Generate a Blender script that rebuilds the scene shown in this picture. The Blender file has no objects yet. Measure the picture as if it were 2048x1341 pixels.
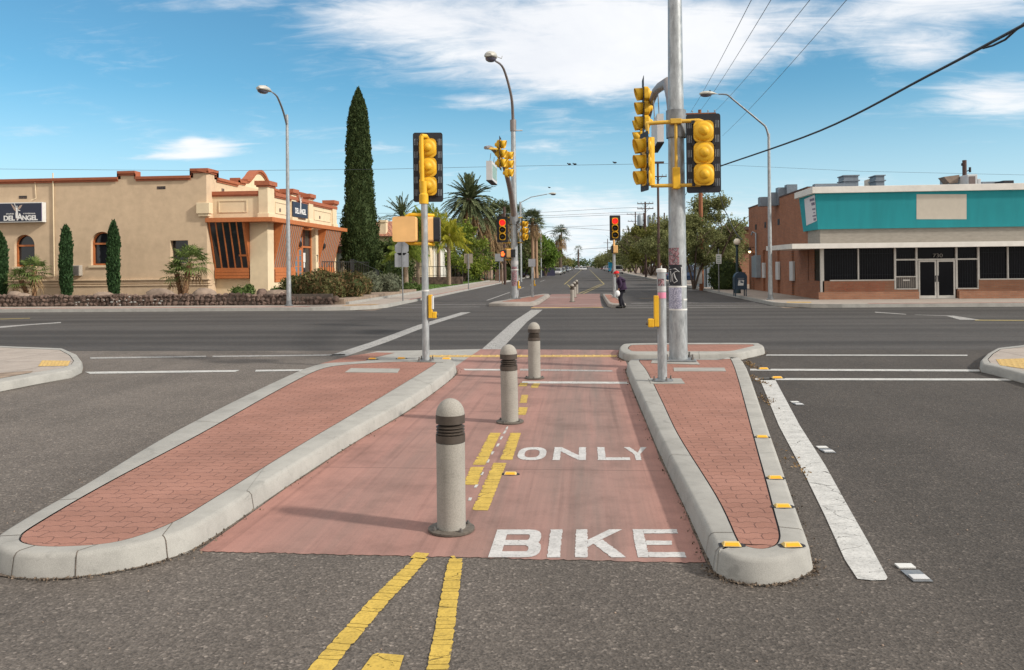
import bpy, math, random
import numpy as np
from mathutils import Vector, Matrix, Euler
random.seed(7); rng = np.random.default_rng(11)
scene = bpy.context.scene
col = scene.collection
R = math.radians
PI = math.pi
# ---------------------------------------------------------------- survey helper: measured ray -> metres
FL = 1657.0; CX = 1024.0; CY = 533.0; EYE = 1.9; ROLL = R(0.6); YAW = math.atan(148/1657)
def ray(px, py):
    u = px-CX; v = CY-py
    c, s = math.cos(ROLL), math.sin(ROLL)
    u, v = u*c+v*s, -u*s+v*c
    cy, sy = math.cos(YAW), math.sin(YAW)
    return (u*cy-FL*sy, u*sy+FL*cy, v)
def G(px, py, z=0.0):
    d = ray(px, py); t = (z-EYE)/d[2]
    return (d[0]*t, d[1]*t)
def at(px, py, Y):
    d = ray(px, py); t = Y/d[1]
    return Vector((d[0]*t, Y, EYE+d[2]*t))
def atX(px, py, X):
    d = ray(px, py); t = X/d[0]
    return Vector((X, d[1]*t, EYE+d[2]*t))
# ---------------------------------------------------------------- mesh builder
class MB:
    def __init__(s): s.v = []; s.f = []; s.sm = []
    def add(s, vs, fs, smooth=False, M=None):
        b = len(s.v)
        for p in vs:
            p = Vector(p)
            s.v.append(M @ p if M else p)
        for f in fs:
            s.f.append([b+i for i in f]); s.sm.append(smooth)
        return s
    def box(s, x0, x1, y0, y1, z0, z1, M=None):
        vs = [(x0,y0,z0),(x1,y0,z0),(x1,y1,z0),(x0,y1,z0),(x0,y0,z1),(x1,y0,z1),(x1,y1,z1),(x0,y1,z1)]
        return s.add(vs, [(0,3,2,1),(4,5,6,7),(0,1,5,4),(1,2,6,5),(2,3,7,6),(3,0,4,7)], False, M)
    def cbox(s, c, sx, sy, sz, M=None):
        return s.box(c[0]-sx/2,c[0]+sx/2,c[1]-sy/2,c[1]+sy/2,c[2]-sz/2,c[2]+sz/2, M)
    def poly(s, pts, M=None): return s.add(pts, [tuple(range(len(pts)))], False, M)
    def prism(s, pts, vec, M=None, smooth=False):
        n = len(pts); a = [Vector(p) for p in pts]; b = [p+Vector(vec) for p in a]
        s.add(a+b, [tuple(range(n))[::-1], tuple(range(n,2*n))], False, M)
        s.add(a+b, [(i,(i+1)%n,(i+1)%n+n,i+n) for i in range(n)], smooth, M)
        return s
    def tube(s, path, r, n=10, M=None, cap=True):
        path = [Vector(p) for p in path]; k = len(path)
        rs = r if isinstance(r, (list, tuple)) else [r]*k
        vs = []; ref = None
        for i in range(k):
            t = (path[min(i+1,k-1)]-path[max(i-1,0)]).normalized()
            if ref is None:
                ref = Vector((0,0,1)) if abs(t.z) < .9 else Vector((1,0,0))
            a = t.cross(ref)
            if a.length < 1e-4: a = t.orthogonal()
            a.normalize(); b = t.cross(a); ref = -b if b.length else ref
            ref = a.cross(t)
            for j in range(n):
                th = 2*PI*j/n
                vs.append(path[i]+a*math.cos(th)*rs[i]+b*math.sin(th)*rs[i])
        fs = [(i*n+j, i*n+(j+1)%n, (i+1)*n+(j+1)%n, (i+1)*n+j) for i in range(k-1) for j in range(n)]
        s.add(vs, fs, True, M)
        if cap: s.add(vs[:n], [tuple(range(n))[::-1]], False, M); s.add(vs[-n:], [tuple(range(n))], False, M)
        return s
    def lathe(s, prof, n=24, c=(0,0,0), M=None, smooth=True):
        c = Vector(c); runs = [[prof[0]]]
        for i in range(1, len(prof)):      # split the profile where it turns sharply so edges stay crisp
            runs[-1].append(prof[i])
            if i < len(prof)-1:
                a = Vector(prof[i])-Vector(prof[i-1]); b = Vector(prof[i+1])-Vector(prof[i])
                if a.length > 1e-9 and b.length > 1e-9 and a.angle(b) > R(33): runs.append([prof[i]])
        for pr in runs:
            vs = []
            for r, z in pr:
                for j in range(n):
                    th = 2*PI*j/n; vs.append(c+Vector((r*math.cos(th), r*math.sin(th), z)))
            fs = [(i*n+j, i*n+(j+1)%n, (i+1)*n+(j+1)%n, (i+1)*n+j) for i in range(len(pr)-1) for j in range(n)]
            s.add(vs, fs, smooth, M)
        return s
    def cyl(s, c, r, h, n=16, M=None): return s.lathe([(0.0001,0),(r,0),(r,h),(0.0001,h)], n, c, M, False)
    def blob(s, c, rx, ry, rz, n=8, jit=0.15, M=None):
        vs = [];ph=random.random()*6
        c = Vector(c); m = max(4, n//2)
        for i in range(m+1):
            th = PI*i/m
            for j in range(n):
                a = 2*PI*j/n+ph; q = 1+random.uniform(-jit, jit) if 0 < i < m else 1
                vs.append(c+Vector((rx*q*math.sin(th)*math.cos(a), ry*q*math.sin(th)*math.sin(a), rz*q*math.cos(th))))
        fs = [(i*n+j, (i+1)*n+j, (i+1)*n+(j+1)%n, i*n+(j+1)%n) for i in range(m) for j in range(n)]
        s.add(vs, fs, True, M); return s
    def build(s, name, m, parent=None, world=True, bevel=0, smooth=None, seg=2):
        me = bpy.data.meshes.new(name)
        off = Vector((0,0,0))
        if parent is not None and world:
            r = parent
            while r.parent: r = r.parent
            off = Vector(r.location)
        me.from_pydata([tuple(p-off) for p in s.v], [], s.f)
        me.polygons.foreach_set('use_smooth', s.sm)
        me.materials.append(m); me.update()
        o = bpy.data.objects.new(name, me); col.objects.link(o)
        if parent is not None: o.parent = parent
        if bevel:
            b = o.modifiers.new('bevel', 'BEVEL'); b.width = bevel; b.segments = seg; b.limit_method = 'ANGLE'; b.angle_limit = R(40)
        return o
def tag(o, label=None, cat=None, group=None, kind=None):
    if label: o['label'] = label
    if cat: o['category'] = cat
    if group: o['group'] = group
    if kind: o['kind'] = kind
    return o
def thing(name, label, cat, loc=(0,0,0), rz=0, group=None):
    o = bpy.data.objects.new(name, None); col.objects.link(o); o.empty_display_size = .2
    o.location = loc; o.rotation_euler = (0,0,rz)
    return tag(o, label, cat, group)
def copy_tree(o, parent=None):
    c = o.copy(); col.objects.link(c)
    if parent is not None: c.parent = parent
    for ch in list(o.children): copy_tree(ch, c)
    return c
def struct(o): o['kind'] = 'structure'; return o
def lerp(a, b, t): return a+(b-a)*t
def catmull(pts, n=5, closed=True):
    out = []; k = len(pts)
    rng_ = range(k) if closed else range(k-1)
    for i in rng_:
        p0, p1, p2, p3 = [Vector(pts[(i+d) % k]) if closed else Vector(pts[min(max(i+d,0),k-1)]) for d in (-1,0,1,2)]
        for j in range(n):
            t = j/n
            out.append(0.5*((2*p1)+(-p0+p2)*t+(2*p0-5*p1+4*p2-p3)*t*t+(-p0+3*p1-3*p2+p3)*t**3))
    if not closed: out.append(Vector(pts[-1]))
    return out
# ---------------------------------------------------------------- materials
MATS = {}
class NT:
    def __init__(s, m): s.t = m.node_tree; s.n = s.t.nodes; s.l = s.t.links; s.b = s.n.get('Principled BSDF')
    def new(s, ty, **kw):
        x = s.n.new(ty)
        for k, v in kw.items(): setattr(x, k, v)
        return x
    def link(s, a, b): s.l.new(a, b)
    def coord(s, scale=(1,1,1), kind='Object', rot=(0,0,0)):
        tc = s.new('ShaderNodeTexCoord'); mp = s.new('ShaderNodeMapping')
        mp.inputs['Scale'].default_value = scale; mp.inputs['Rotation'].default_value = rot
        s.link(tc.outputs[kind], mp.inputs[0]); return mp.outputs[0]
    def noise(s, vec, scale, detail=4, rough=.55, dist=0):
        x = s.new('ShaderNodeTexNoise'); x.inputs['Scale'].default_value = scale; x.inputs['Detail'].default_value = detail
        x.inputs['Roughness'].default_value = rough; x.inputs['Distortion'].default_value = dist
        s.link(vec, x.inputs['Vector']); return x.outputs['Fac']
    def ramp(s, fac, stops):
        x = s.new('ShaderNodeValToRGB'); e = x.color_ramp.elements
        while len(e) < len(stops): e.new(.5)
        for i, (p, c) in enumerate(stops):
            e[i].position = p; e[i].color = (c if len(c) == 4 else (*c, 1)) if isinstance(c, tuple) else (c, c, c, 1)
        s.link(fac, x.inputs[0]); return x.outputs[0]
    def mix(s, fac, a, b, mode='MIX'):
        x = s.new('ShaderNodeMix', data_type='RGBA', blend_type=mode)
        if isinstance(fac, (int, float)): x.inputs[0].default_value = fac
        else: s.link(fac, x.inputs[0])
        for i, q in ((6, a), (7, b)):
            if isinstance(q, tuple): x.inputs[i].default_value = (*q, 1) if len(q) == 3 else q
            else: s.link(q, x.inputs[i])
        return x.outputs[2]
    def math(s, op, a, b=None, clamp=False):
        x = s.new('ShaderNodeMath', operation=op); x.use_clamp = clamp
        for i, q in ((0, a), (1, b)):
            if q is None: continue
            if isinstance(q, (int, float)): x.inputs[i].default_value = q
            else: s.link(q, x.inputs[i])
        return x.outputs[0]
    def bump(s, h, strength=.3, dist=.01):
        x = s.new('ShaderNodeBump'); x.inputs['Strength'].default_value = strength; x.inputs['Distance'].default_value = dist
        s.link(h, x.inputs['Height']); s.link(x.outputs[0], s.b.inputs['Normal'])
def newmat(name, rough=.8, metal=0.0, spec=.4):
    m = bpy.data.materials.new(name); m.use_nodes = True; t = NT(m)
    t.b.inputs['Roughness'].default_value = rough; t.b.inputs['Metallic'].default_value = metal
    t.b.inputs['Specular IOR Level'].default_value = spec
    MATS[name] = m; return m, t
def simple(name, c, rough=.7, metal=0.0, var=.12, scale=6, bump=0.0, bscale=60, spec=.4, stretch=(1,1,1), dirt=0.0):
    m, t = newmat(name, rough, metal, spec)
    v = t.coord(stretch)
    n = t.noise(v, scale, 6)
    lo = tuple(x*(1-var) for x in c); hi = tuple(min(1, x*(1+var)) for x in c)
    cc = t.ramp(n, [(.3, lo), (.7, hi)])
    if dirt:
        d = t.ramp(t.noise(v, scale*.37, 5, .65), [(.45, 1.0), (.75, 1-dirt)])
        cc = t.mix(1.0, cc, d, 'MULTIPLY')
    t.link(cc, t.b.inputs['Base Color'])
    if bump: t.bump(t.noise(v, bscale, 3), bump, .01)
    return m
def asphalt(name, base, speck, grain, bands=False, patch=.18, streak=(.06,1,1), tone=None):
    m, t = newmat(name, .88, 0, .3)
    v = t.coord()
    g = t.math('ADD', t.math('MULTIPLY', t.noise(v, grain, 3, .8), .62), t.math('MULTIPLY', t.noise(v, grain*.42, 3, .7), .38))
    vo = t.new('ShaderNodeTexVoronoi'); vo.inputs['Scale'].default_value = grain*.72; t.link(v, vo.inputs['Vector'])
    cell = t.new('ShaderNodeSeparateColor'); t.link(vo.outputs['Color'], cell.inputs[0])
    c0 = tuple(x*.52 for x in base); c2 = tuple(min(1, x*1.42) for x in base)
    a = t.ramp(g, [(.36, c0), (.5, base), (.64, c2)])
    st = t.ramp(cell.outputs[0], [(0, .62), (.5, .98), (.86, 1.12), (.95, 1.6), (1, 2.2)])
    mx = t.mix(speck, a, t.mix(1, a, st, 'MULTIPLY'))
    big = t.ramp(t.noise(v, .55, 5, .6), [(.3, 1-patch), (.7, 1+patch*.6)])
    mx = t.mix(1, mx, big, 'MULTIPLY')
    mot = t.ramp(t.noise(v, 7.5, 5, .7), [(.3, .86), (.7, 1.12)])
    mx = t.mix(1, mx, mot, 'MULTIPLY')
    drip = t.ramp(t.noise(v, 2.6, 5, .6), [(.68, 1.0), (.76, .66)])
    mx = t.mix(1, mx, drip, 'MULTIPLY')
    sv = t.coord(streak)
    s1 = t.ramp(t.noise(sv, .9, 3, .5), [(.38, .72 if bands else .9), (.60, 1.22 if bands else 1.05)])
    mx = t.mix(1, mx, s1, 'MULTIPLY')
    if name == 'asphalt_chip':   # the right lane carries newer, darker binder; the left and the gutters are paler and stonier
        sx = t.new('ShaderNodeSeparateXYZ'); t.link(v, sx.inputs[0])
        wob = t.math('ADD', sx.outputs[0], t.math('MULTIPLY', t.noise(v, .35, 3), 2.4))
        mx = t.mix(1, mx, t.ramp(t.math('MULTIPLY', t.math('ADD', wob, 6.0), 1/12), [(.10, 1.22), (.30, .98), (.52, 1.05), (.66, .95), (.80, .58)]), 'MULTIPLY')
    if tone: # tar cracks / oil drips
        oil = t.ramp(t.noise(v, 1.7, 6, .7), [(.66, 1.0), (.74, .7)])
        mx = t.mix(1, mx, oil, 'MULTIPLY')
    t.link(mx, t.b.inputs['Base Color'])
    t.bump(vo.outputs['Distance'], .55, .008)
    return m
def concrete(name, c, rough=.85, stain=.25, grain=220, joint=None):
    m, t = newmat(name, rough, 0, .3)
    v = t.coord()
    a = t.ramp(t.noise(v, 3.1, 7, .65), [(.3, tuple(x*(1-stain) for x in c)), (.62, c)])
    f = t.ramp(t.noise(v, grain, 2, .6), [(.35, .86), (.65, 1.08)])
    a = t.mix(1, a, f, 'MULTIPLY')
    s = t.ramp(t.noise(v, 11, 6, .7), [(.6, 1.0), (.78, .78)])
    a = t.mix(1, a, s, 'MULTIPLY')
    sc_ = t.ramp(t.noise(t.coord((1,1,3)), 4.3, 8, .72, 1.2), [(.57, 1.0), (.66, .80), (.76, .66)])
    a = t.mix(.8, a, sc_, 'MULTIPLY')
    if joint:
        sp = t.new('ShaderNodeSeparateXYZ'); t.link(v, sp.inputs[0])
        for ax, per, off in joint:
            q = t.math('FRACT', t.math('MULTIPLY', t.math('ADD', sp.outputs[ax], 1000+off), 1/per))
            k = t.ramp(q, [(0, .45), (.012/per*1.3, .5), (.022/per*1.3, 1.0)])
            a = t.mix(1, a, k, 'MULTIPLY')
    t.link(a, t.b.inputs['Base Color']); t.bump(t.noise(v, grain, 2), .25, .004)
    return m
def worn_paint(name, c, wear=.5, crack=True, fade=.75):
    m, t = newmat(name, .7, 0, .3)
    v = t.coord()
    a = t.ramp(t.noise(v, 6, 6, .7), [(.3, tuple(x*fade for x in c)), (.6, c)])
    sp = t.ramp(t.noise(v, 60, 3, .6), [(.3, .72), (.55, 1.0)])
    a = t.mix(1, a, sp, 'MULTIPLY')
    t.link(a, t.b.inputs['Base Color'])
    h = t.noise(v, 26, 6, .75)
    al = t.ramp(h, [(wear*.5+.02, 0.0), (wear*.5+.05, 1.0)])
    if crack:
        cv = t.coord((.35, 1, 1))
        vo = t.new('ShaderNodeTexVoronoi', feature='DISTANCE_TO_EDGE'); vo.inputs['Scale'].default_value = 5.5
        nz = t.new('ShaderNodeTexNoise'); nz.inputs['Scale'].default_value = 9; t.link(cv, nz.inputs['Vector'])
        ad = t.new('ShaderNodeVectorMath', operation='MULTIPLY_ADD'); ad.inputs[1].default_value = (.06,.06,0)
        t.link(nz.outputs['Color'], ad.inputs[0]); t.link(cv, ad.inputs[2]); t.link(ad.outputs[0], vo.inputs['Vector'])
        ck = t.ramp(vo.outputs['Distance'], [(.0025, 0.25), (.009, 1.0)])
        al = t.mix(1, al, ck, 'MULTIPLY')
    t.link(al, t.b.inputs['Alpha'])
    return m
def brickmat(name, c1, c2, mortar, bw, bh, msize=.008, zig=0.0, axis='XY', var=.25, smooth=.1, bumpd=.01, stain=.2):
    m, t = newmat(name, .85, 0, .25)
    tc = t.new('ShaderNodeTexCoord'); sp = t.new('ShaderNodeSeparateXYZ'); t.link(tc.outputs['Object'], sp.inputs[0])
    cb = t.new('ShaderNodeCombineXYZ')
    ia, ib = {'XY': (0,1), 'XZ': (0,2), 'YZ': (1,2)}[axis]
    A, B = sp.outputs[ia], sp.outputs[ib]
    if zig:
        pp = t.math('PINGPONG', t.math('ADD', A, 500), bw/4)
        sm = t.new('ShaderNodeMapRange', interpolation_type='SMOOTHSTEP'); t.link(pp, sm.inputs[0])
        sm.inputs[1].default_value = bw/4*.3; sm.inputs[2].default_value = bw/4*.7; sm.inputs[3].default_value = 0; sm.inputs[4].default_value = zig
        B = t.math('ADD', B, sm.outputs[0])
        pp2 = t.math('PINGPONG', t.math('ADD', sp.outputs[ib], 500), bh)
        sm2 = t.new('ShaderNodeMapRange', interpolation_type='SMOOTHSTEP'); t.link(pp2, sm2.inputs[0])
        sm2.inputs[1].default_value = bh*.3; sm2.inputs[2].default_value = bh*.7; sm2.inputs[3].default_value = 0; sm2.inputs[4].default_value = zig
        A = t.math('ADD', A, sm2.outputs[0])
    t.link(A, cb.inputs[0]); t.link(B, cb.inputs[1])
    br = t.new('ShaderNodeTexBrick'); t.link(cb.outputs[0], br.inputs['Vector'])
    br.inputs['Scale'].default_value = 1; br.inputs['Brick Width'].default_value = bw; br.inputs['Row Height'].default_value = bh
    br.inputs['Mortar Size'].default_value = msize; br.inputs['Mortar Smooth'].default_value = smooth; br.inputs['Bias'].default_value = 0
    br.inputs['Color1'].default_value = (*c1, 1); br.inputs['Color2'].default_value = (*c2, 1); br.inputs['Mortar'].default_value = (*mortar, 1)
    v = t.coord()
    n = t.ramp(t.noise(v, 1.3, 6, .6), [(.3, 1-stain), (.7, 1+stain*.4)])
    n2 = t.ramp(t.noise(v, 180, 2, .6), [(.3, .8), (.7, 1.12)])
    a = t.mix(1, t.mix(1, br.outputs['Color'], n, 'MULTIPLY'), n2, 'MULTIPLY')
    t.link(a, t.b.inputs['Base Color'])
    inv = t.math('SUBTRACT', 1.0, br.outputs['Fac']); t.bump(inv, .6, bumpd)
    return m
def foliage(name, dark, light, trans=.3, scale=.9):
    m, t = newmat(name, .75, 0, .2)
    g = t.new('ShaderNodeNewGeometry')
    v = t.coord()
    a = t.ramp(t.math('ADD', t.math('MULTIPLY', g.outputs['Random Per Island'], .6), t.math('MULTIPLY', t.noise(v, scale, 2), .4)),
               [(.2, dark), (.75, light)])
    t.link(a, t.b.inputs['Base Color'])
    if trans:
        tr = t.new('ShaderNodeBsdfTranslucent'); t.link(a, tr.inputs[0])
        mx = t.new('ShaderNodeMixShader'); mx.inputs[0].default_value = trans
        out = t.n.get('Material Output')
        t.link(t.b.outputs[0], mx.inputs[1]); t.link(tr.outputs[0], mx.inputs[2]); t.link(mx.outputs[0], out.inputs[0])
    return m
def emit(name, c, e):
    m, t = newmat(name, .4); t.b.inputs['Base Color'].default_value = (*c, 1)
    t.b.inputs['Emission Color'].default_value = (*c, 1); t.b.inputs['Emission Strength'].default_value = e
    return m
def glass(name, c=(.012,.014,.018), rough=.06):
    m, t = newmat(name, rough, 0, .5)
    v = t.coord(); a = t.ramp(t.noise(v, .8, 3), [(.3, c), (.7, tuple(x*1.8 for x in c))]); t.link(a, t.b.inputs['Base Color'])
    return m
M_near = asphalt('asphalt_chip', (.108,.093,.081), .8, 88, streak=(1,.05,1))
M_cross = asphalt('asphalt_cross', (.056,.051,.048), .45, 60, bands=True, patch=.12, streak=(.03,.9,1))
M_far = asphalt('asphalt_far', (.066,.060,.057), .4, 45, patch=.15, streak=(1,.05,1))
M_kerb = concrete('kerb_concrete', (.34,.33,.305), stain=.22)
M_kerbd = concrete('far_kerb_concrete', (.31,.28,.25), stain=.25)
M_walk = concrete('sidewalk_concrete', (.36,.31,.27), stain=.2, grain=90, joint=[(0,1.5,0),(1,1.5,.3)])
M_lane = None
def lane_mat():
    m, t = newmat('pink_concrete', .8, 0, .3)
    v = t.coord()
    a = t.ramp(t.noise(v, .9, 6, .6), [(.3, (.29,.148,.122)), (.7, (.385,.195,.158))])
    # grey tyre wear in two bands along the lane + fine scrape streaks
    sv = t.coord((2.2, .10, 1))
    s = t.ramp(t.noise(sv, 1.5, 5, .6), [(.36, (.185,.14,.122)), (.68, (.32,.185,.158))])
    sp = t.new('ShaderNodeSeparateXYZ'); t.link(v, sp.inputs[0])
    band = t.ramp(t.math('MULTIPLY', t.math('ADD', sp.outputs[0], 2.6), 1/3.35), [(.03, 0.0), (.2, .6), (.40, .45), (.58, .65), (.80, 1.0), (.97, .2)])
    a = t.mix(band, a, s)
    fv = t.coord((26, .5, 1))
    f = t.ramp(t.noise(fv, 1.3, 4, .6), [(.3, .93), (.7, 1.04)])
    a = t.mix(1, a, f, 'MULTIPLY')
    gr = t.ramp(t.noise(v, 160, 2), [(.3, .88), (.7, 1.08)])
    a = t.mix(1, a, gr, 'MULTIPLY')
    dirt = t.ramp(t.noise(v, 1.6, 7, .7), [(.46, 1.0), (.70, .72)])
    a = t.mix(1, a, dirt, 'MULTIPLY')
    tyre = t.ramp(t.noise(t.coord((7, .12, 1), rot=(0,0,R(3))), 1.0, 4, .55), [(.56, 1.0), (.66, .80)])
    a = t.mix(1, a, tyre, 'MULTIPLY')
    spot = t.ramp(t.noise(v, 34, 3, .5), [(.70, 1.0), (.76, .6)])
    a = t.mix(1, a, spot, 'MULTIPLY')
    q = t.math('FRACT', t.math('MULTIPLY', t.math('ADD', sp.outputs[1], 1.45), 1/3.05))
    k = t.ramp(q, [(0, .5), (.003, .55), (.006, 1.0)])
    a = t.mix(1, a, k, 'MULTIPLY')
    t.link(a, t.b.inputs['Base Color']); t.bump(t.noise(fv, 3, 3), .12, .003)
    return m
M_lane = lane_mat()
M_lanef = simple('far_lane_concrete', (.215,.125,.108), .85, var=.18, scale=1.1, dirt=.2)
M_paver = brickmat('paver_brick', (.325,.165,.125), (.30,.148,.11), (.15,.075,.06), .225, .115, .0042, zig=.018, bumpd=.012, var=.1)
M_dirt = simple('desert_dirt', (.24,.18,.135), .95, var=.3, scale=4, bump=.4, bscale=60)
M_gutter = simple('gutter_debris', (.12,.095,.075), .98, var=.6, scale=38, bump=.7, bscale=110)
M_grass = simple('lawn_grass', (.075,.13,.028), .9, var=.4, scale=9, bump=.6, bscale=90)
M_white = worn_paint('white_road_paint', (.52,.515,.495), .66)
M_white2 = worn_paint('white_paint_faded', (.38,.37,.355), .78)
M_yel = worn_paint('yellow_road_paint', (.55,.38,.075), .62)
M_yelfar = worn_paint('yellow_line_far', (.34,.27,.10), .7, crack=False)
M_yel2 = worn_paint('yellow_paint_faded', (.50,.34,.08), .68, crack=False)
M_letter = worn_paint('white_letter_paint', (.52,.51,.50), .64, crack=False)
M_redc = worn_paint('red_kerb_paint', (.36,.13,.10), .70, crack=False)
M_orangep = worn_paint('faint_orange_paint', (.42,.26,.12), .8, crack=False)
M_dome = simple('yellow_tactile', (.46,.31,.11), .8, var=.2, scale=20, bump=.3)
M_sy = simple('signal_yellow', (.70,.40,.020), .52, var=.10, scale=7, spec=.35, dirt=.25)
M_sy2 = simple('signal_yellow_faded', (.78,.46,.18), .5, var=.07, scale=4, dirt=.1)
M_arm = simple('bracket_yellow', (.55,.33,.04), .5, var=.1, scale=10)
M_black = simple('matte_black', (.014,.015,.02), .6, var=.2, scale=10)
M_slit = simple('louver_sky_tone', (.30,.34,.38), .6, var=.05)
def galv(name, c, sc=14):
    m, t = newmat(name, .42, .35, .5)
    v = t.coord((1,1,.35))
    a = t.ramp(t.noise(v, sc, 6, .7), [(.28, tuple(x*.62 for x in c)), (.55, c), (.75, tuple(min(1,x*1.3) for x in c))])
    b = t.ramp(t.noise(t.coord((3,3,.5)), 5, 6, .7), [(.5, 1.0), (.75, .7)])
    t.link(t.mix(1, a, b, 'MULTIPLY'), t.b.inputs['Base Color'])
    t.link(t.ramp(t.noise(v, 30, 4), [(.3, .3), (.7, .6)]), t.b.inputs['Roughness'])
    return m
M_galv = galv('galvanised_steel', (.36,.38,.39))
M_galvd = galv('galvanised_dark', (.22,.23,.24))
M_bolt = simple('bolt_steel', (.16,.15,.14), .5, .5)
M_boll = concrete('bollard_concrete', (.315,.295,.262), stain=.14, grain=120)
M_bronze = simple('bollard_bronze', (.062,.048,.038), .55, var=.15, scale=20)
M_bplate = simple('bollard_plate', (.10,.085,.07), .7, var=.3, scale=30)
M_stucco = simple('tan_stucco', (.53,.40,.27), .92, var=.07, scale=2.5, bump=.5, bscale=28, dirt=.12)
M_cream = simple('cream_stucco', (.64,.52,.35), .9, var=.05, scale=3, bump=.4, bscale=35, dirt=.06)
M_terra = simple('terracotta_trim', (.34,.105,.05), .7, var=.1, scale=6, dirt=.1)
M_orange = simple('orange_wood', (.42,.135,.042), .6, var=.1, scale=9, dirt=.12)
M_glass = glass('dark_glass')
M_glass2 = glass('shop_glass', (.003,.0035,.005), .18); M_glass2.node_tree.nodes['Principled BSDF'].inputs['Specular IOR Level'].default_value = .12
M_blueg = glass('bluish_glass', (.10,.14,.17), .1)
M_slatg = simple('grey_blind', (.20,.18,.16), .6, var=.15, scale=12)
M_iron = simple('black_iron', (.015,.014,.014), .5)
M_stone = simple('lava_stone', (.115,.078,.062), .9, var=.65, scale=3.2, bump=.8, bscale=18)
M_mortar = simple('stone_mortar', (.10,.08,.065), .95, var=.3, scale=7)
M_boulder = simple('pale_boulder', (.24,.18,.14), .9, var=.3, scale=3, bump=.6, bscale=12)
M_teal = simple('teal_paint', (.010,.26,.295), .65, var=.06, scale=1.5, dirt=.12, stretch=(2.2,1,.35))
M_wband = simple('white_fascia', (.68,.65,.60), .6, var=.06, scale=3, dirt=.12)
M_patch = simple('beige_paint_patch', (.56,.51,.43), .7, var=.04, scale=4)
M_block = simple('grey_block', (.27,.245,.21), .85, var=.12, scale=3, bump=.3, bscale=30, stretch=(1,1,4))
M_brickE = brickmat('brick_west_wall', (.36,.15,.08), (.30,.12,.065), (.24,.15,.11), .30, .075, .010, axis='YZ', bumpd=.006, stain=.18)
M_brickS = brickmat('brick_south_wall', (.36,.175,.105), (.30,.14,.085), (.27,.18,.13), .32, .085, .010, axis='XZ', bumpd=.006, stain=.15)
M_alu = simple('aluminium_frame', (.56,.54,.50), .4, .3, var=.08)
M_greyp = simple('grey_metal_box', (.25,.30,.34), .5, .2, var=.1, scale=5)
M_sheet = simple('grey_roof_metal', (.17,.20,.235), .5, .2, var=.15, scale=4)
M_pvc = simple('pale_panel', (.50,.50,.50), .6, var=.05)
M_woodp = simple('utility_wood', (.22,.085,.04), .85, var=.35, scale=7, stretch=(1,1,.08), bump=.4)
M_woodd = simple('dark_pole_wood', (.075,.045,.038), .85, var=.3, scale=7, stretch=(1,1,.1))
M_wire = simple('wire_black', (.05,.055,.065), .5)
M_cable = simple('cable_black', (.02,.022,.028), .5)
M_mailb = simple('mailbox_blue', (.008,.026,.050), .45, var=.15)
M_globe = simple('globe_white', (.75,.68,.56), .4, var=.04)
M_lampg = simple('lamp_dark_green', (.012,.03,.035), .45)
M_lens = simple('black_lens', (.01,.01,.01), .2, spec=.5)
M_red = emit('red_light', (.95,.015,.015), 1.05)
M_hand = emit('orange_hand', (1,.12,.02), 1.6)
M_warm = emit('porch_lamp', (1,.72,.35), 3)
M_signback = simple('sign_back_aluminium', (.33,.34,.36), .45, .4, var=.1, scale=4)
M_signw = simple('sign_white', (.58,.58,.56), .6, var=.05)
M_signk = simple('sign_black_panel', (.018,.024,.045), .4, var=.1)
M_letterw = simple('sign_letter_white', (.70,.70,.68), .5, var=.03)
M_purple = simple('sign_edge_purple', (.12,.06,.2), .6)
M_lampcase = simple('luminaire_grey', (.42,.41,.37), .5, .1, var=.1)
M_lampglass = simple('luminaire_glass', (.11,.11,.15), .15, spec=.6)
M_armp = simple('mast_arm_grey', (.23,.20,.19), .5, .35, var=.12)
M_amber = simple('amber_reflector', (.80,.34,.015), .3, var=.05)
M_cream2 = simple('marker_body', (.62,.45,.16), .5, var=.08)
M_epoxy = simple('black_epoxy', (.02,.02,.025), .7)
M_trunk = simple('tree_bark', (.085,.06,.045), .95, var=.35, scale=8, bump=.6, bscale=20)
M_palmtr = simple('palm_trunk', (.26,.19,.14), .95, var=.35, scale=9, bump=.8, bscale=14, stretch=(1,1,2.5))
M_palmth = simple('thin_palm_trunk', (.30,.19,.12), .9, var=.25, scale=6, stretch=(1,1,4))
M_sabal = simple('fan_palm_boots', (.21,.12,.065), .95, var=.55, scale=14, bump=.9, bscale=22)
F_cyp = foliage('cypress_leaves', (.022,.042,.013), (.062,.088,.028), .15, .8)
F_cyp2 = foliage('column_cypress', (.016,.042,.014), (.042,.088,.030), .1, 2)
F_mesq = foliage('mesquite_leaves', (.085,.10,.035), (.27,.28,.115), .35, .5)
F_mesq2 = foliage('mesquite_olive', (.085,.095,.02), (.23,.22,.06), .35, .5)
F_dark = foliage('dark_leaves', (.028,.045,.014), (.085,.115,.032), .25, .6)
F_weep = foliage('bright_leaves', (.06,.11,.015), (.16,.24,.04), .35, .5)
F_palm = foliage('date_palm_leaves', (.040,.060,.024), (.145,.165,.08), .2, 1)
F_fan = foliage('fan_palm_leaves', (.045,.085,.02), (.16,.21,.06), .25, 1.5)
F_queen = foliage('queen_palm_leaves', (.07,.12,.018), (.24,.28,.045), .35, .8)
F_queeny = foliage('yellow_palm_leaves', (.16,.19,.02), (.42,.38,.04), .35, .8)
F_dead = foliage('dead_fronds', (.10,.06,.03), (.30,.20,.10), .15, 1.2)
F_hedge = foliage('hedge_leaves', (.045,.06,.018), (.14,.13,.05), .2, 1.4)
F_hedgeb = foliage('rusty_hedge_leaves', (.085,.05,.022), (.22,.14,.065), .2, 1.4)
F_sage = foliage('sage_leaves', (.07,.085,.055), (.19,.20,.13), .2, 2)
F_ground = foliage('low_plant_leaves', (.03,.06,.012), (.12,.17,.05), .2, 2)
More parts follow.
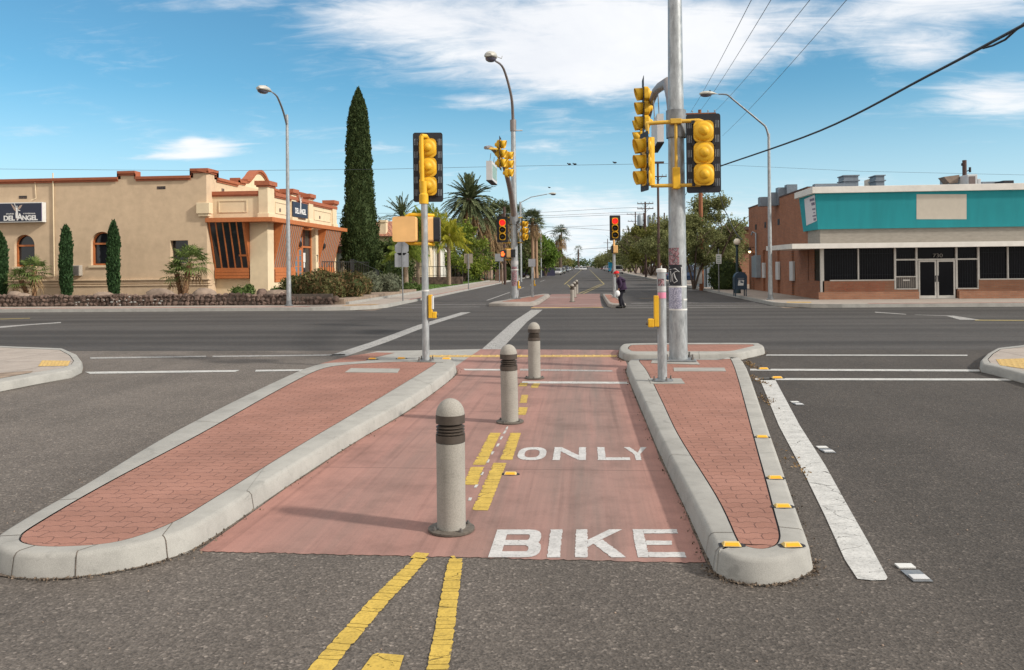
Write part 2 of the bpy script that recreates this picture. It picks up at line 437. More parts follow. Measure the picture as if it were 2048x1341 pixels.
# ---------------------------------------------------------------- camera, world, sun
cam = bpy.data.cameras.new('camera'); co = bpy.data.objects.new('camera', cam); col.objects.link(co)
co.location = (0,0,EYE)
co.rotation_euler = (Matrix.Rotation(YAW,3,'Z') @ Matrix.Rotation(R(90),3,'X') @ Matrix.Rotation(-ROLL,3,'Z')).to_euler()
cam.sensor_width = 36; cam.lens = FL/2048*36; cam.shift_y = -(670.5-CY)/2048; cam.clip_end = 6000; cam.clip_start = .05
scene.camera = co
SUN_EL = R(32); SUN_AZ = Vector((.96,-.30,0)).normalized()
L = bpy.data.lights.new('sun', 'SUN'); L.energy = 2.8; L.angle = R(3.4); L.color = (1,.94,.85)
lo = bpy.data.objects.new('sun', L); col.objects.link(lo)
sd = Vector((SUN_AZ.x*math.cos(SUN_EL), SUN_AZ.y*math.cos(SUN_EL), math.sin(SUN_EL)))
lo.rotation_euler = sd.to_track_quat('Z', 'Y').to_euler(); lo.location = (20,-10,30)
w = bpy.data.worlds.new('World'); scene.world = w; w.use_nodes = True
wt = w.node_tree; wn = wt.nodes; wl = wt.links; bg = wn['Background']
class WT(NT):
    def __init__(s): s.t = wt; s.n = wn; s.l = wl; s.b = bg
W = WT()
sky = wn.new('ShaderNodeTexSky'); sky.sky_type = 'NISHITA'; sky.sun_disc = False
sky.sun_elevation = SUN_EL; sky.sun_rotation = math.atan2(sd.x, sd.y); sky.altitude = 700; sky.air_density = 1.0; sky.dust_density = .5; sky.ozone_density = 1.4
tc = wn.new('ShaderNodeTexCoord'); sp = wn.new('ShaderNodeSeparateXYZ'); wl.new(tc.outputs['Generated'], sp.inputs[0])
yy = W.math('MAXIMUM', sp.outputs[1], .02)
A = W.math('DIVIDE', sp.outputs[0], yy); B = W.math('DIVIDE', sp.outputs[2], yy)
cb = wn.new('ShaderNodeCombineXYZ'); wl.new(A, cb.inputs[0]); wl.new(B, cb.inputs[1])
# high cloud sheet: streaky noise on the plane overhead
zz = W.math('ADD', W.math('MAXIMUM', sp.outputs[2], 0.0), .16)
pa = W.math('DIVIDE', sp.outputs[0], zz); pb = W.math('DIVIDE', sp.outputs[1], zz)
pc = wn.new('ShaderNodeCombineXYZ'); wl.new(pa, pc.inputs[0]); wl.new(pb, pc.inputs[1])
mp = wn.new('ShaderNodeMapping'); mp.inputs['Scale'].default_value = (.8,.62,1); mp.inputs['Rotation'].default_value = (0,0,R(-24)); wl.new(pc.outputs[0], mp.inputs[0])
n1 = W.noise(mp.outputs[0], 1.9, 9, .60, .5)
n2 = W.noise(mp.outputs[0], .75, 4, .5, .3)
mp3 = wn.new('ShaderNodeMapping'); mp3.inputs['Scale'].default_value = (1.0,2.6,1); mp3.inputs['Rotation'].default_value = (0,0,R(-20)); wl.new(pc.outputs[0], mp3.inputs[0])
n3 = W.noise(mp3.outputs[0], 4.2, 8, .65, 1.0)
dens = W.math('ADD', W.math('ADD', W.math('MULTIPLY', n1, .52), W.math('MULTIPLY', n2, .24)), W.math('MULTIPLY', n3, .30))
acc = None
for px, py, rx, ry, amp, rot in [(1130,60,400,115,.30,0),(1230,140,330,62,.24,0),(760,30,180,60,.20,0),(430,8,170,22,.13,0),
        (1500,70,260,70,.18,0),(1850,98,110,42,.24,0),(2010,190,130,45,.22,0),(405,296,95,20,.24,0),(330,314,150,9,.18,0),(385,280,30,14,.12,0),
        (1180,430,260,70,.20,0),(1560,390,260,50,.14,0),(60,262,150,20,.16,0),(900,300,420,18,.10,0),(1180,520,500,60,.12,0),(950,205,120,20,.16,0),(1900,10,260,50,.2,0)]:
    d = ray(px, py); a0, b0 = d[0]/d[1], d[2]/d[1]
    vm = wn.new('ShaderNodeVectorMath'); vm.operation = 'SUBTRACT'; wl.new(cb.outputs[0], vm.inputs[0]); vm.inputs[1].default_value = (a0, b0, 0)
    vs = wn.new('ShaderNodeVectorMath'); vs.operation = 'MULTIPLY'; wl.new(vm.outputs[0], vs.inputs[0]); vs.inputs[1].default_value = (FL/rx, FL/ry, 0)
    ln = wn.new('ShaderNodeVectorMath'); ln.operation = 'LENGTH'; wl.new(vs.outputs[0], ln.inputs[0])
    mr = wn.new('ShaderNodeMapRange'); mr.interpolation_type = 'SMOOTHERSTEP'; wl.new(ln.outputs['Value'], mr.inputs[0])
    mr.inputs[1].default_value = 1.5; mr.inputs[2].default_value = 0; mr.inputs[3].default_value = 0; mr.inputs[4].default_value = amp
    acc = mr.outputs[0] if acc is None else W.math('ADD', acc, mr.outputs[0])
dens = W.math('ADD', dens, acc)
cf = wn.new('ShaderNodeMapRange'); cf.interpolation_type = 'SMOOTHSTEP'; wl.new(dens, cf.inputs[0])
cf.inputs[1].default_value = .55; cf.inputs[2].default_value = .84; cf.inputs[4].default_value = .93
skyt = W.mix(1, sky.outputs[0], (.355,.63,.665), 'MULTIPLY')
veil = W.new('ShaderNodeMapRange', interpolation_type='SMOOTHSTEP'); wl.new(sp.outputs[2], veil.inputs[0]); veil.inputs[1].default_value = .22; veil.inputs[2].default_value = -.02; veil.inputs[4].default_value = .86
skyt = W.mix(veil.outputs[0], skyt, (3.6,4.25,4.85))
SKY_STR = .13
cn = W.ramp(n1, [(.35, (.86,.88,.92)), (.62, (1,1,1))])
cloudc = W.mix(1, cn, (5.15,5.15,5.2), 'MULTIPLY')
# unseen warm cloud deck overhead and behind the viewer, added to offset blue skylight
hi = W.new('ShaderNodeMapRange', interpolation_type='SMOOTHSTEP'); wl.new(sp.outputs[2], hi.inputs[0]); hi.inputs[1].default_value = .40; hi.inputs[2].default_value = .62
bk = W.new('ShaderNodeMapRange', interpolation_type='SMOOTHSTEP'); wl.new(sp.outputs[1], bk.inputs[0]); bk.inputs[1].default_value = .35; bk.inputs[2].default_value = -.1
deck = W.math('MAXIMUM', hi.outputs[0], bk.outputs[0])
fill_deckc = W.mix(1, cn, (5.9,5.55,5.1), 'MULTIPLY')
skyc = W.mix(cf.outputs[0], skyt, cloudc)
skyc = W.mix(W.math('MULTIPLY', deck, .9), skyc, fill_deckc)
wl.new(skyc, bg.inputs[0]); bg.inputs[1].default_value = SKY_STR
scene.view_settings.view_transform = 'Standard'; scene.view_settings.look = 'None'; scene.view_settings.exposure = 0.65; scene.view_settings.gamma = 1
scene.render.engine = 'CYCLES'
# ================================================================= GROUND
def sheet(name, pts, z, m, kind='structure'):
    b = MB(); b.poly([(p[0], p[1], z) for p in pts]); o = b.build(name, m)
    if kind: o['kind'] = kind
    return o
sheet('ground', [(-1500,-60),(1500,-60),(1500,3500),(-1500,3500)], -.03, M_dirt)
YN, YF = 18.65, 36.2           # near and far edge of the cross street
sheet('near_road', [(-15,-30),(12,-30),(12,YN),(-15,YN)], 0, M_near)
sheet('cross_street', [(-160,YN),(160,YN),(160,YF),(-160,YF)], 0, M_cross)
sheet('far_road', [(-9.4,YF),(8.4,YF),(8.4,1200),(-9.4,1200)], 0, M_far)
lane = [(-2.62,5.38)]+[(-2.6+3.32*i/120, 5.37-.025*i/120+random.uniform(-.012,.012)) for i in range(1,120)]+[(.74,5.36),(.76,12),(.76,18.2),(.75,YN),G(962,699),G(935,717),G(906,737),(-2.56,10)]
sheet('bike_lane', lane, .004, M_lane)
sheet('concrete_apron', [G(906,737),G(935,717),G(962,699),G(755,703),G(665,722),G(640,729),G(720,733)], .004, M_kerb)
sheet('apron_paving', [G(640,728,.01),G(700,712,.01),G(752,705,.01),G(790,706,.01),G(745,716,.01),G(720,726,.01)], .009, M_paver)
sheet('far_bike_lane', [(-2.5,37.2),(.7,37.2),(.75,44),(.9,55.6),(-2.3,55.6),(-2.45,44)], .004, M_lanef)
# tactile strips with raised domes
def tactile(name, x0, x1, y0, y1, base=.004, rx=.17, ry=.12, dome=True, rz=0):
    b = MB(); b.box(x0,x1,y0,y1,base-.002,base+.008)
    if dome:
        x = x0+rx/2
        while x < x1-.02:
            y = y0+ry/2
            while y < y1-.02:
                b.lathe([(.034,0),(.026,.006),(.0001,.008)], 6, (x,y,base+.008)); y += ry
            x += rx
    o = b.build(name, M_dome); o['kind'] = 'structure'; return o
tactile('tactile_strip', -3.35, .62, 17.22, 17.55)
tactile('tactile_strip', -2.5, .75, 37.35, 37.75, dome=False)
# ---- kerbed islands: rings of concrete round interlocking brick
EDGE = []
def island(outer, inner, name, n=5, z=.15, inner_m=M_paver, label=None, smooth=True, kerbm=None, joints=None):
    O = [Vector((*G(*p, z), z)) for p in outer]; I = [Vector((*G(*p, z), z)) for p in inner]
    if smooth: O = catmull(O, n); I = catmull(I, n)
    k = len(O); b = MB()
    cen = sum((p for p in O), Vector())/k
    area = sum(O[i].x*O[(i+1)%k].y-O[(i+1)%k].x*O[i].y for i in range(k)); sg = 1 if area > 0 else -1
    N = []
    for i in range(k):
        t = (O[(i+1)%k]-O[i-1]); N.append(Vector((t.y,-t.x,0)).normalized()*sg)
    L = [[i_ for i_ in I], [o-n_*.028 for o, n_ in zip(O, N)], [o-n_*.008+Vector((0,0,-.007)) for o, n_ in zip(O, N)],
         [o+n_*.008+Vector((0,0,-.028)) for o, n_ in zip(O, N)], [o+n_*.03+Vector((0,0,-z-.01)) for o, n_ in zip(O, N)]]
    vs = [p for l in L for p in l]
    fs = [(r*k+i, r*k+(i+1)%k, (r+1)*k+(i+1)%k, (r+1)*k+i) for r in range(4) for i in range(k)]
    b.add(vs, fs, True)
    o = b.build(name+'_kerb', kerbm or M_kerb); o['kind'] = 'structure'
    # joint strip between kerb and brick, then bricks
    g = MB(); g.poly([(p.x,p.y,z-.012) for p in I]); o2 = g.build(name+'_joint', M_epoxy); o2['kind'] = 'structure'
    ci = sum(I, Vector())/k
    J = []
    for i in range(k):
        t = (I[(i+1)%k]-I[i-1]); J.append(I[i]-Vector((t.y,-t.x,0)).normalized()*sg*.012)
    g = MB(); g.poly([(p.x,p.y,z-.003) for p in J]); o3 = g.build(name+'_paving', inner_m); o3['kind'] = 'structure'
    # gutter debris ribbon on the road
    g = MB(); vs = []
    for i in range(k):
        p = O[i]; vs += [p+N[i]*.02+Vector((0,0,-z+.0085)), p+N[i]*(.042+.006*math.sin(i*.9)+.004*math.sin(i*2.3))+Vector((0,0,-z+.0075))]
    g.add(vs, [(2*i,2*i+1,(2*i+3)%(2*k),(2*i+2)%(2*k)) for i in range(k)])
    o4 = g.build('gutter_dirt', M_gutter); o4['kind'] = 'structure'
    EDGE.append((O, N, z))
    # casting joints across the kerb
    if joints:
        for j in joints:
            jb = MB(); q = [L[r][j] for r in range(5)]; dv = (O[(j+1)%k]-O[j-1]).normalized()*.0032
            pts = [(p_-dv, p_+dv) for p_ in q]; up = [Vector((0,0,.0025)), Vector((0,0,.0025)), N[j]*.001+Vector((0,0,.002)), N[j]*.0035, N[j]*.0035]
            vv = []
            for (a_, c_), u_ in zip(pts, up): vv += [a_+u_, c_+u_]
            jb.add(vv, [(2*i,2*i+1,2*i+3,2*i+2) for i in range(4)]); oj = jb.build('kerb_joint', M_gutter); oj['kind'] = 'structure'
    return O
island([(44,1039),(173,966),(350,862),(520,777),(628,731),(700,724),(790,719),(870,719),(905,722),(903,738),(820,795),(700,861),(560,945),(415,1036),(330,1073),(201,1100),(90,1108),(20,1102),(-12,1080)],
       [(80,1043),(221,962),(403,866),(560,778),(640,739),(700,729),(790,724),(850,723),(872,724),(862,734),(790,778),(700,832),(590,897),(430,996),(346,1045),(242,1082),(133,1093),(60,1090),(38,1075)], 'left_island', 5, joints=(3,11,18,48,62,70,77,84,91))
island([(1429,1083),(1375,976),(1320,870),(1283,790),(1258,735),(1258,722),(1275,718),(1350,718),(1450,718),(1485,722),(1537,862),(1588,1009),(1612,1075),(1612,1095),(1570,1112),(1520,1118),(1470,1112),(1440,1100)],
       [(1472,1078),(1430,990),(1355,869),(1322,800),(1293,742),(1278,722),(1290,720),(1350,720),(1435,720),(1464,722),(1518,908),(1550,1025),(1560,1062),(1560,1080),(1550,1092),(1525,1098),(1500,1095),(1482,1088)], 'right_island', 5, joints=(1,8,14,45,58,89))
island([(1240,699),(1243,691),(1262,687),(1371,686),(1500,686),(1520,688),(1526,695),(1495,702),(1478,706),(1440,707),(1350,708),(1262,708),(1245,704)],
       [(1256,697),(1260,692),(1275,690),(1371,689),(1495,689),(1506,690),(1507,692),(1478,699),(1462,702),(1440,703),(1350,703),(1272,703),(1260,700)], 'crossing_island', 4, joints=(14,22,38,46))
# far islands beyond the cross street
island([(978,607),(1066,606.5),(1076,604),(1099,589.5),(1097,588),(1085,588),(985,604)], [(1005,604),(1060,604),(1068,602),(1090,590.3),(1089,590),(1083,590),(1005,603)], 'far_left_island', 3, smooth=False, kerbm=M_kerbd)
island([(1211,598),(1217,607),(1226,610),(1244,610),(1251,607),(1238,598),(1222,588),(1205,588)], [(1215,598),(1221,605),(1229,607.2),(1241,607.2),(1244.5,605.5),(1234,598),(1220,589.5),(1209,589.5)], 'far_right_island', 3, smooth=False, kerbm=M_kerbd)
# corner kerbs at both sides of the near street
island([(0,692),(125,697),(153,709),(163,722),(160,731),(140,740),(70,752),(0,765),(-120,785),(-300,800),(-300,690)],
       [(0,695),(120,700),(140,711),(148,722),(143,729),(125,736),(65,746),(0,757),(-120,773),(-280,785),(-280,695)], 'left_corner', 4, inner_m=M_walk, smooth=False)
island([(2048,690),(1995,696),(1975,707),(1962,720),(1966,728),(1990,733),(2048,748),(2200,790),(2400,820),(2400,690)],
       [(2048,694),(2000,699),(1985,708),(1975,719),(1980,726),(2000,730),(2050,743),(2200,780),(2380,800),(2380,694)], 'right_corner', 4, inner_m=M_walk, smooth=False)
def flat(name, px, m, z=.153, kind='structure'):
    return sheet(name, [G(x, y, z) for x, y in px], z, m, kind)
a = MB(); 
def patch_tactile(px, z=.152):
    c = [Vector((*G(x,y,z),z)) for x, y in px]; b = MB(); b.poly(c)
    for i in range(8):
        for j in range(5):
            u, v = (i+.5)/8, (j+.5)/5
            p = lerp(lerp(c[0],c[1],u), lerp(c[3],c[2],u), v); b.lathe([(.03,0),(.022,.006),(.0001,.008)], 6, p)
    o = b.build('tactile_patch', M_dome); o['kind'] = 'structure'
patch_tactile([(76,733),(136,732),(141,722),(84,721)])
patch_tactile([(2000,731),(2100,745),(2080,716),(1992,719)])
struct_ = flat('gravel_patch', [(-100,765),(0,757),(60,746),(66,742),(0,746),(-100,752)], M_dirt, .155)
# ================================================================= ROAD MARKINGS
def mark(px, m, z=.0065, name='road_marking'):
    return sheet(name, [G(x, y, z) for x, y in px], z, m)
def strip(pts, wds, m, z=.0065, name='road_marking'):
    P = [Vector((*G(x,y,z),z)) for x, y in pts]; k = len(P); b = MB(); vs = []
    if m in (M_yel, M_yel2) and (P[0]-P[-1]).length > .12:      # brittle thermoplastic: short slabs, ragged edges, hairline gaps
        W0 = wds if isinstance(wds, (list,tuple)) else [wds]*k
        for i in range(k-1):
            L_ = (P[i+1]-P[i]).length; d = (P[i+1]-P[i])/L_; nn = Vector((d.y,-d.x,0)); u = 0
            while u < L_-1e-4:
                e = min(L_, u+(random.uniform(.055,.17) if P[i].y > 5.3 else random.uniform(.09,.30))); ww = lerp(W0[i], W0[i+1], (u+e)/2/L_); n_ = max(2, int((e-u)/.018)); l_, r_ = [], []
                for q in range(n_+1):
                    v = lerp(u+.002, e-.002, q/n_); c_ = P[i]+d*v; inset = .006 if q in (0,n_) else 0
                    bite = random.uniform(.008,.028) if (random.random() < .22 and z < .01 and P[i].y > 5.4) else 0
                    l_.append(c_-nn*(ww/2-inset+random.uniform(-.003,.003))); r_.append(c_+nn*(ww/2-inset-bite+random.uniform(-.003,.003)))
                b.poly(l_+r_[::-1]); u = e
        o = b.build(name, m); o['kind'] = 'structure'; return o
    for i in range(k):
        t = (P[min(i+1,k-1)]-P[max(i-1,0)]); nn = Vector((t.y,-t.x,0)).normalized()
        ww = wds if not isinstance(wds, (list,tuple)) else wds[i]
        j1, j2 = random.uniform(-.006,.006), random.uniform(-.006,.006)
        vs += [P[i]-nn*(ww/2+j1), P[i]+nn*(ww/2+j2)]
    b.add(vs, [(2*i,2*i+1,2*i+3,2*i+2) for i in range(k-1)])
    o = b.build(name, m); o['kind'] = 'structure'; return o
mark([(180,715),(412,712),(412,714.5),(180,718)], M_white2)
mark([(425,712),(640,709.5),(690,708.5),(690,711),(640,712),(425,714.5)], M_white2)
mark([(170,744),(480,740.5),(470,744),(180,748)], M_white)
mark([(512,740),(620,739),(612,742),(510,743.5)], M_white)
strip([(676,712),(760,684),(850,650),(932,625)], .42, M_white2)
strip([(983,699),(1040,644),(1074,620)], [.46,.50,.5], M_white2)
mark([(0,653),(122,644.5),(122,646.5),(60,650.5),(0,656.5)], M_white2)
mark([(1532,709.5),(1935,710),(1935,712),(1532,711.5)], M_white)
mark([(1500,738),(1990,739.5),(1990,743.5),(1500,741.5)], M_white)
mark([(1510,756.5),(2044,757.5),(2044,761.5),(1510,760.5)], M_white)
E1 = [(1519,757),(1549,757),(1600,852),(1650,930),(1700,1020),(1740,1090),(1775,1155),(1772,1160),(1745,1161),(1715,1158),(1690,1120),(1650,1032),(1610,950),(1558,852)]
mark(E1, M_white)
strip([(1830,630),(1900,632),(1940,640)], [.15,.3,.6], M_white2)
mark([(1750,624),(1812,628.5),(1812,629.5),(1750,625.5)], M_white2)
mark([(1950,640),(2300,642),(2300,643.5),(1950,641.5)], M_yelfar)
mark([(0,638),(60,636.5),(60,637.3),(0,639)], M_yelfar)
# bike lane lines
mark([(927,738),(1005,738.5),(1005,741.5),(930,741)], M_white)
mark([(1040,738),(1225,741),(1225,743.5),(1040,741.5)], M_white2)
mark([(1045,763),(1256,764),(1258,768),(1043,767)], M_white)
def dash(pts, wd, m, z=.0065): strip(pts, wd, m, z)
dash([(991,866),(975,897),(958,930)], .125, M_yel); dash([(955,934),(946,955),(941,970)], .125, M_yel)
dash([(1031,866),(1012,920)], .125, M_yel); dash([(1000,926),(978,978),(960,1021)], .13, M_yel)
dash([(1048,766),(1045,773)], .13, M_yel2); dash([(1073,767),(1068,776)], .12, M_yel2); dash([(1047,815),(1042,830)], .12, M_yel)
dash([(1050,790),(1046,806)], .1, M_yel2)
for x, y in [(1014,856),(1010,864),(1003,876),(996,890),(985,906),(977,922),(964,947),(953,972),(940,998)]:
    dash([(x+1,y-2.5),(x-2,y+3.5)], .022, M_white)
# yellow lines on the asphalt in the foreground, a broken block at the frame edge
strip([(846,1106),(834,1117)], .10, M_yel); strip([(905,1112),(910,1117)], .02, M_yel)
strip([(843,1116),(800,1160),(760,1200),(712,1255),(672,1300),(560,1440)], [.09,.115,.115,.115,.115,.115], M_yel)
strip([(912,1117),(908,1140),(898,1200),(886,1280),(874,1345),(850,1460)], [.085,.1,.1,.105,.105,.11], M_yel)
mark([(745,1310),(755,1306),(808,1311),(797,1345),(780,1400),(690,1400),(722,1341)], M_yel)
# ---- letters (strokes in a 0..1 box)
def ring(cx0, cy0, cx1, cy1, t, n=14, a0=0, a1=360, s=2.6):
    out = []; cx, cy = (cx0+cx1)/2, (cy0+cy1)/2; rx, ry = (cx1-cx0)/2, (cy1-cy0)/2
    def pt(a, k, tt):
        c, s_ = math.cos(a), math.sin(a); q = 2/s
        return (cx+(rx-tt*k)*abs(c)**q*(1 if c >= 0 else -1), cy+(ry-tt*k*.8)*abs(s_)**q*(1 if s_ >= 0 else -1))
    for i in range(n):
        a = R(a0+(a1-a0)*i/n); b = R(a0+(a1-a0)*(i+1)/n)
        out.append([pt(a,0,t), pt(b,0,t), pt(b,1,t), pt(a,1,t)])
    return out
def bar(x0, y0, x1, y1): return [(x0,y0),(x1,y0),(x1,y1),(x0,y1)]
GL = {'B': [bar(0,0,.24,1), bar(.24,.81,.69,1), bar(.24,.41,.70,.60), bar(.24,0,.70,.20)]+ring(.40,.41,.97,1,.24,8,-90,90)+ring(.40,0,1,.58,.25,8,-90,90),
      'I': [bar(0,0,1,1)], 'K': [bar(0,0,.25,1), [(.25,.34),(.42,.52),(1,1),(.72,1),(.25,.60)], [(.36,.47),(.56,.62),(1,0),(.72,0)]],
      'E': [bar(0,0,.24,1), bar(.24,.84,1,1), bar(.24,.42,.8,.57), bar(.24,0,1,.17)],
      'O': ring(0,0,1,1,.24,28), 'N': [bar(0,0,.22,1), bar(.78,0,1,1), [(.22,1),(.22,.66),(.78,0),(.78,.36)]],
      'L': [bar(0,0,.24,1), bar(.24,0,1,.2)], 'Y': [bar(.38,0,.62,.44), [(.38,.44),(.62,.44),(.26,1),(0,1)], [(.5,.44),(.62,.44),(1,1),(.74,1)]]}
def letters(word, spans, ytop, ybot, name):
    b = MB()
    for ch, (xa, xb) in zip(word, spans):
        A0 = Vector(G(xa, ybot)); B0 = Vector(G(xb, ybot)); h = Vector((0, G(xa, ytop)[1]-A0.y))
        for q in GL[ch]:
            ps = [A0.lerp(B0, u)+h*v for u, v in q]
            b.poly([(p.x, p.y, .0068+.00002*GL[ch].index(q)) for p in (ragged(ps, amp=.004) if ch in 'IKENLY' and len(q) == 4 and q[0][0] != .5 else ps)])
    o = b.build(name, M_letter); o['kind'] = 'structure'; return o
def ragged(P, n=9, amp=.006):
    out = []
    for i in range(len(P)):
        a, c = P[i], P[(i+1)%len(P)]; L_ = (c-a).length; k = max(1, int(L_/.02)) if L_ > .05 else 1
        for j in range(k): out.append(a.lerp(c, j/k)+Vector((random.uniform(-amp,amp), random.uniform(-amp,amp))))
    return out
letters('BIKE', [(976,1079),(1094,1120),(1150,1252),(1275,1372)], 1061, 1117, 'painted_word_bike')
letters('ONLY', [(1031,1090),(1105,1172),(1196,1261),(1253,1302)], 896, 922, 'painted_word_only')
# far road lines
for x, a0, a1 in [(-5.6,46,60),(-5.6,66,74),(-5.6,82,90),(-5.6,100,112)]:
    sheet('road_marking', [(x,a0),(x+.12,a0),(x+.12,a1),(x,a1)], .0065, M_white2)
def seg(a, b_, wd, m, z=.0065):
    a = Vector(a); b_ = Vector(b_); n = Vector(((b_-a).y, -(b_-a).x)).normalized()*wd/2
    sheet('road_marking', [a-n, a+n, b_+n, b_-n], z, m)
seg((-.5,56.2),(1.5,84),.10,M_yelfar); seg((-.2,56),(1.8,84),.10,M_yelfar)
seg((-1.9,84),(-.8,60),.10,M_yelfar); seg((-2.2,84),(-1.9,420),.12,M_yelfar); seg((1.8,84),(1.6,420),.12,M_yelfar)
seg((-9,38.7),(-5,38.7),.16,M_white2); seg((1.8,38.7),(8.2,38.7),.16,M_white2); seg((-9.2,41.3),(-5,41.3),.18,M_white2); seg((2.2,41.3),(8.2,41.3),.2,M_white2)
seg((3.2,43),(4.9,43),.12,M_white2); seg((3.0,47.5),(5.0,47.5),.12,M_yel2)
seg((-2.3,40.4),(.5,40.4),.14,M_white2); seg((-2.3,49),(-.9,49),.2,M_white); seg((-2.3,50.4),(-.9,50.4),.2,M_white)
seg((-2.3,37.1),(8.6,36.95),.2,M_kerb)
# ================================================================= FAR SIDE PAVEMENTS
def slab(name, pts, z0, z1, m):
    b = MB(); b.prism([(p[0],p[1],z0) for p in pts], (0,0,z1-z0)); o = b.build(name, m); o['kind'] = 'structure'; return o
XL, XR = -9.4, 8.4
cl = [(-160,YF),(-12.2,YF),(-10.6,YF+.35),(-9.8,YF+1.1),(XL,YF+2.6),(XL,420)]
def kerbline(pts, name, m=M_kerb, w_=.18, z=.15, side=1):
    P = [Vector((p[0],p[1],0)) for p in pts]; b = MB(); k = len(P); vs = []
    for i in range(k):
        t = P[min(i+1,k-1)]-P[max(i-1,0)]; n = Vector((-t.y,t.x,0)).normalized()*side
        vs += [P[i]+Vector((0,0,-.01)), P[i]+n*.02+Vector((0,0,z)), P[i]+n*w_+Vector((0,0,z)), P[i]+n*w_]
    b.add(vs, [(4*i+j,4*i+j+1,4*i+j+5,4*i+j+4) for i in range(k-1) for j in range(3)])
    o = b.build(name, m); o['kind'] = 'structure'; return o
kerbline(cl, 'kerb'); 
slab('pavement', [(-160,YF+.18),(-12.2,YF+.18),(-10.7,YF+.5),(-9.98,YF+1.2),(XL-.18,YF+2.7),(XL-.18,420),(-11.6,420),(-11.6,39.2),(-160,39.2)], -.01, .146, M_walk)
sheet('red_kerb_strip', [(XL-.18,44),(XL-.02,44),(XL-.02,95),(XL-.18,95)], .153, M_redc)
sheet('painted_band', [(-60,YF+.5),(-12.6,YF+.5),(-12.6,YF+.85),(-60,YF+.85)], .150, M_redc)
sheet('painted_band', [(-11.3,37.4),(-9.9,38.3),(-9.9,39.3),(-11.3,38.6)], .150, M_orangep)
cr = [(160,YF),(10.8,YF),(9.6,YF+.3),(8.9,YF+1.0),(XR,YF+2.2),(XR,420)]
kerbline(cr, 'kerb', side=-1)
slab('pavement', [(160,YF+.18),(10.8,YF+.18),(9.7,YF+.46),(9.05,YF+1.1),(XR+.18,YF+2.3),(XR+.18,420),(11.3,420),(11.3,41.2),(160,41.2)], -.01, .146, M_walk)
sheet('painted_band', [(12,YF+.3),(60,YF+.3),(60,YF+.6),(12,YF+.6)], .150, M_redc)
sheet('tactile_patch', [(8.9,37.9),(9.9,37.6),(10.1,38.5),(9.1,38.8)], .152, M_dome)
slab('planting_bed', [(-160,39.0),(-11.6,39.0),(-11.6,56),(-160,56)], -.02, .40, M_dirt)
slab('lawn', [(-60,56.02),(-11.62,56.02),(-11.62,98),(-60,98)], -.02, .22, M_grass)
slab('lawn', [(-60,118),(-11.62,118),(-11.62,190),(-60,190)], -.02, .2, M_grass)
slab('bed_edging', [(-11.6,39.2),(-11.42,39.2),(-11.42,98),(-11.6,98)], -.01, .26, M_kerb)
slab('side_yard', [(11.3,58.6),(60,58.6),(60,160),(11.3,160)], -.01, .12, M_dirt)
# ================================================================= BOLLARDS
def make_bollard(h=.95, r=.103):
    t = thing('bollard', 'x', 'bollard')
    k = h/.95
    b = MB(); b.lathe([(.0001,.012),(r,.012),(r,.012+.62*k),(r-.004,.625*k+.012)], 32); b.build('post', M_boll, t, False)
    b = MB(); z0 = .64*k
    b.lathe([(r*.98,z0),(r*1.03,z0),(r*1.03,z0+.052*k),(r*.72,z0+.056*k)], 32)
    for i in range(4):
        z = z0+(.062+i*.0215)*k
        if i < 3: b.lathe([(r*.7,z+.014),(r*1.0,z),(r*1.0,z+.006),(r*.7,z+.020)], 32)
    b.lathe([(r*.70,z0+.05*k),(r*.70,z0+.14*k)], 32)
    b.lathe([(r*.72,z0+.135*k),(r*1.02,z0+.135*k),(r*1.02,z0+.195*k),(r*.97,z0+.197*k)], 32); b.build('louver', M_bronze, t, False)
    b = MB(); zc = z0+.195*k; rr = h-zc
    b.lathe([(r*math.cos(a), zc+rr*math.sin(a)) for a in [R(x) for x in range(0,90,9)]]+[(.0001,h)], 32); b.build('dome_cap', M_boll, t, False)
    b = MB(); b.lathe([(.0001,.006),(r*1.62,.006),(r*1.62,.020),(r*1.55,.024),(.0001,.024)], 32); b.build('base_plate', M_bplate, t, False)
    for i in range(4):
        a = R(38+90*i); b = MB(); b.lathe([(.0001,.022),(.016,.022),(.016,.036),(.008,.037),(.008,.048),(.0001,.049)], 6, (r*1.33*math.cos(a), r*1.33*math.sin(a), 0)); b.build('bolt', M_bolt, t, False)
    return t
B0 = make_bollard()
BL = ['large pale concrete bollard nearest the camera, beside the word BIKE', 'middle concrete bollard of the near row, left of the word ONLY', 'third concrete bollard of the near row, by the white stop bar']
for i, (px, py) in enumerate([(903,1062),(1020,846),(1069,758)]):
    o = B0 if i == 0 else copy_tree(B0)
    x, y = G(px, py); o.location = (x, y, .004); o.rotation_euler = (R((0,.5,-.4)[i]), R((0,-.9,.3)[i]), R((0,25,50)[i])); o['label'] = BL[i]; o['group'] = 'bollards down the middle of the bike lane'
FLb = ['nearest bollard of the far row across the cross street', 'middle bollard of the far row across the cross street', 'farthest bollard of the far row across the cross street']
for i, (px, y) in enumerate([(1144.5,43.3),(1149,49.3),(1153.5,55.2)]):
    o = copy_tree(B0); p = at(px, 600, y); o.location = (p.x, y, .004); o['label'] = FLb[i]; o['group'] = 'bollards down the middle of the bike lane'
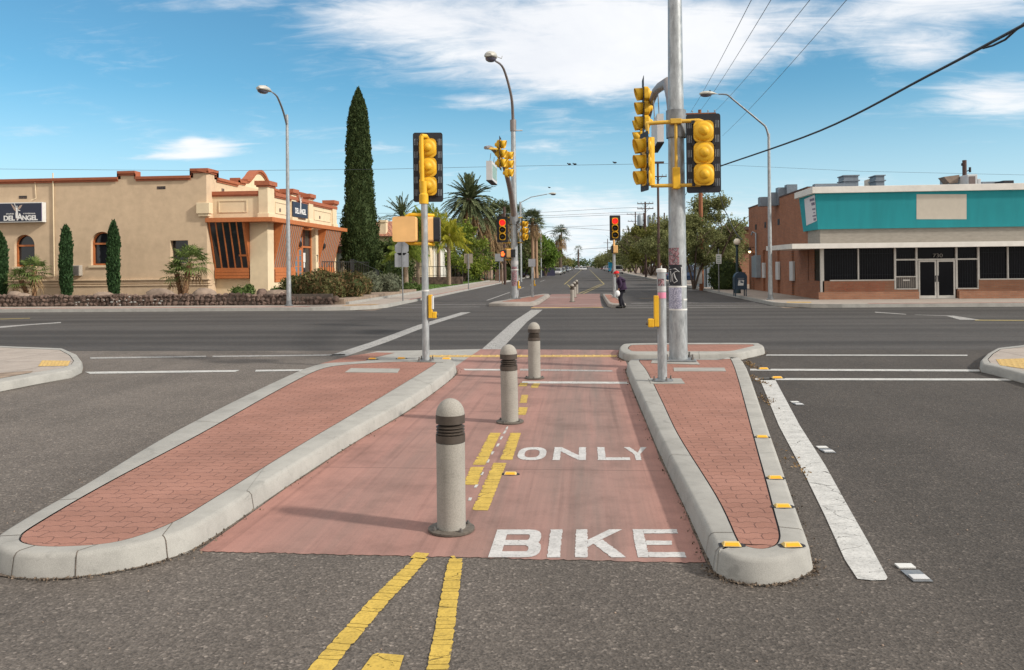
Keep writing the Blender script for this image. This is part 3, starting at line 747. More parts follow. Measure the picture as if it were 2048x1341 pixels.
# ================================================================= REFLECTIVE MARKERS
def make_marker():
    t = thing('reflective_marker', 'x', 'road marker')
    b = MB(); n = 12
    b.prism([(.085*math.cos(2*PI*i/n)*(1+.1*math.sin(3*i)), .05*math.sin(2*PI*i/n), 0) for i in range(n)], (0,0,.003)); b.build('glue_pad', M_epoxy, t, False)
    b = MB(); b.add([(-.056,-.036,.003),(.056,-.036,.003),(.056,.036,.003),(-.056,.036,.003),(-.046,-.012,.021),(.046,-.012,.021),(.046,.012,.021),(-.046,.012,.021)],
        [(4,5,6,7),(0,1,5,4),(1,2,6,5),(2,3,7,6),(3,0,4,7)]); b.build('body', M_cream2, t, False, bevel=.002)
    b = MB(); b.add([(-.044,-.0345,.0068),(.044,-.0345,.0068),(.038,-.0155,.0210),(-.038,-.0155,.0210)], [(0,1,2,3)]); b.build('reflector', M_amber, t, False)
    return t
RM = make_marker()
rml = [((1463,1091,.15),'amber kerb reflector at the left of the right island nose'),((1583,1092,.15),'amber kerb reflector at the right of the right island nose'),
    ((1565,1014,.15),'amber kerb reflector third from the nose, peaked black glue pad, right kerb'),((1550,957,.15),'amber kerb reflector halfway up the right kerb'),((1524,875,.15),'amber kerb reflector farthest up the right kerb'),
    ((1021,949,.004),'amber reflector on the pink lane left below the word ONLY'),((745,719,.01),'small amber reflector left of the left signal pole on the apron'),
    ((803,718,.01),'small amber reflector on the apron close to the left signal pole'),((893,719,.15),'small amber reflector on the kerb right of the left signal pole'),
    ((1527,739,.004),'amber reflector on the upper white crosswalk line by the right island'),((1554,757,.004),'amber reflector on the lower white crosswalk line by the right island'),((2038,759,.004),'amber reflector at the right end of the lower crosswalk line')]
for i, ((px,py,z), lb) in enumerate(rml):
    o = RM if i == 0 else copy_tree(RM); x, y = G(px, py, z); o.location = (x, y, z+.001); o['label'] = lb; o['group'] = 'amber reflective road markers'
    s_ = 1.0 if i < 6 else 1.5
    o.scale = (s_, s_, s_); o.rotation_euler = (0,0,R([0,8,4,3,0,0,0,0,0,0,0,0][i]))
def make_tile():
    t = thing('lane_marker', 'x', 'road marker')
    b = MB(); b.box(-.06,.06,-.19,-.01,0,.006); b.build('glue_patch', M_galvd, t, False)
    b = MB(); b.box(-.055,.055,.02,.09,.0,.012); b.build('ceramic_tile', M_signw, t, False, bevel=.003)
    b = MB(); b.box(-.052,.052,-.17,-.10,.006,.014); b.build('worn_tile', M_pvc, t, False, bevel=.003)
    return t
LM = make_tile()
for i, (px, py, lb) in enumerate([(1818,1142,'worn white lane marker nearest the camera right of the wide stripe'),(1648,899,'worn white lane marker in the middle of the right lane'),(1592,807,'small worn lane marker farthest along the wide white stripe')]):
    o = LM if i == 0 else copy_tree(LM); x, y = G(px, py); o.location = (x, y, .004); o.rotation_euler = (0,0,R(3)); o.scale=(.95,1.0,1)
    o['label'] = lb; o['group'] = 'worn ceramic lane markers'
# concrete utility lids in the islands
def lid(px, lb):
    t = thing('utility_cover', lb, 'utility cover', (0,0,0), 0, 'utility covers in the brick islands')
    c = [Vector((*G(x,y,.15),.1475)) for x, y in px]; b = MB(); b.prism(c, (0,0,.006)); b.build('lid_frame', M_kerb, t)
    ce = sum(c, Vector())/4; d = [ce+(p-ce)*.86+Vector((0,0,.0062)) for p in c]; b = MB(); b.prism(d, (0,0,.002)); b.build('lid', M_walk if 0 else M_kerb, t)
lid([(690,745),(795,746),(800,738),(702,737)], 'pale concrete utility cover in the left brick island')
lid([(1348,743),(1452,743),(1449,736),(1347,736)], 'pale concrete utility cover in the right brick island')
def pad(px, z=.149):
    c = [Vector((*G(x,y,.15),z)) for x, y in px]; b = MB(); b.prism(c, (0,0,.008)); o = b.build('concrete_pad', M_kerb); o['kind'] = 'structure'
pad([(812,724),(887,726),(905,720),(835,718)]); pad([(1302,727),(1400,730),(1390,719),(1306,718)]); pad([(1302,768),(1370,768),(1362,758),(1297,758)])
# ================================================================= TRAFFIC SIGNALS
def rrect(w_, h_, r_, n=4):
    pts = []
    for cx, cz, a0 in [(w_/2-r_,h_/2-r_,0),(-w_/2+r_,h_/2-r_,90),(-w_/2+r_,-h_/2+r_,180),(w_/2-r_,-h_/2+r_,270)]:
        for i in range(n+1):
            a = R(a0+90*i/n); pts.append((cx+r_*math.cos(a), cz+r_*math.sin(a)))
    return pts
def signal_head(name, parent, pos, rz, s=.41, plate=True, lit=0, n=3, slits=True, bikered=True):
    """lens side looks along local -Y turned by rz; children of a thing whose location is already set"""
    M = Matrix.Translation(Vector(pos)) @ Matrix.Rotation(rz, 4, 'Z'); k = s/.41
    h = MB(); H2 = s*n/2
    for i in range(n):
        zc = H2-s*(i+.5)
        pr = rrect(.37*k, s*.985, .095*k)
        h.prism([(x,-.034*k,z+zc) for x, z in pr][::-1], (0,.114*k,0), M, smooth=False)
        # domed back
        prof = [(.186,0),(.184,.03),(.168,.055),(.135,.07),(.098,.075),(.092,.082),(.090,.110),(.078,.138),(.05,.158),(.0001,.166)]
        Mz = M @ Matrix.Translation((0,.075*k,zc)) @ Matrix.Rotation(R(-90), 4, 'X')
        h.lathe([(r*k, z*k) for r, z in prof], 24, (0,0,0), Mz)
    hs = h.build(name, M_sy, parent, bevel=.006)
    if plate:
        b = MB(); b.prism([(x,-.018*k,z) for x, z in rrect(.64*k, s*n+.27*k, .05*k)][::-1], (0,.012*k,0), M); pl = b.build('backplate', M_black, hs)
        if slits:
            b = MB()
            for j in range(5):
                zc = H2-.06-j*(2*H2-.12)/4
                for q in range(3):
                    for sx in (-1,1):
                        x = sx*(.225+.03*q)*k; b.box(x-.004*k, x+.004*k, -.020*k, -.0035*k, zc-.07*k, zc+.07*k, M)
            b.build('louver_sky_strips', M_slit, pl)  # solid pale strips: sky brightness through the plate's openings put into the colour
        b = MB()
        for j in range(n+1):
            zc = H2-s*j
            for sx in (-1,1): b.box(sx*.19*k-.03*k, sx*.19*k+.03*k, -.005*k, .035*k, max(zc-.06*k,-H2-.01), min(zc+.06*k,H2+.01), M)
        b.build('plate_clip', M_black, pl)
    for i in range(n):
        zc = H2-s*(i+.5); rr = .166*k
        Ml = M @ Matrix.Translation((0,-.036*k,zc)) @ Matrix.Rotation(R(90), 4, 'X')
        b = MB(); b.lathe([(rr,0),(rr*.7,.02*k),(.0001,.03*k)], 24, (0,0,0), Ml); b.build('lens', M_red if (lit and i == lit-1) else M_lens, hs)
        b = MB(); nn = 22; L_ = .27*k; vs = []
        for j in range(nn+1):
            a = R(-62+304*j/nn); c_, s_ = math.cos(a), math.sin(a)
            dl = L_*(.80+.20*s_); 
            for r_, l_ in ((rr*1.08,0),(rr*1.12,dl),(rr*1.06,dl),(rr*1.02,0)):
                vs.append((r_*c_, -.034*k-l_, zc+r_*s_-l_*.06))
        b.add(vs, [(4*j+q,4*j+(q+1)%4,4*j+4+(q+1)%4,4*j+4+q) for j in range(nn) for q in range(4)], True, M)
        b.build('visor', M_sy, hs)
    return hs
def ped_head(parent, pos, rz, lit=False, w_=.47, h_=.50, m=M_sy2):
    M = Matrix.Translation(Vector(pos)) @ Matrix.Rotation(rz, 4, 'Z')
    b = MB(); b.prism([(x,-.05,z) for x, z in rrect(w_, h_, .045, 5)][::-1], (0,.22,0), M)
    hs = b.build('pedestrian_signal', m, parent, bevel=.035, seg=4)
    b = MB(); pr = rrect(w_*.96, h_*.96, .04); 
    b.prism([(x,-.16,z) for x, z in pr][::-1], (0,.105,0), M); b.build('hood', M_black, hs)
    b = MB(); b.prism([(x,-.172,z) for x, z in rrect(w_*.84, h_*.84, .03)][::-1], (0,.008,0), M); b.build('screen', M_lens, hs)
    if lit:
        b = MB(); x0 = -.10; z0 = -.13; k = 1.15
        def hb(a0, a1, z_0, z_1): b.box(x0+a0*k, x0+a1*k, -.180, -.173, z0+z_0*k, z0+z_1*k, M)
        b.prism([(x0+x*k,-.180,z0+z*k) for x, z in [(-.06,0),(.05,0),(.07,.05),(.11,.11),(.09,.13),(.055,.10),(.055,.115),(-.075,.115),(-.08,.05)]], (0,.006,0), M)
        for i, (xx, tp) in enumerate([(-.075,.19),(-.041,.22),(-.007,.23),(.027,.20)]): hb(xx, xx+.027, .112, tp)
        b.build('hand_symbol', M_hand, hs)
    return hs
def pipe(parent, pts, r, m=M_arm, name='bracket', n=10):
    b = MB(); b.tube(pts, r, n); return b.build(name, m, parent)
def button(parent, x, y, z, side=1, m=M_sy, sticker=False, sc=1.0):
    """push-button bracket beside a pole: plate with sign, box and button"""
    b = MB(); b.box(x-.028*sc, x+.028*sc, y-.05, y+.05, z-.04, z+.34*sc); o = b.build('button_bracket', m, parent, bevel=.008)
    b = MB(); b.box(x+.028*sc, x+.10*sc, y-.05, y+.05, z-.04*sc, z+.065*sc) if side > 0 else b.box(x-.10*sc, x-.028*sc, y-.05, y+.05, z-.04*sc, z+.065*sc)
    q = b.build('button_box', m, o, bevel=.015)
    b = MB(); b.lathe([(.03,0),(.03,.03),(.0001,.035)], 12, (0,0,0), Matrix.Translation((x+side*.10*sc,y,z+.012)) @ Matrix.Rotation(R(90*side),4,'Y')); b.build('push_button', M_bolt, q)
    if sticker:
        b = MB(); b.box(x+side*.03, x+side*.055, y-.045, y+.045, z+.11*sc, z+.32*sc); b.build('instruction_sign', M_signw, o)
def bolts(parent, x, y, z, r, n=4, k=1.0, a0=45):
    for i in range(n):
        a = R(a0+360/n*i); b = MB()
        b.lathe([(.0001,0),(.026*k,0),(.026*k,.035*k),(.015*k,.036*k),(.015*k,.085*k),(.0001,.087*k)], 8, (x+r*math.cos(a), y+r*math.sin(a), z)); b.build('anchor_bolt', M_bolt, parent)
# ---- left near signal
x, y = G(852, 723, .15)
t = thing('traffic_signal', 'slim galvanised signal pole on the left brick island, yellow signal seen from behind', 'traffic signal', (x,y,.15))
SP = t
zt = at(848, 405, y).z
b = MB(); b.lathe([(.0001,0),(.068,0),(.064,.6),(.062,zt-.15),(.0001,zt-.15)], 20, (x,y,.155)); b.build('pole', M_galv, t)
b = MB(); b.box(x-.13,x+.13,y-.13,y+.13,.152,.175); b.build('base_plate', M_galvd, t); bolts(t, x, y, .175, .15, 4, .8)
pc_ = at(852, 335, y-.0); hx = at(856, 335, y+.22)
signal_head('signal_head', t, (hx.x, y+.22, hx.z), R(180+7), s=.358)
tp = at(846, 270, y); bt = at(848, 405, y)
b = MB(); b.lathe([(.0001,0),(.085,0),(.088,.02),(.085,.17),(.062,.2),(.062,.42),(.0001,.42)], 16, (x-.01,y,bt.z-.03)); b.build('slip_fitter', M_sy, t)
pipe(t, [(x-.035,y,bt.z+.3),(x-.045,y,tp.z-.06),(x-.045,y,tp.z-.02)], .042, M_sy, 'riser')
pipe(t, [(x-.045,y,tp.z-.02),(x+.02,y+.12,tp.z-.01),(hx.x,y+.2,tp.z-.05)], .04, M_sy)
c1 = at(810, 459, y-.12); ph = ped_head(t, (c1.x, y-.05, c1.z), R(180), w_=.43, h_=.465)
c2 = at(859, 459, y+.05); ph2 = ped_head(t, (c2.x, y+.22, c2.z), R(97), w_=.43, h_=.465)
for py0, dz in ((429, .30), (487, -.30)):
    zz_ = at(840, py0, y).z
    pipe(t, [(c1.x,y+.02,zz_-dz*.35),(c1.x,y+.02,zz_-dz*.1),(c1.x+.06,y+.02,zz_),(x,y,zz_-.01),(x+.14,y+.12,zz_-.02),(c2.x-.02,y+.22,zz_-dz*.15)], .033, M_sy)
zb = at(864, 632, y).z; button(t, x+.10, y-.02, zb, 1, sticker=True, sc=1.15)
b = MB(); b.lathe([(.066,0),(.069,0),(.069,.03),(.066,.03)], 16, (x,y,.15+1.3)); b.build('pole_band', M_signw, t)
# ---- right near big pole
x, y = G(1357, 722, .15)
t = thing('signal_mast', 'thick galvanised mast on the right brick island, covered in stickers and carrying yellow signals', 'traffic signal', (x,y,.15))
b = MB(); b.lathe([(.0001,0),(.166,0),(.157,2),(.145,4),(.122,7),(.10,9.6),(.0001,9.65)], 36, (x,y,.19)); b.build('pole', M_galv, t)
b = MB(); b.box(x-.29,x+.29,y-.27,y+.27,.157,.192); b.build('base_plate', M_galvd, t, bevel=.01); bolts(t, x, y, .192, .315, 4, 1.15)
ys = y-.26
hR = at(1407, 307, ys); signal_head('signal_head', t, (hR.x, ys-.0, hR.z), R(180-3), s=.385)
bzt = at(1350, 243, ys-.02).z; bzb = at(1350, 371, ys-.02).z
yb = y-.24
pipe(t, [(at(1292,243,yb).x,yb,bzt-.02),(at(1350,243,yb).x,yb,bzt),(at(1398,243,yb).x,yb,bzt+.01),(hR.x-.02,yb,bzt),(hR.x,yb+.02,bzt-.10)], .036)
pipe(t, [(at(1302,371,yb).x,yb,bzb),(at(1350,371,yb).x,yb,bzb),(at(1400,371,yb).x,yb,bzb),(hR.x,yb+.02,bzb+.09)], .034)
xm = at(1352,300,yb).x
pipe(t, [(xm,yb,bzt),(xm,yb,bzb+.3)], .028)
b = MB(); b.box(xm-.065,xm+.065,yb-.06,yb+.10,bzb-.06,bzb+.32); b.build('junction_box', M_sy, t, bevel=.01)
b = MB(); b.box(xm-.10,xm+.10,yb-.05,yb+.1,bzt-.04,bzt+.05); b.build('pole_clamp', M_arm, t, bevel=.01)
# side heads facing the cross street (to the left)
hc = at(1292, 324, yb); signal_head('side_signal_head', t, (hc.x-.02, yb, hc.z), R(-90+14), s=.288, plate=True, slits=True)
pipe(t, [(hc.x+.03,yb,bzt-.02),(hc.x+.03,yb,hc.z+.5)], .036)
b = MB(); b.lathe([(.0001,-.43),(.086,-.43),(.086,.43),(.0001,.43)], 14, (hc.x+.07,yb,hc.z)); b.build('signal_housing', M_sy, t, bevel=.008)
# mast arm reaching out over the cross street
yA = 24.0; xa = x+.28
zA = at(1315, 203, yA).z
b = MB(); b.tube([(x,y+.02,4.45),(x+.03,y+.9,5.1),(x+.07,y+2.0,5.65),(x+.14,19.9,6.12),(x+.2,21.8,6.42),(xa,yA,6.60),(xa+.1,26.4,6.66),(xa+.16,28.4,6.68)], [.13,.12,.115,.11,.10,.09,.08,.075], 14); b.build('mast_arm', M_armp, t)
b = MB(); b.lathe([(.18,0),(.18,.5),(.165,.5),(.165,0)], 20, (x,y,4.2)); b.build('arm_collar', M_galvd, t)
hA = at(1288, 217, yA); signal_head('arm_signal_head', t, (hA.x+.02, yA, hA.z), R(-90+6), s=.405, plate=False)
b = MB(); b.box(hA.x-.03,hA.x-.018,yA-.35,yA+.35,hA.z-.72,hA.z+.86); b.build('backplate', M_black, t)
pipe(t, [(hA.x+.1,yA,zA),(xa,yA,zA)], .05)
hB = at(1282, 268, 27.2); signal_head('arm_signal_head', t, (hB.x, 27.2, hB.z-.1), R(-90), s=.38, plate=False)
# street-name light box hung under the arm, edge-on
p1 = at(1321, 257, 20.6)
b = MB(); b.box(p1.x-.08,p1.x+.08,20.6,22.4,p1.z-.33,p1.z+.36); sb = b.build('street_name_sign', M_pvc, t)
b = MB(); b.box(p1.x-.085,p1.x+.085,20.59,22.41,p1.z-.36,p1.z-.332); b.build('sign_underside', M_black, sb)
for yy_ in (20.9,22.2): pipe(sb, [(p1.x,yy_,p1.z+.3),(x+.17,yy_,6.25)], .015, M_galvd, 'hanger')
# stickers and bands wrapped on the pole
def wrap(name, zc, h_, a0, a1, rr, m, n=10, par=t, cx=x, cy=y):
    b = MB(); vs = []
    for j in range(n+1):
        a = R(lerp(a0,a1,j/n))
        for zq in (-h_/2, h_/2): vs.append((cx+rr*math.sin(a), cy-rr*math.cos(a), zc+zq))
    b.add(vs, [(2*j,2*j+2,2*j+3,2*j+1) for j in range(n)], True); return b.build(name, m, par)
def stickmat(name, c1, c2, c3, sc):
    m, q = newmat(name, .6); v = q.coord(); nn = q.noise(v, sc, 3, .7, .8)
    q.link(q.ramp(nn, [(.38, c1), (.46, c2), (.54, c3), (.60, c1)]), q.b.inputs['Base Color']); return m
S1 = stickmat('sticker_collage', (.30,.27,.28), (.04,.03,.035), (.36,.14,.16), 14)
S2 = stickmat('sticker_print', (.46,.46,.55), (.10,.10,.16), (.40,.40,.5), 34)
S3 = simple('sticker_grey', (.42,.42,.42), .6); S4 = simple('sticker_pink', (.62,.22,.33), .6)
def zpx(py, px=1345): return at(px, py, y-.16).z
wrap('sticker', (zpx(490)+zpx(545))/2, zpx(502)-zpx(545), -75, 5, .163, S1)
wrap('sticker', (zpx(530)+zpx(572))/2+.0, zpx(532)-zpx(574), -75, 22, .1645, M_black)
wrap('sticker', (zpx(577)+zpx(618))/2, zpx(575)-zpx(620), -85, 18, .1645, S2)
def strokes_on_pole(lines, rr, w_):
    b = MB()
    for ln in lines:
        b.tube([(x+rr*math.sin(R(a)), y-rr*math.cos(R(a)), z) for a, z in ln], w_, 6)
    b.build('sticker_drawing', S3, t)
z0_, z1_ = zpx(572), zpx(534); hh = z1_-z0_
def zz2(v): return z0_+hh*v
strokes_on_pole([[(-70,zz2(.97)),(18,zz2(.97)),(18,zz2(.06)),(-70,zz2(.06))],[(-62,zz2(.85)),(-20,zz2(.9)),(5,zz2(.72)),(-18,zz2(.75)),(-38,zz2(.62)),(-38,zz2(.25)),(-28,zz2(.15)),(-8,zz2(.25)),(-22,zz2(.42)),(-30,zz2(.7))],[(-55,zz2(.78)),(-48,zz2(.5)),(-52,zz2(.2))]], .1665, .009)
for py_, a0, a1 in ((574,-80,70),(620,-80,80),(600,30,75)): wrap('tape_band', zpx(py_), .03, a0, a1, .1660, M_signw)
# ---- short push-button post
x, y = G(1325, 763, .15)
t = thing('button_post', 'short grey push-button post with pink sticker in front of the thick mast', 'post', (x,y,.15))
zt = at(1321, 541, y).z
b = MB(); b.lathe([(.0001,0),(.070,0),(.068,zt-.2),(.0001,zt-.2)], 20, (x,y,.18)); b.build('post', M_galv, t)
b = MB(); b.lathe([(.0001,0),(.076,0),(.076,.045),(.06,.055),(.0001,.06)], 20, (x,y,zt-.03)); b.tube([(x,y,zt+.02),(x,y,zt+.07)], .008, 6); b.build('cap', M_signw, t)
b = MB(); b.lathe([(.0001,0),(.16,0),(.16,.018),(.09,.03),(.0001,.03)], 20, (x,y,.158)); b.build('base_plate', M_galvd, t); bolts(t, x, y, .172, .135, 4, .7, 20)
y_=y
for (pa_, pb_, m_, a0, a1) in ((558,572,S1,-50,30),(573,583,S3,-60,60),(585,597,S4,-55,60)):
    z1, z2 = at(1321,pa_,y).z, at(1321,pb_,y).z
    wrap('sticker', (z1+z2)/2, z1-z2, a0, a1, .072, m_, 8, t, x, y)
zb = at(1310, 648, y).z; button(t, x-.085, y-.03, zb, -1, sc=1.25)
# ---- far left mast
y = 44.4; q = at(1030, 604, y); x = q.x
t = thing('signal_mast', 'tall far mast with curved street lamp and mast arm, on the far left island', 'traffic signal', (x,y,.15))
ztop = at(1020, 250, y).z
b = MB(); b.lathe([(.0001,0),(.21,0),(.19,2.5),(.15,6),(.125,ztop-.15),(.0001,ztop-.1)], 24, (x,y,.16)); b.build('pole', M_galv, t)
b = MB(); b.box(x-.32,x+.32,y-.3,y+.3,.152,.19); b.build('base_plate', M_galvd, t); bolts(t, x, y, .19, .33, 4, 1.6)
e1 = at(990, 122, 40.6)
b = MB(); b.tube(catmull([(x,y,ztop-.4),(x,y-.1,ztop+.35),(x-.02,43.6,ztop+1.4),(lerp(x,e1.x,.55),42.4,ztop+2.55),(e1.x,40.6,e1.z)],5,False), [lerp(.10,.045,i/20) for i in range(21)], 10); b.build('lamp_arm', M_armp, t)
b = MB(); b.lathe([(.17,-.35),(.17,.25),(.13,.27)], 16, (x,y,ztop)); b.build('collar', M_armp, t)
def luminaire(parent, c, d, L_=.85, w_=.36, h_=.26, photocell=True):
    """cobra-head lamp: c = mounting end, d = horizontal direction it points"""
    d = Vector(d).normalized(); n = Vector((-d.y, d.x, 0)); up = Vector((0,0,1)); b = MB()
    sec = [(0,.10,.10,0),(.12,.2,.2,.02),(.35,.75,.75,.04),(.6,1,1,.04),(.85,.92,.85,.03),(1,.5,.4,.02)]
    vs = []; k = 12
    for s, a, h, dz in sec:
        for j in range(k):
            th = 2*PI*j/k; zz = math.sin(th)
            vs.append(Vector(c)+d*(s*L_)+n*(w_/2*a*math.cos(th))+up*(h_/2*h*(zz if zz > 0 else zz*.55)+dz))
    b.add(vs, [(i*k+j, i*k+(j+1)%k, (i+1)*k+(j+1)%k, (i+1)*k+j) for i in range(len(sec)-1) for j in range(k)], True)
    b.add(vs[-k:], [tuple(range(k))]); o = b.build('lamp_head', M_lampcase, parent)
    b = MB(); p = Vector(c)+d*(L_*.68)+up*(-h_*.22); M = Matrix.Translation(p) @ Matrix(((d.x,n.x,0,0),(d.y,n.y,0,0),(0,0,1,0),(0,0,0,1)))
    b.lathe([(.0001,-.6),(.5,-.5),(.85,-.25),(1,.1)], 16, (0,0,0), M @ Matrix.Diagonal((L_*.3,w_*.44,h_*.45,1))); b.build('lens', M_lampglass, o)
    if photocell: b = MB(); b.cyl(Vector(c)+d*(L_*.45)+up*(h_*.42), .04, .08, 8); b.build('photocell', M_black, o)
    return o
luminaire(t, (e1.x,e1.y+.1,e1.z+.05), (-.22,-1,0), 1.0, .62, .52, False)
b = MB(); b.tube([(e1.x+.1,e1.y,e1.z+.2),(e1.x+.32,e1.y,e1.z+.1),(e1.x+.36,e1.y,e1.z+.22)], .02, 6); b.build('bird_spike', M_lampcase, t)
zc_ = at(1020,262,y).z; b = MB(); b.tube([(x,y,zc_),(x+.5,y,zc_+.0)], .035, 8); b.build('camera_arm', M_pvc, t)
z0 = at(1022,436,y).z
b = MB(); ar = catmull([(x,y,z0),(x-.05,y-1.2,z0+1.2),(x-.12,y-3.2,z0+2.15),(x-.12,39.0,z0+2.45),(at(984,318,36.0).x,36.0,z0+2.55),(at(971,296,33.4).x,33.4,at(971,296,33.4).z)],4,False)
b.tube(ar, [lerp(.16,.07,i/20) for i in range(21)], 12); b.build('mast_arm', M_armp, t)
b = MB(); b.lathe([(.24,0),(.24,.6),(.19,.6)], 18, (x,y,z0-.35)); b.build('arm_collar', M_galvd, t)
hA = at(1001,308,36.6); signal_head('arm_signal_head', t, (hA.x-.02,36.6,hA.z), R(90-6), s=.41, plate=False)
b = MB(); b.box(hA.x-.01,hA.x+.0,36.2,37.0,hA.z-.72,hA.z+.74); b.build('backplate', M_black, t)
hB = at(1016,329,39.0); signal_head('arm_signal_head', t, (hB.x-.02,39.0,hB.z), R(90-6), s=.41, plate=False)
pipe(t, [(at(973,296,34).x,34,at(973,297,34).z),(hA.x-.1,36.4,at(992,299,36.4).z)], .05, M_arm)
b = MB(); p = at(983,346,35.2); b.box(p.x-.12,p.x+.12,34.3,36.3,p.z-.40,p.z+.40); sb = b.build('street_name_sign', M_pvc, t)
b = MB(); b.box(p.x+.122,p.x+.128,34.5,36.1,p.z-.28,p.z+.28); b.build('sign_face', simple('pale_green_face', (.22,.34,.30), .5), sb)
b = MB(); b.box(p.x-.125,p.x+.125,34.28,36.32,p.z-.43,p.z-.401); b.build('sign_underside', M_black, sb)
for yy_ in (34.6,35.9): pipe(sb, [(p.x,yy_,p.z+.38),(p.x+.05,yy_,p.z+.75)], .015, M_galvd, 'hanger')
hF = at(1005,460,y-.1); signal_head('signal_head', t, (hF.x,y-.15,hF.z), R(5), s=.375, lit=1, slits=False)
hS = at(1047,462,y); signal_head('side_signal_head', t, (hS.x,y,hS.z), R(70), s=.345, plate=False)
b = MB(); b.box(hS.x-.10,hS.x-.05,y-.3,y+.3,hS.z-.62,hS.z+.66); b.build('backplate', M_black, t)
for py_ in (436, 486): pipe(t, [(hF.x,y,at(1020,py_,y).z),(hS.x-.06,y,at(1020,py_,y).z)], .035)
hp = at(1009,508,y-.2); ped_head(t, (hp.x,y-.1,hp.z), R(4), True, .46, .42)
hq = at(1027,507,y-.3); ped_head(t, (hq.x-.12,y-.35,hq.z), R(75), False, .46, .44)
for py_ in (498,520): pipe(t, [(hp.x,y+.05,at(1016,py_,y).z),(x,y-.1,at(1016,py_,y).z)], .035)
zb = at(1036,576,y-.2).z; button(t, x+.22, y-.12, zb, 1, sticker=True, sc=1.1)
wrap('sticker', at(1028,553,y).z, 1.05, -50, 40, .205, S1, 10, t, x, y); wrap('tape_band', at(1028,540,y).z, .05, -80, 80, .208, M_signw, 10, t, x, y); wrap('tape_band', at(1028,526,y).z, .22, -70, 80, .205, S3, 10, t, x, y)
# far post
y = 46.8; q = at(1065.5, 600, y); x = q.x
t = thing('button_post', 'thin push-button post with small square sign on the far left island', 'post', (x,y,.15))
zt = at(1064,522,y).z; b = MB(); b.lathe([(.0001,0),(.075,0),(.07,zt-.15),(.0001,zt-.15)], 12, (x,y,.15)); b.build('post', M_galv, t)
b = MB(); p = at(1064,526,y); b.box(p.x-.2,p.x+.2,y-.10,y-.08,p.z-.22,p.z+.22); b.build('sign_plate', M_signback, t)
zb = at(1066,571,y).z; button(t, x+.10, y, zb, 1, sticker=True, sc=.9)
# ---- far right signal
y = 45.4; q = at(1229, 601, y); x = q.x
t = thing('traffic_signal', 'slim far signal pole with red light facing the camera, behind the walking man', 'traffic signal', (x,y,.15))
zt = at(1229,508,y).z; b = MB(); b.lathe([(.0001,0),(.085,0),(.08,zt-.15),(.0001,zt-.15)], 16, (x,y,.155)); b.build('pole', M_galv, t)
b = MB(); b.box(x-.16,x+.16,y-.15,y+.15,.152,.18); b.build('base_plate', M_galvd, t)
hF = at(1230,456.5,y); signal_head('signal_head', t, (hF.x,y,hF.z), R(2), s=.375, lit=1, slits=False)
pipe(t, [(x,y,at(1229,510,y).z),(x,y,at(1229,480,y).z)], .06, M_sy2, 'riser')
hp = at(1231,499,y); ped_head(t, (hp.x-.05,y,hp.z), R(-95), False, .36, .42)
# ================================================================= STREET LAMPS
def lampolepole(px, py, y, topy, label, headpx, Yh, armpts, d, L_, w_, h_):
    q = at(px, py, y); x = q.x; zb = .15
    t = thing('street_lamp', label, 'street lamp', (x,y,zb))
    zt = at(px-3, topy, y).z
    b = MB(); b.lathe([(.0001,0),(.115,0),(.10,1.5),(.065,zt-zb),(.0001,zt-zb+.02)], 20, (x,y,zb)); b.build('pole', M_galv, t)
    b = MB(); b.lathe([(.0001,0),(.2,0),(.2,.04),(.13,.06),(.12,.25),(.10,.26)], 20, (x,y,zb)); b.build('base_plate', M_galvd, t)
    A_ = [Vector((x,y,zt+dz)) if i == 0 else at(*p) for i, (p, dz) in enumerate(armpts)]
    b = MB(); P = catmull(A_, 5, False); b.tube(P, [lerp(.055,.032,i/(len(P)-1)) for i in range(len(P))], 8); b.build('lamp_arm', M_galvd, t)
    luminaire(t, A_[-1], d, L_, w_, h_); return t
y=37.9; lampolepole(578,620,y,230,'tall grey street lamp standing at the stone wall of the tan building', 0,0, [((0,0,0),-.5),((566,222,37.4),0),((556,197,36.2),0),((551,190,35.4),0),((546,186,34.9),0)], (-.35,-1,0), .95,.42,.34)
y=41.2; lampolepole(1541,607,y,268,'tall grey street lamp on the right corner in front of the brick building', 0,0, [((0,0,0),-.2),((1532,256,41.2),0),((1520,244,41.2),0),((1468,201,41.0),0),((1456,191,41.0),0),((1446,189,41.0),0),((1437,189,41.0),0)], (-1,-.1,0), .92,.34,.27)
# distant street lamps
for px, topy, y, lb, ax in [(1086,470,128,'distant grey street lamp by the bright green tree',1),(1046,404,92,'distant lamp arm showing right of the palms',1)]:
    p = at(px-4 if ax else px, 540, y); t = thing('street_lamp', lb, 'street lamp', (p.x,y,.15)); zt = at(px, topy, y).z
    b = MB(); b.tube([(p.x,y,.15),(p.x,y,zt)], .12, 8); b.build('pole', M_galv, t)
    b = MB(); b.tube([(p.x,y,zt-.1),(p.x+1.2,y,zt+.5),(p.x+3.0,y,zt+.8)], .05, 6); b.build('lamp_arm', M_galv, t); luminaire(t, (p.x+3.0,y,zt+.8), (1,0,0), 1.0,.4,.3,False)
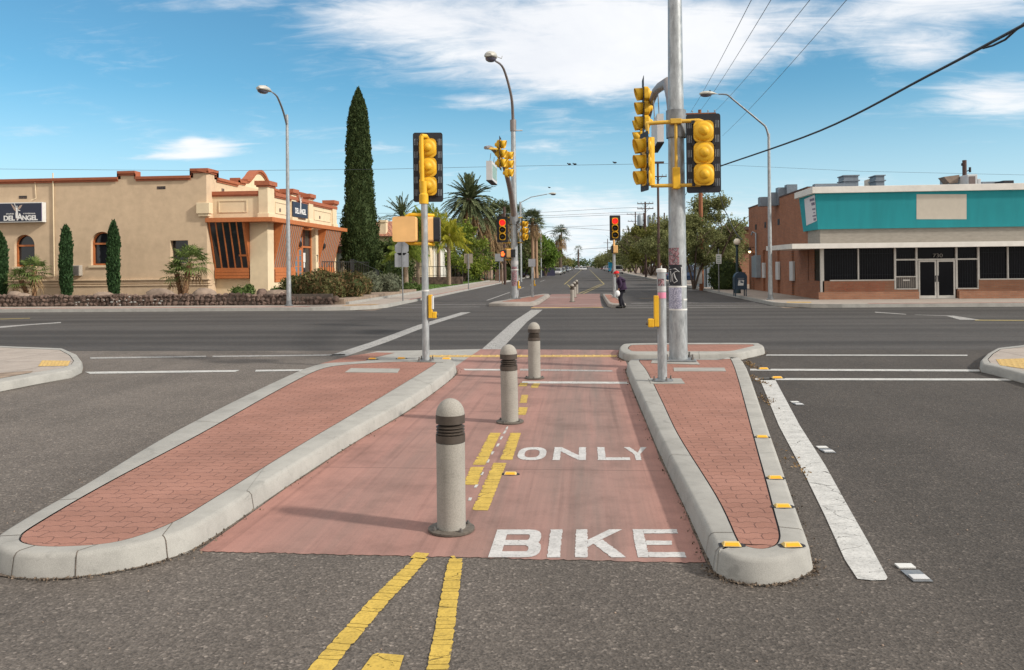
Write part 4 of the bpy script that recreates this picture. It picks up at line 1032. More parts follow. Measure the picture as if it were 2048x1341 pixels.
# ================================================================= UTILITY POLES AND WIRES
def utility(px, topy, y, label, arms, r=.16, m=M_woodp, extra=None, base=None, lean=0):
    p = at(px, 560, y); x = p.x; zt = at(px, topy, y).z
    t = thing('utility_pole', label, 'utility pole', (x,y,0))
    b = MB(); b.tube([(x,y,-.1),(x+lean*.5,y,zt*.5),(x+lean,y,zt)], [r,r*.85,r*.7], 12); b.build('pole', m, t)
    tips = []
    for ay, half in arms:
        za = at(px, ay, y).z
        b = MB(); b.box(x+lean-half,x+lean+half,y-.18-.1,y-.18+.02,za-.06,za+.06); b.build('crossarm', m, t)
        b = MB()
        for s_ in (-.93,-.5,.5,.93):
            b.lathe([(.0001,0),(.03,0),(.03,.08),(.065,.1),(.065,.16),(.03,.2),(.0001,.2)], 8, (x+lean+s_*half,y-.22,za+.06)); tips.append(Vector((x+lean+s_*half,y-.22,za+.26)))
        b.build('insulators', M_greyp, t)
        for s_ in (-1,1):
            b = MB(); b.tube([(x+lean,y-.2,za-.55),(x+lean+s_*half*.45,y-.2,za-.05)], .02, 6); b.build('arm_brace', m, t)
    return t, tips, (x+lean, zt)
t, TP1, _ = utility(1403, 220, 61, 'tall reddish wooden utility pole right of the thick mast, small signs on it', [(229, 1.12)], .17)
for a_, b_, nm in ((511,535,0),(539,568,1)):
    p = at(1402,a_,60.7); p2 = at(1402,b_,60.7); b = MB(); b.box(p.x-.42+.1,p.x+.08,60.72,60.75,p2.z,p.z); b.build('sign_plate', M_signw, t)
t, TP2, _ = utility(1318, 325, 98, 'dark utility pole with flat top fitting left of the thick mast', [(354,1.0)], .17, M_woodd)
b = MB(); p = at(1318,326,98); b.box(p.x-.55,p.x+.55,97.7,98.1,p.z-.10,p.z+.12); b.build('top_fitting', M_woodd, t)
t, TP3, _ = utility(1292, 404, 120, 'distant utility pole with two crossarms above the right street trees', [(408,1.15),(418,1.15)], .16, M_woodd)
t, TP4, _ = utility(1272, 424, 165, 'distant utility pole with transformers over the right street trees', [(429,1.7),(443,1.5)], .15, M_woodd)
for k_, px in enumerate((1280,1300,1309)):
    p = at(px, 441, 150); b = MB(); b.lathe([(.0001,-1.0),(.45,-1.0),(.5,-.7),(.5,.7),(.35,.95),(.0001,1.0)], 14, (p.x,150,p.z))
    tt = b.build('transformer_can', M_greyp); pole_t = thing('transformer_pole', ['leftmost grey transformer on its pole above the right trees','middle grey transformer on its pole above the right trees','rightmost grey transformer on its pole above the right trees'][k_], 'transformer', (p.x,150,0), 0, 'transformers on poles')
    bpy.data.objects.remove(tt); b.build('transformer_can', M_greyp, pole_t); b = MB(); b.tube([(p.x+.7,150,0),(p.x+.7,150,p.z+1.3)], .13, 8); b.tube([(p.x,150,p.z),(p.x+.7,150,p.z)], .06, 6); b.build('pole', M_woodd, pole_t)
utility(1330, 426, 140, 'short dark pole just left of the thick mast above the trees', [], .15, M_woodd)
utility(1321, 434, 150, 'short reddish pole stump between two dark poles above the trees', [], .16, M_woodp)
utility(1216, 478, 330, 'tiny far utility pole left of the far red light', [(486,1.6)], .2, M_woodd)
utility(1258, 455, 215, 'far utility pole right of the far red light', [(460,1.4)], .16, M_woodd)
def wire(pts, r, label, sag=0.0, n=14, m=M_wire, name='overhead_wire', group='overhead wires'):
    P = [Vector(p) for p in pts]; out = []
    for i in range(len(P)-1):
        for j in range(n): u = j/n; p = P[i].lerp(P[i+1], u); out.append(p+Vector((0,0,-sag*4*u*(1-u))))
    out.append(P[-1]); b = MB(); b.tube(out, r, 5); o = b.build(name, m); tag(o, label, 'wire', group); return o
# wires from the wooden pole towards and over the viewer
for i, ((ax, ay), (bx, by), lb) in enumerate([((1380,226),(1508,-10),'thin wire rising leftmost from the wooden pole crossarm'),((1397,226),(1548,-10),'thin wire rising second from left from the wooden pole crossarm'),
        ((1427,226),(1628,-10),'thin wire rising third from left from the wooden pole crossarm'),((1445,272),(1702,-10),'thin wire rising rightmost, lowest, towards the top of the photo')]):
    A_ = at(ax, ay, 61); B_ = at(bx, by, 20+i*.4); wire([A_, B_, B_+(B_-A_)*.25], .009, lb, .15)
A_ = at(1440, 333, 46); B_ = at(1640, 262, 34); C_ = at(1860,150,25); D_ = at(2048, 50, 19.5); E_ = D_+(D_-C_)*1.2
b = MB(); P = catmull([A_-Vector((.6,-3,.05)), A_, B_, C_, D_, E_], 7, False); b.tube(P, .038, 6); o = b.build('overhead_cable', M_cable); tag(o, 'thick black overhead cable sweeping up to the right edge', 'cable')
b = MB(); b.tube([at(1966,97,22),at(1985,92,21.7),at(2010,80,21),at(2030,62,20.4),at(2060,38,19.6),at(2100,10,18.5)], .03, 5); o = b.build('cable_loop', M_cable); tag(o, 'short slack black cable strapped to the thick cable at the right edge', 'cable')
def span(y, pts, r, lb, sag=0): wire([at(px,py,y) for px, py in pts], r, lb, sag, n=6)
span(44.6, [(-300,336),(430,342),(760,339),(1020,333),(1420,326)], .009, 'long thin wire crossing the sky above the far mast')
span(80, [(1440,330),(1720,343),(2300,356)], .012, 'thin wire above the teal shop roof')
for i, (ya, yb_) in enumerate(((425,419),(432,428),(436,432))):
    span(170, [(640,ya+2),(880,ya+2),(1090,ya),(1230,yb_-2),(1290,yb_-4)], .03, ['topmost','middle','lowest'][i]+' of the three far wires above the palms')
span(200, [(1090,454),(1160,457),(1230,462)], .04, 'upper far wire left of the far red light'); span(200, [(1060,452),(1120,455),(1230,450)], .03, 'faint far wire left of the far red light, crossing another')
span(260, [(1160,499),(1210,496),(1240,492)], .05, 'lowest far wire over the end of the street')
wire([at(1438,380,60), at(1455,430,61), at(1485,480,57.8)], .03, 'black service cable running down to the brick wall', .3)
wire([at(1375,383,60), at(1345,420,80), at(1332,440,100)], .02, 'thin service wire left of the wooden pole', .2)
# small birds on / near the wire
for k_, (px, py, y_, lb) in enumerate([(1139,331,44.5,'small bird on the long wire, left one'),(1150,331,44.5,'small bird on the long wire beside another bird'),(1230,328,44.5,'single small bird on the long wire right of the pair'),(1099,377,70,'tiny bird flying below the long wire')]):
    p = at(px, py, y_); t = thing('bird', lb, 'bird', p); b = MB(); b.blob(p+Vector((0,0,.06)), .10, .05, .05, 8, 0); b.blob(p+Vector((-.10,0,.10)), .035, .035, .035, 6, 0); b.add([p+Vector((.08,-.02,.05)),p+Vector((.2,0,.02)),p+Vector((.08,.02,.05))], [(0,1,2)]); b.build('body', M_black, t)
# ================================================================= STREET FURNITURE, RIGHT
y = 46.0; p = at(1480, 597, y); x = p.x
t = thing('mailbox', 'dark blue round-topped mailbox on four legs, on the right corner pavement', 'mailbox', (x,y,.15))
z0 = .15+.36; w2 = .33; hh = .62
b = MB(); pr = [(-w2,z0),(w2,z0)]+[(w2*math.cos(R(a)), z0+hh+w2*math.sin(R(a))) for a in range(0,181,15)]; b.prism([(x+a,y-.3,c) for a, c in pr][::-1], (0,.6,0)); bd = b.build('body', M_mailb, t, bevel=.015)
b = MB(); pr2 = [(a*1.03, c+.012) for a, c in pr]; b.prism([(x+a,y-.33,c) for a, c in pr2[2:]][::-1], (0,.05,0)); b.build('rim', M_mailb, bd)
for sx in (-.28,.28):
    for sy in (-.26,.26): b = MB(); b.box(x+sx-.025,x+sx+.025,y+sy-.03,y+sy+.03,.15,z0+.01); b.build('leg', M_mailb, t)
b = MB(); b.lathe([(.0001,0),(.2,0),(.2,.006),(.0001,.006)], 20, (0,0,0), Matrix.Translation((x,y-.305,z0+hh+.06)) @ Matrix.Rotation(R(90),4,'X')); b.build('round_plate', simple('dull_grey_disc', (.10,.11,.13), .6), t)
b = MB(); b.prism([(x-.16,y-.308,z0+.22),(x+.13,y-.308,z0+.22),(x+.17,y-.308,z0+.50),(x-.12,y-.308,z0+.50)], (0,.006,0)); eb = b.build('emblem', M_signw, t)
b = MB(); b.prism([(x-.12,y-.312,z0+.30),(x-.02,y-.312,z0+.36),(x+.13,y-.312,z0+.36),(x+.14,y-.312,z0+.43),(x+.02,y-.312,z0+.46),(x-.10,y-.312,z0+.44),(x+.01,y-.312,z0+.41)], (0,.003,0)); b.build('emblem_mark', M_mailb, eb)
y = 50.5; p = at(1475, 590, y); x = p.x
t = thing('globe_lamp', 'dark post with a white globe lamp behind the blue mailbox', 'globe lamp', (x,y,.15)); zt = at(1474,484,y).z
b = MB(); b.lathe([(.0001,0),(.2,0),(.2,.25),(.11,.4),(.09,1.2),(.07,zt-.42),(.12,zt-.38),(.13,zt-.34),(.0001,zt-.33)], 16, (x,y,.15)); b.build('post', M_lampg, t)
b = MB(); b.blob((x,y,zt), .2, .2, .2, 20, 0); b.build('globe', M_globe, t); b = MB(); b.cyl((x,y,zt+.19), .05, .1, 8); b.build('finial', M_lampg, t)
y = 51.5; p = at(1438, 591, y); x = p.x
t = thing('parking_sign', 'small white sign on a thin post right of the wooden utility pole', 'sign', (x,y,.15)); b = MB(); b.tube([(x,y,.15),(x,y,at(1438,498,y).z)], .03, 8); b.build('post', M_galvd, t)
pa_, pb_ = at(1438,509,y), at(1438,528,y); b = MB(); b.box(x-.16,x+.16,y-.06,y-.04,pb_.z,pa_.z); s_ = b.build('sign_plate', M_signw, t)
b = MB()
for i in range(4): b.box(x-.11,x+.11-.04*(i%2),y-.066,y-.061,pb_.z+.08+i*.12,pb_.z+.12+i*.12)
b.build('sign_text_lines', simple('sign_green_text', (.05,.16,.09), .6), s_)
# left street signs seen from behind
y = 42.5; p = at(806, 611, y); x = p.x
t = thing('stop_sign', 'octagonal sign seen from behind, square plate below it, left of the near signal pole', 'sign', (x,y,.15))
zt = at(802,480,y).z; b = MB(); b.tube([(x,y,.15),(x-.03,y,zt)], .032, 8); b.build('post', M_galvd, t)
c = at(803,497,y); b = MB(); b.prism([(c.x+.39*math.cos(R(22.5+45*i)), y+.04, c.z+.39*math.sin(R(22.5+45*i))) for i in range(8)], (0,.012,0)); b.build('octagon_plate', M_signback, t)
c1_, c2_ = at(789,506.5,y), at(817,534.5,y); b = MB(); b.prism([(p[0]+(c1_.x+c2_.x)/2, y+.04, p[1]+(c1_.z+c2_.z)/2) for p in rrect(c2_.x-c1_.x, c1_.z-c2_.z, .04)], (0,.012,0)); b.build('square_plate', M_signback, t)
y = 63; p = at(937, 585, y); x = p.x
t = thing('street_sign', 'beige square sign back with small plate below, on the pavement by the lawn', 'sign', (x,y,.15)); b = MB(); b.tube([(x,y,.15),(x,y,at(936,508,y).z)], .035, 8); b.build('post', M_galvd, t)
M_tan = simple('tan_sign_back', (.30,.26,.20), .5, .2)
a_, c_ = at(928,508,y), at(945.5,527,y); b = MB(); b.box(a_.x,c_.x,y+.04,y+.06,c_.z,a_.z); b.build('square_plate', M_tan, t); a_, c_ = at(933,527.5,y), at(940,538,y); b = MB(); b.box(a_.x,c_.x,y+.04,y+.06,c_.z,a_.z); b.build('small_plate', M_tan, t)
y = 92; p = at(999, 562, y); x = p.x
t = thing('street_sign', 'white rectangular sign back left of the far mast, behind the hand signal', 'sign', (x,y,.15)); b = MB(); b.tube([(x,y,.15),(x,y,at(999,508,y).z)], .05, 8); b.build('post', M_galvd, t)
a_, c_ = at(990,508,y), at(1009,523,y); b = MB(); b.box(a_.x,c_.x,y-.08,y-.05,c_.z,a_.z); b.build('sign_plate', M_signback, t)
y = 88; p = at(1005,565,y); b = MB(); b.tube([(p.x,y,0),(p.x-.02,y,at(1005,528,y).z)], .07, 8); o = b.build('wooden_post', M_boulder); tag(o, 'thin pale brown wooden post beside the far mast', 'post')
y = 86; p = at(1010,565,y); b = MB(); b.tube([(p.x,y,0),(p.x,y,at(1010,414,y).z)], .14, 10); o = b.build('utility_pole', M_woodd); tag(o, 'dark wooden pole behind the far mast, partly hidden by palms', 'utility pole')
y = 160; p = at(1094,548,y); a_, c_ = at(1090,534,y), at(1099,541,y)
t = thing('yard_sign', 'small tan yard sign on posts at the far left kerb before the parked cars', 'sign', (p.x,y,.15)); b = MB(); b.box(a_.x,c_.x,y-.03,y+.03,c_.z,a_.z); b.build('sign_plate', simple('tan_board',(.45,.33,.16),.7), t); b = MB(); b.box(a_.x,a_.x+.15,y,y+.1,0,a_.z); b.box(c_.x-.15,c_.x,y,y+.1,0,a_.z); b.build('sign_posts', M_galvd, t)
# ================================================================= HELPERS FOR BUILDINGS
def wall_grid(x0, x1, z0, z1, holes, yf, th, axis='X'):
    """solid wall with rectangular openings; holes = (a0,a1,b0,b1). axis X: wall runs along x with its face at y=yf, going back by th"""
    xs = sorted({x0,x1,*[h[0] for h in holes],*[h[1] for h in holes]}); zs = sorted({z0,z1,*[h[2] for h in holes],*[h[3] for h in holes]})
    b = MB()
    for i in range(len(xs)-1):
        # merge vertical runs
        run = None
        for j in range(len(zs)-1):
            cx, cz = (xs[i]+xs[i+1])/2, (zs[j]+zs[j+1])/2
            inside = any(h[0] < cx < h[1] and h[2] < cz < h[3] for h in holes)
            if not inside: run = [zs[j], zs[j+1]] if run is None else [run[0], zs[j+1]]
            if (inside or j == len(zs)-2) and run is not None:
                if axis == 'X': b.box(xs[i],xs[i+1],min(yf,yf+th),max(yf,yf+th),run[0],run[1])
                else: b.box(min(yf,yf+th),max(yf,yf+th),xs[i],xs[i+1],run[0],run[1])
                run = None
    return b
# ================================================================= LEFT BUILDING (tan stucco)
XE = -20.8; YB = 44.0
lb = thing('stucco_building', 'tan stucco building with rust-red parapet trim and slanted orange windows, left side', 'building', (-26,44,.3))
def rect_px(x0, y0, x1, y1, Y=YB): a, c = at(x0,y1,Y), at(x1,y0,Y); return (a.x,c.x,a.z,c.z)
w1 = rect_px(29,491,69,534); w2 = rect_px(182,487,226,531); w3 = rect_px(341,481,376,527)
holes = []
for w_ in (w1, w2): holes.append((w_[0],w_[1],w_[2],w_[3]+(w_[1]-w_[0])/2))
holes.append(w3)
zr = 6.98
# main body: front wall with openings, side wall, roof
b = wall_grid(-60, XE, .3, zr, holes, YB, .45); 
for w_ in (w1, w2):   # arch spandrels
    cx, r_ = (w_[0]+w_[1])/2, (w_[1]-w_[0])/2; zs_ = w_[3]; zt_ = zs_+r_
    for sg in (-1,1):
        arc = [(cx+sg*r_*math.cos(R(a)), YB, zs_+r_*math.sin(R(a))) for a in range(0,91,10)]
        pts = arc+[(cx+sg*r_, YB, zt_)] ; b.prism(pts if sg < 0 else pts[::-1], (0,.45,0))
b.box(XE-.45,XE,YB+.45,60.6,.3,zr); b.box(-60,XE-.45,60.2,60.6,.3,zr)
b.box(XE-.02-.0,XE+.001,YB+.0,YB+.001,.3,.31)
wl_ = b.build('wall', M_stucco, lb)
b = MB(); b.box(-60,XE-.4,YB+.4,60.3,6.5,6.6); b.build('roof', M_sheet, lb)
b = MB(); b.box(-60,XE-.5,YB+1.2,YB+1.25,.3,6.5); b.build('interior_partition', M_black, lb)
# lower wainscot and mouldings
b = MB(); b.box(-60,XE+.12,YB-.12,YB+.4,.3,1.02); b.box(XE-.3,XE+.12,YB+.4,44.6,.3,1.02); b.box(-60,XE+.16,YB-.17,YB+.3,1.02,1.10); b.box(-60,XE+.10,YB-.09,YB+.3,1.14,1.30); b.box(-60,XE+.17,YB-.16,YB+.3,1.32,1.40)
b.build('base_moulding', M_stucco, lb, bevel=.02)
# parapet coping with raised steps
def cop(x0, x1, y0, y1, z, h_=.13):
    b_.box(x0,x1,y0,y1,z,z+h_); b_.box(x0+.04 if x1-x0>1 else x0, x1-.04 if x1-x0>1 else x1, y0+.05, y1, z-.07, z)
b_ = MB()
s1 = at(237,340,YB).x; s2 = at(272,340,YB).x; s3 = at(382,335,YB).x
zp = 6.98
def pstep(): 
    o_ = st.build('parapet_step', M_cream if len(ps_) > 1 else M_stucco, lb); ps_.append(o_)
ps_ = []; st = MB()
st.box(s1+.12,s2-.12,YB+.001,YB+.44,zp-.01,zp+.30); pstep(); st = MB(); st.box(s3+.12,XE-.001,YB+.001,YB+.44,zp-.01,zp+.36); st.box(XE-.44,XE-.001,YB+.44,YB+1.0,zp-.01,zp+.36)
def Yat(px, X=XE): return X*-1657/(1172-px)*-1 if 0 else (-X)*FL/(1172-px)*1.0
ga, gb = 49.3, 53.6; gc = (ga+gb)/2
prof = [(ga-1.0,0),(ga-1.0,.2),(ga-.1,.22),(ga-.1,.36),(ga+.5,.42),(ga+.95,.66),(gc-.75,.98),(gc-.35,1.14),(gc,1.18),(gc+.35,1.14),(gc+.75,.98),(gb-.95,.66),(gb-.5,.42),(gb+.1,.36),(gb+.1,.22),(gb+1.0,.2),(gb+1.0,0)]
pstep(); st = MB(); st.prism([(XE-.001,y_,zp+z_-.02) for y_, z_ in prof], (-.42,0,0))
pstep(); st = MB(); st.box(XE-.44,XE-.001,58.7,60.6,zp-.01,zp+.36); pstep()
def coping_path(pts, wd, name='parapet_trim'):
    # moulding swept along parapet top in a vertical plane (pts are 3D), wd = (dx,dy) outward
    b = MB(); ox, oy = wd
    n = len(pts); P = [Vector(p) for p in pts]; vs = []
    for p in P:
        vs += [p+Vector((ox*.06,oy*.06,-.20)), p+Vector((ox*.06,oy*.06,-.11)), p+Vector((ox*.15,oy*.15,-.09)), p+Vector((ox*.17,oy*.17,.05)), p+Vector((-ox*.48,-oy*.48,.05)), p+Vector((-ox*.48,-oy*.48,-.1))]
    b.add(vs, [(6*i+j,6*i+j+1,6*i+j+7,6*i+j+6) for i in range(n-1) for j in range(5)]); b.add(vs[:6], [(0,1,2,3,4,5)]); b.add(vs[-6:], [(5,4,3,2,1,0)])
    return b.build(name, M_terra, lb)
coping_path([(-60,YB,zp+.06),(s1,YB,zp+.06),(s1,YB,zp+.38),(s2,YB,zp+.38),(s2,YB,zp+.06),(s3,YB,zp+.06),(s3,YB,zp+.44),(XE+.17,YB,zp+.44)], (0,-1))
coping_path([(XE,YB-.17,zp+.44),(XE,45.2,zp+.44),(XE,45.2,zp+.06),(XE,ga-1.2,zp+.06),(XE,ga-1.2,zp+.36)]+[(XE,y_,zp+z_+.03) for y_, z_ in prof[1:-1]]+[(XE,gb+1.2,zp+.06),(XE,58.6,zp+.06),(XE,58.6,zp+.44),(XE,60.8,zp+.44)], (1,0))
# arched windows
def arch_window(w_):
    x0,x1,z0,z1 = w_; cx, r_ = (x0+x1)/2, (x1-x0)/2; yw = YB+.2
    g = MB(); pts = [(x0,yw+.1,z0),(x1,yw+.1,z0)]+[(cx+r_*math.cos(R(a)), yw+.1, z1+r_*math.sin(R(a))) for a in range(0,181,10)]; g.poly(pts)
    f = MB(); t_ = .09
    f.box(x0,x0+t_,yw,yw+.08,z0,z1); f.box(x1-t_,x1,yw,yw+.08,z0,z1); f.box(x0+t_,x1-t_,yw,yw+.08,z0,z0+t_); f.box(x0+t_,x1-t_,yw-.01,yw+.07,z1-.06,z1+.04)
    for i in range(18):
        a, c = R(10*i), R(10*(i+1))
        f.prism([(cx+r_*math.cos(a),yw,z1+.02+r_*math.sin(a)*.97),(cx+r_*math.cos(c),yw,z1+.02+r_*math.sin(c)*.97),(cx+(r_-t_)*math.cos(c),yw,z1+.02+(r_-t_)*math.sin(c)),(cx+(r_-t_)*math.cos(a),yw,z1+.02+(r_-t_)*math.sin(a))], (0,.08,0))
    fo = f.build('window_frame', M_orange, lb); g.build('pane', M_glass, fo)
    s = MB(); s.box(x0-.12,x1+.12,YB-.07,YB+.22,z0-.13,z0-.005); s.build('window_sill', M_cream, fo)
arch_window(w1); arch_window(w2)
g = MB(); g.poly([(w3[0],YB+.32,w3[2]),(w3[1],YB+.32,w3[2]),(w3[1],YB+.32,w3[3]),(w3[0],YB+.32,w3[3])]); g.build('pane', M_glass, lb)
# air conditioners through the wall, vents, pipes
def ac(px0, py0, px1, py1, nm='air_conditioner', Y=YB):
    x0,x1,z0,z1 = rect_px(px0,py0,px1,py1,Y); b = MB(); b.box(x0,x1,Y-.30,Y+.01,z0,z1); o = b.build(nm, M_boulder if 0 else simple('ac_casing_%d'%px0,(.34,.31,.27),.6), lb, bevel=.015)
    b = MB(); n = 9
    for i in range(n): xx = lerp(x0+.05,x1-.08,i/(n-1)); b.box(xx,xx+.02,Y-.312,Y-.301,z0+.04,z1-.04)
    b.build('grille', M_black, o)
ac(143,531,165,552); ac(-6,534,14,550)
def vent(px0,py0,px1,py1,Y=YB):
    x0,x1,z0,z1 = rect_px(px0,py0,px1,py1,Y); b = MB(); b.box(x0,x1,Y-.012,Y-.004,z0,z1); o = b.build('wall_vent', M_black, lb)
    b = MB()
    for i in range(4): xx = lerp(x0+.03,x1-.1,i/3); b.box(xx,xx+.07,Y-.02,Y-.012,z0+.02+(i%2)*.03,z1-.06)
    b.build('vent_brick', M_stone, o)
vent(314,373,331,379); vent(38,392,54,398)
b = MB(); p0 = at(106,350,YB-.05); p1_ = at(109,553,YB-.05)
b.tube([(p0.x,YB-.06,p0.z+.1),(p0.x+.02,YB-.06,p1_.z)], .035, 8); b.tube([(p0.x+.02,YB-.06,p1_.z),(p0.x-2.2,YB-.06,p1_.z+.02)], .025, 6); b.build('conduit_pipe', M_cream, lb)
b = MB(); p0 = at(70,365,YB-.05); b.tube([(p0.x,YB-.05,p0.z),(p0.x+.06,YB-.05,p0.z-.9),(p0.x-.15,YB-.2,p0.z-1.02)], .02, 6); b.build('sign_cable', M_cream, lb)
# ---- projecting east block
XB = -17.66; Y0, Y1 = 44.75, 57.5
def EY(px, X=XB):
    return atX(px, 500, X).y
zc = 4.62
pil_w = .95
# stucco mass (upper part) and piers below
b = MB(); b.box(XE+.001,XB,Y0,Y1,zc+.1,6.05)
b.box(XE+.001,XB-.05,Y0+.6,Y1-.2,.3,1.12); b.box(XE+.001,XE+.02,Y0+.001,Y0+.4,1.12,zc+.1)
b.box(-18.68,XB,Y0+.02,Y0+.95,.3,zc+.1)       # corner pier
yd0, yd1 = EY(592), EY(626)
b.box(XB-.95,XB-.02,yd1+.62,yd1+1.15,1.12,zc+.1); b.box(XB-.55,XB-.02,Y1-.35,Y1-.02,1.12,zc+.1)
b.box(XE+.001,XB-.01,Y0+.30,Y0+.62,.3,1.36)
b.box(XB-.07,XB,Y0+.95,Y1,.3,1.12)
blk = b.build('front_block', M_cream, lb)
b = MB(); b.box(XE+.1,XB-1.2,Y0+1.0,Y1-.4,1.12,zc+.05); b.build('dark_interior', M_black, lb)
# panels on upper parapet + pilasters
def pil(y0, y1, top=6.55):
    b = MB(); b.box(XB-.45,XB+.10,y0,y1,zc+.12,top); b.box(XB-.5,XB+.17,y0-.06,y1+.06,zc+.12,zc+.38); o = b.build('pilaster', M_cream, lb, bevel=.02)
    b = MB(); b.box(XB-.62,XB+.24,y0-.12,y1+.12,top,top+.24); b.box(XB-.55,XB+.16,y0-.06,y1+.06,top-.09,top-.001); b.build('pilaster_cap', M_terra, o)
pil(Y0-.12,Y0+.85); pil(48.4,49.2,6.45); pil(EY(617)-.1,EY(617)+.75,6.42); pil(Y1-1.0,Y1-.1,6.4)
b = MB(); b.box(XE+.001,XB-.47,Y0-.10,Y0+.35,6.05,6.25); b.box(XE+.001,XB-.47,Y0-.06,Y0+.3,5.97,6.049)
b.box(XB-.35,XB+.12,Y0+.99,Y1+.02,6.05,6.25); b.box(XB-.3,XB+.07,Y0+.99,Y1,5.97,6.049); b.build('block_trim', M_terra, lb)
def fr(ax, a0, a1, z0, z1, d, t_=.05):
    b = MB()
    for (u0,u1,v0,v1) in ((a0,a1,z0,z0+t_),(a0,a1,z1-t_,z1),(a0,a0+t_,z0+t_,z1-t_),(a1-t_,a1,z0+t_,z1-t_)):
        if ax == 'x': b.box(u0,u1,Y0-d,Y0+.01,v0,v1)
        else: b.box(XB-.01,XB+d,u0,u1,v0,v1)
    b.build('panel_moulding', M_cream, lb)
fr('x', XE+.35, -18.8, zc+.45, 5.75, .035); fr('y', Y0+1.2, 47.8, zc+.45, 5.75, .035); fr('y', EY(617)+1.1, Y1-1.25, zc+.45, 5.75, .035)
for yy_ in (46.6, EY(617)+2.2):
    b = MB(); b.box(XB-.01,XB+.012,yy_,yy_+.22,5.2,5.4); b.build('wall_vent', M_stone, lb)
b = MB(); b.box(XE+.0,XE+.012,45.9,46.25,6.3,6.55); b.build('wall_vent', M_stone, lb)
b = MB(); b.box(XE-.5,XE+.25,YB-.22,YB+.25,zc+.35,zc+.95); b.box(XE-.42,XE+.18,YB-.16,YB+.2,zc+.2,zc+.35); b.build('corner_bracket', M_cream, lb, bevel=.02)
# canopy fascia
b = MB(); XC = XB+.62; YC = Y0-.85
b.box(XE-.05,XC,YC,Y0-.13,zc-.13,zc+.115); b.box(XB+.18,XC,Y0-.13,Y1+.7,zc-.13,zc+.115); b.build('canopy', M_orange, lb, bevel=.01)
b = MB(); b.box(XE,XB+.16,Y0-.12,Y0+.6,zc-.03,zc+.09); b.build('canopy_soffit', M_orange, lb)
# leaning bays
def bay_south(x0, x1, n):
    zb_, zt_ = 1.95, zc-.13; yb0, yt0 = Y0+.1, Y0-.66; f = MB()
    def P(u, v, d=0): return (lerp(x0,x1,u), lerp(yb0,yt0,v)-d, lerp(zb_,zt_,v))
    for i in range(n+1):
        u = i/n; hw = .035 if 0 < i < n else .06; du = hw/(x1-x0)
        uu0, uu1 = max(0,u-du), min(1,u+du)
        f.prism([P(uu0,0,.03),P(uu1,0,.03),P(uu1,1,.03),P(uu0,1,.03)], (0,.09,0))
    f.prism([P(.75,.26,.032),P(1,.26,.032),P(1,.30,.032),P(.75,.30,.032)], (0,.05,0))
    f.prism([(x0,yb0-.05,zb_-.07),(x1,yb0-.05,zb_-.07),(x1,yb0-.05,zb_+.02),(x0,yb0-.05,zb_+.02)], (0,.15,0))
    fo = f.build('window_frame', M_orange, lb)
    g = MB(); g.poly([P(0,0),P(1,0),P(1,1),P(0,1)]); g.build('pane', M_glass, fo)
    g = MB(); g.prism([(x1,yb0,zb_),(x1,yb0,zt_),(x1,yt0,zt_)], (.06,0,0)); g.build('bay_cheek', M_orange, fo); g = MB(); g.prism([(x0-.06,yb0,zb_),(x0-.06,yb0,zt_),(x0-.06,yt0,zt_)], (.06,0,0)); g.build('bay_cheek', M_orange, fo)
    g = MB()
    for i in range(3): g.box(x0,x1,Y0+.02-.01*(i%2),Y0+.25,1.38+i*.17,1.38+(i+1)*.17-.012)
    g.build('wood_panel', M_orange, fo)
bay_south(XE+.07, -18.76, 5)
def bay_east(y0, y1, n):
    zb_, zt_ = 1.95, zc-.13; xb0, xt0 = XB-.12, XB+.50; f = MB()
    def P(u, v, d=0): return (lerp(xb0,xt0,v)+d, lerp(y0,y1,u), lerp(zb_,zt_,v))
    for i in range(n+1):
        u = i/n; du = (.055 if 0 < i < n else .08)/(y1-y0); uu0, uu1 = max(0,u-du), min(1,u+du)
        f.prism([P(uu0,0,.03),P(uu1,0,.03),P(uu1,1,.03),P(uu0,1,.03)], (-.09,0,0))
    f.box(xb0-.1,xb0+.06,y0,y1,zb_-.08,zb_+.02); fo = f.build('window_frame', M_orange, lb)
    g = MB(); g.poly([P(0,0),P(1,0),P(1,1),P(0,1)]); g.build('pane', M_slatg, fo)
    g = MB(); g.prism([(xb0,y0-.06,zb_),(xb0,y0-.06,zt_),(xt0,y0-.06,zt_)], (0,.06,0)); g.build('bay_cheek', M_orange, fo); g = MB(); g.prism([(xb0,y1,zb_),(xb0,y1,zt_),(xt0,y1,zt_)], (0,.06,0)); g.build('bay_cheek', M_orange, fo)
    g = MB()
    for i in range(4): g.box(XB-.3,XB+.03-.012*(i%2),y0,y1,1.125+i*.19,1.125+(i+1)*.19-.012)
    g.build('wood_panel', M_orange, fo)
bay_east(Y0+1.1, yd0-.15, 10); bay_east(yd1+1.25, Y1-.42, 9)
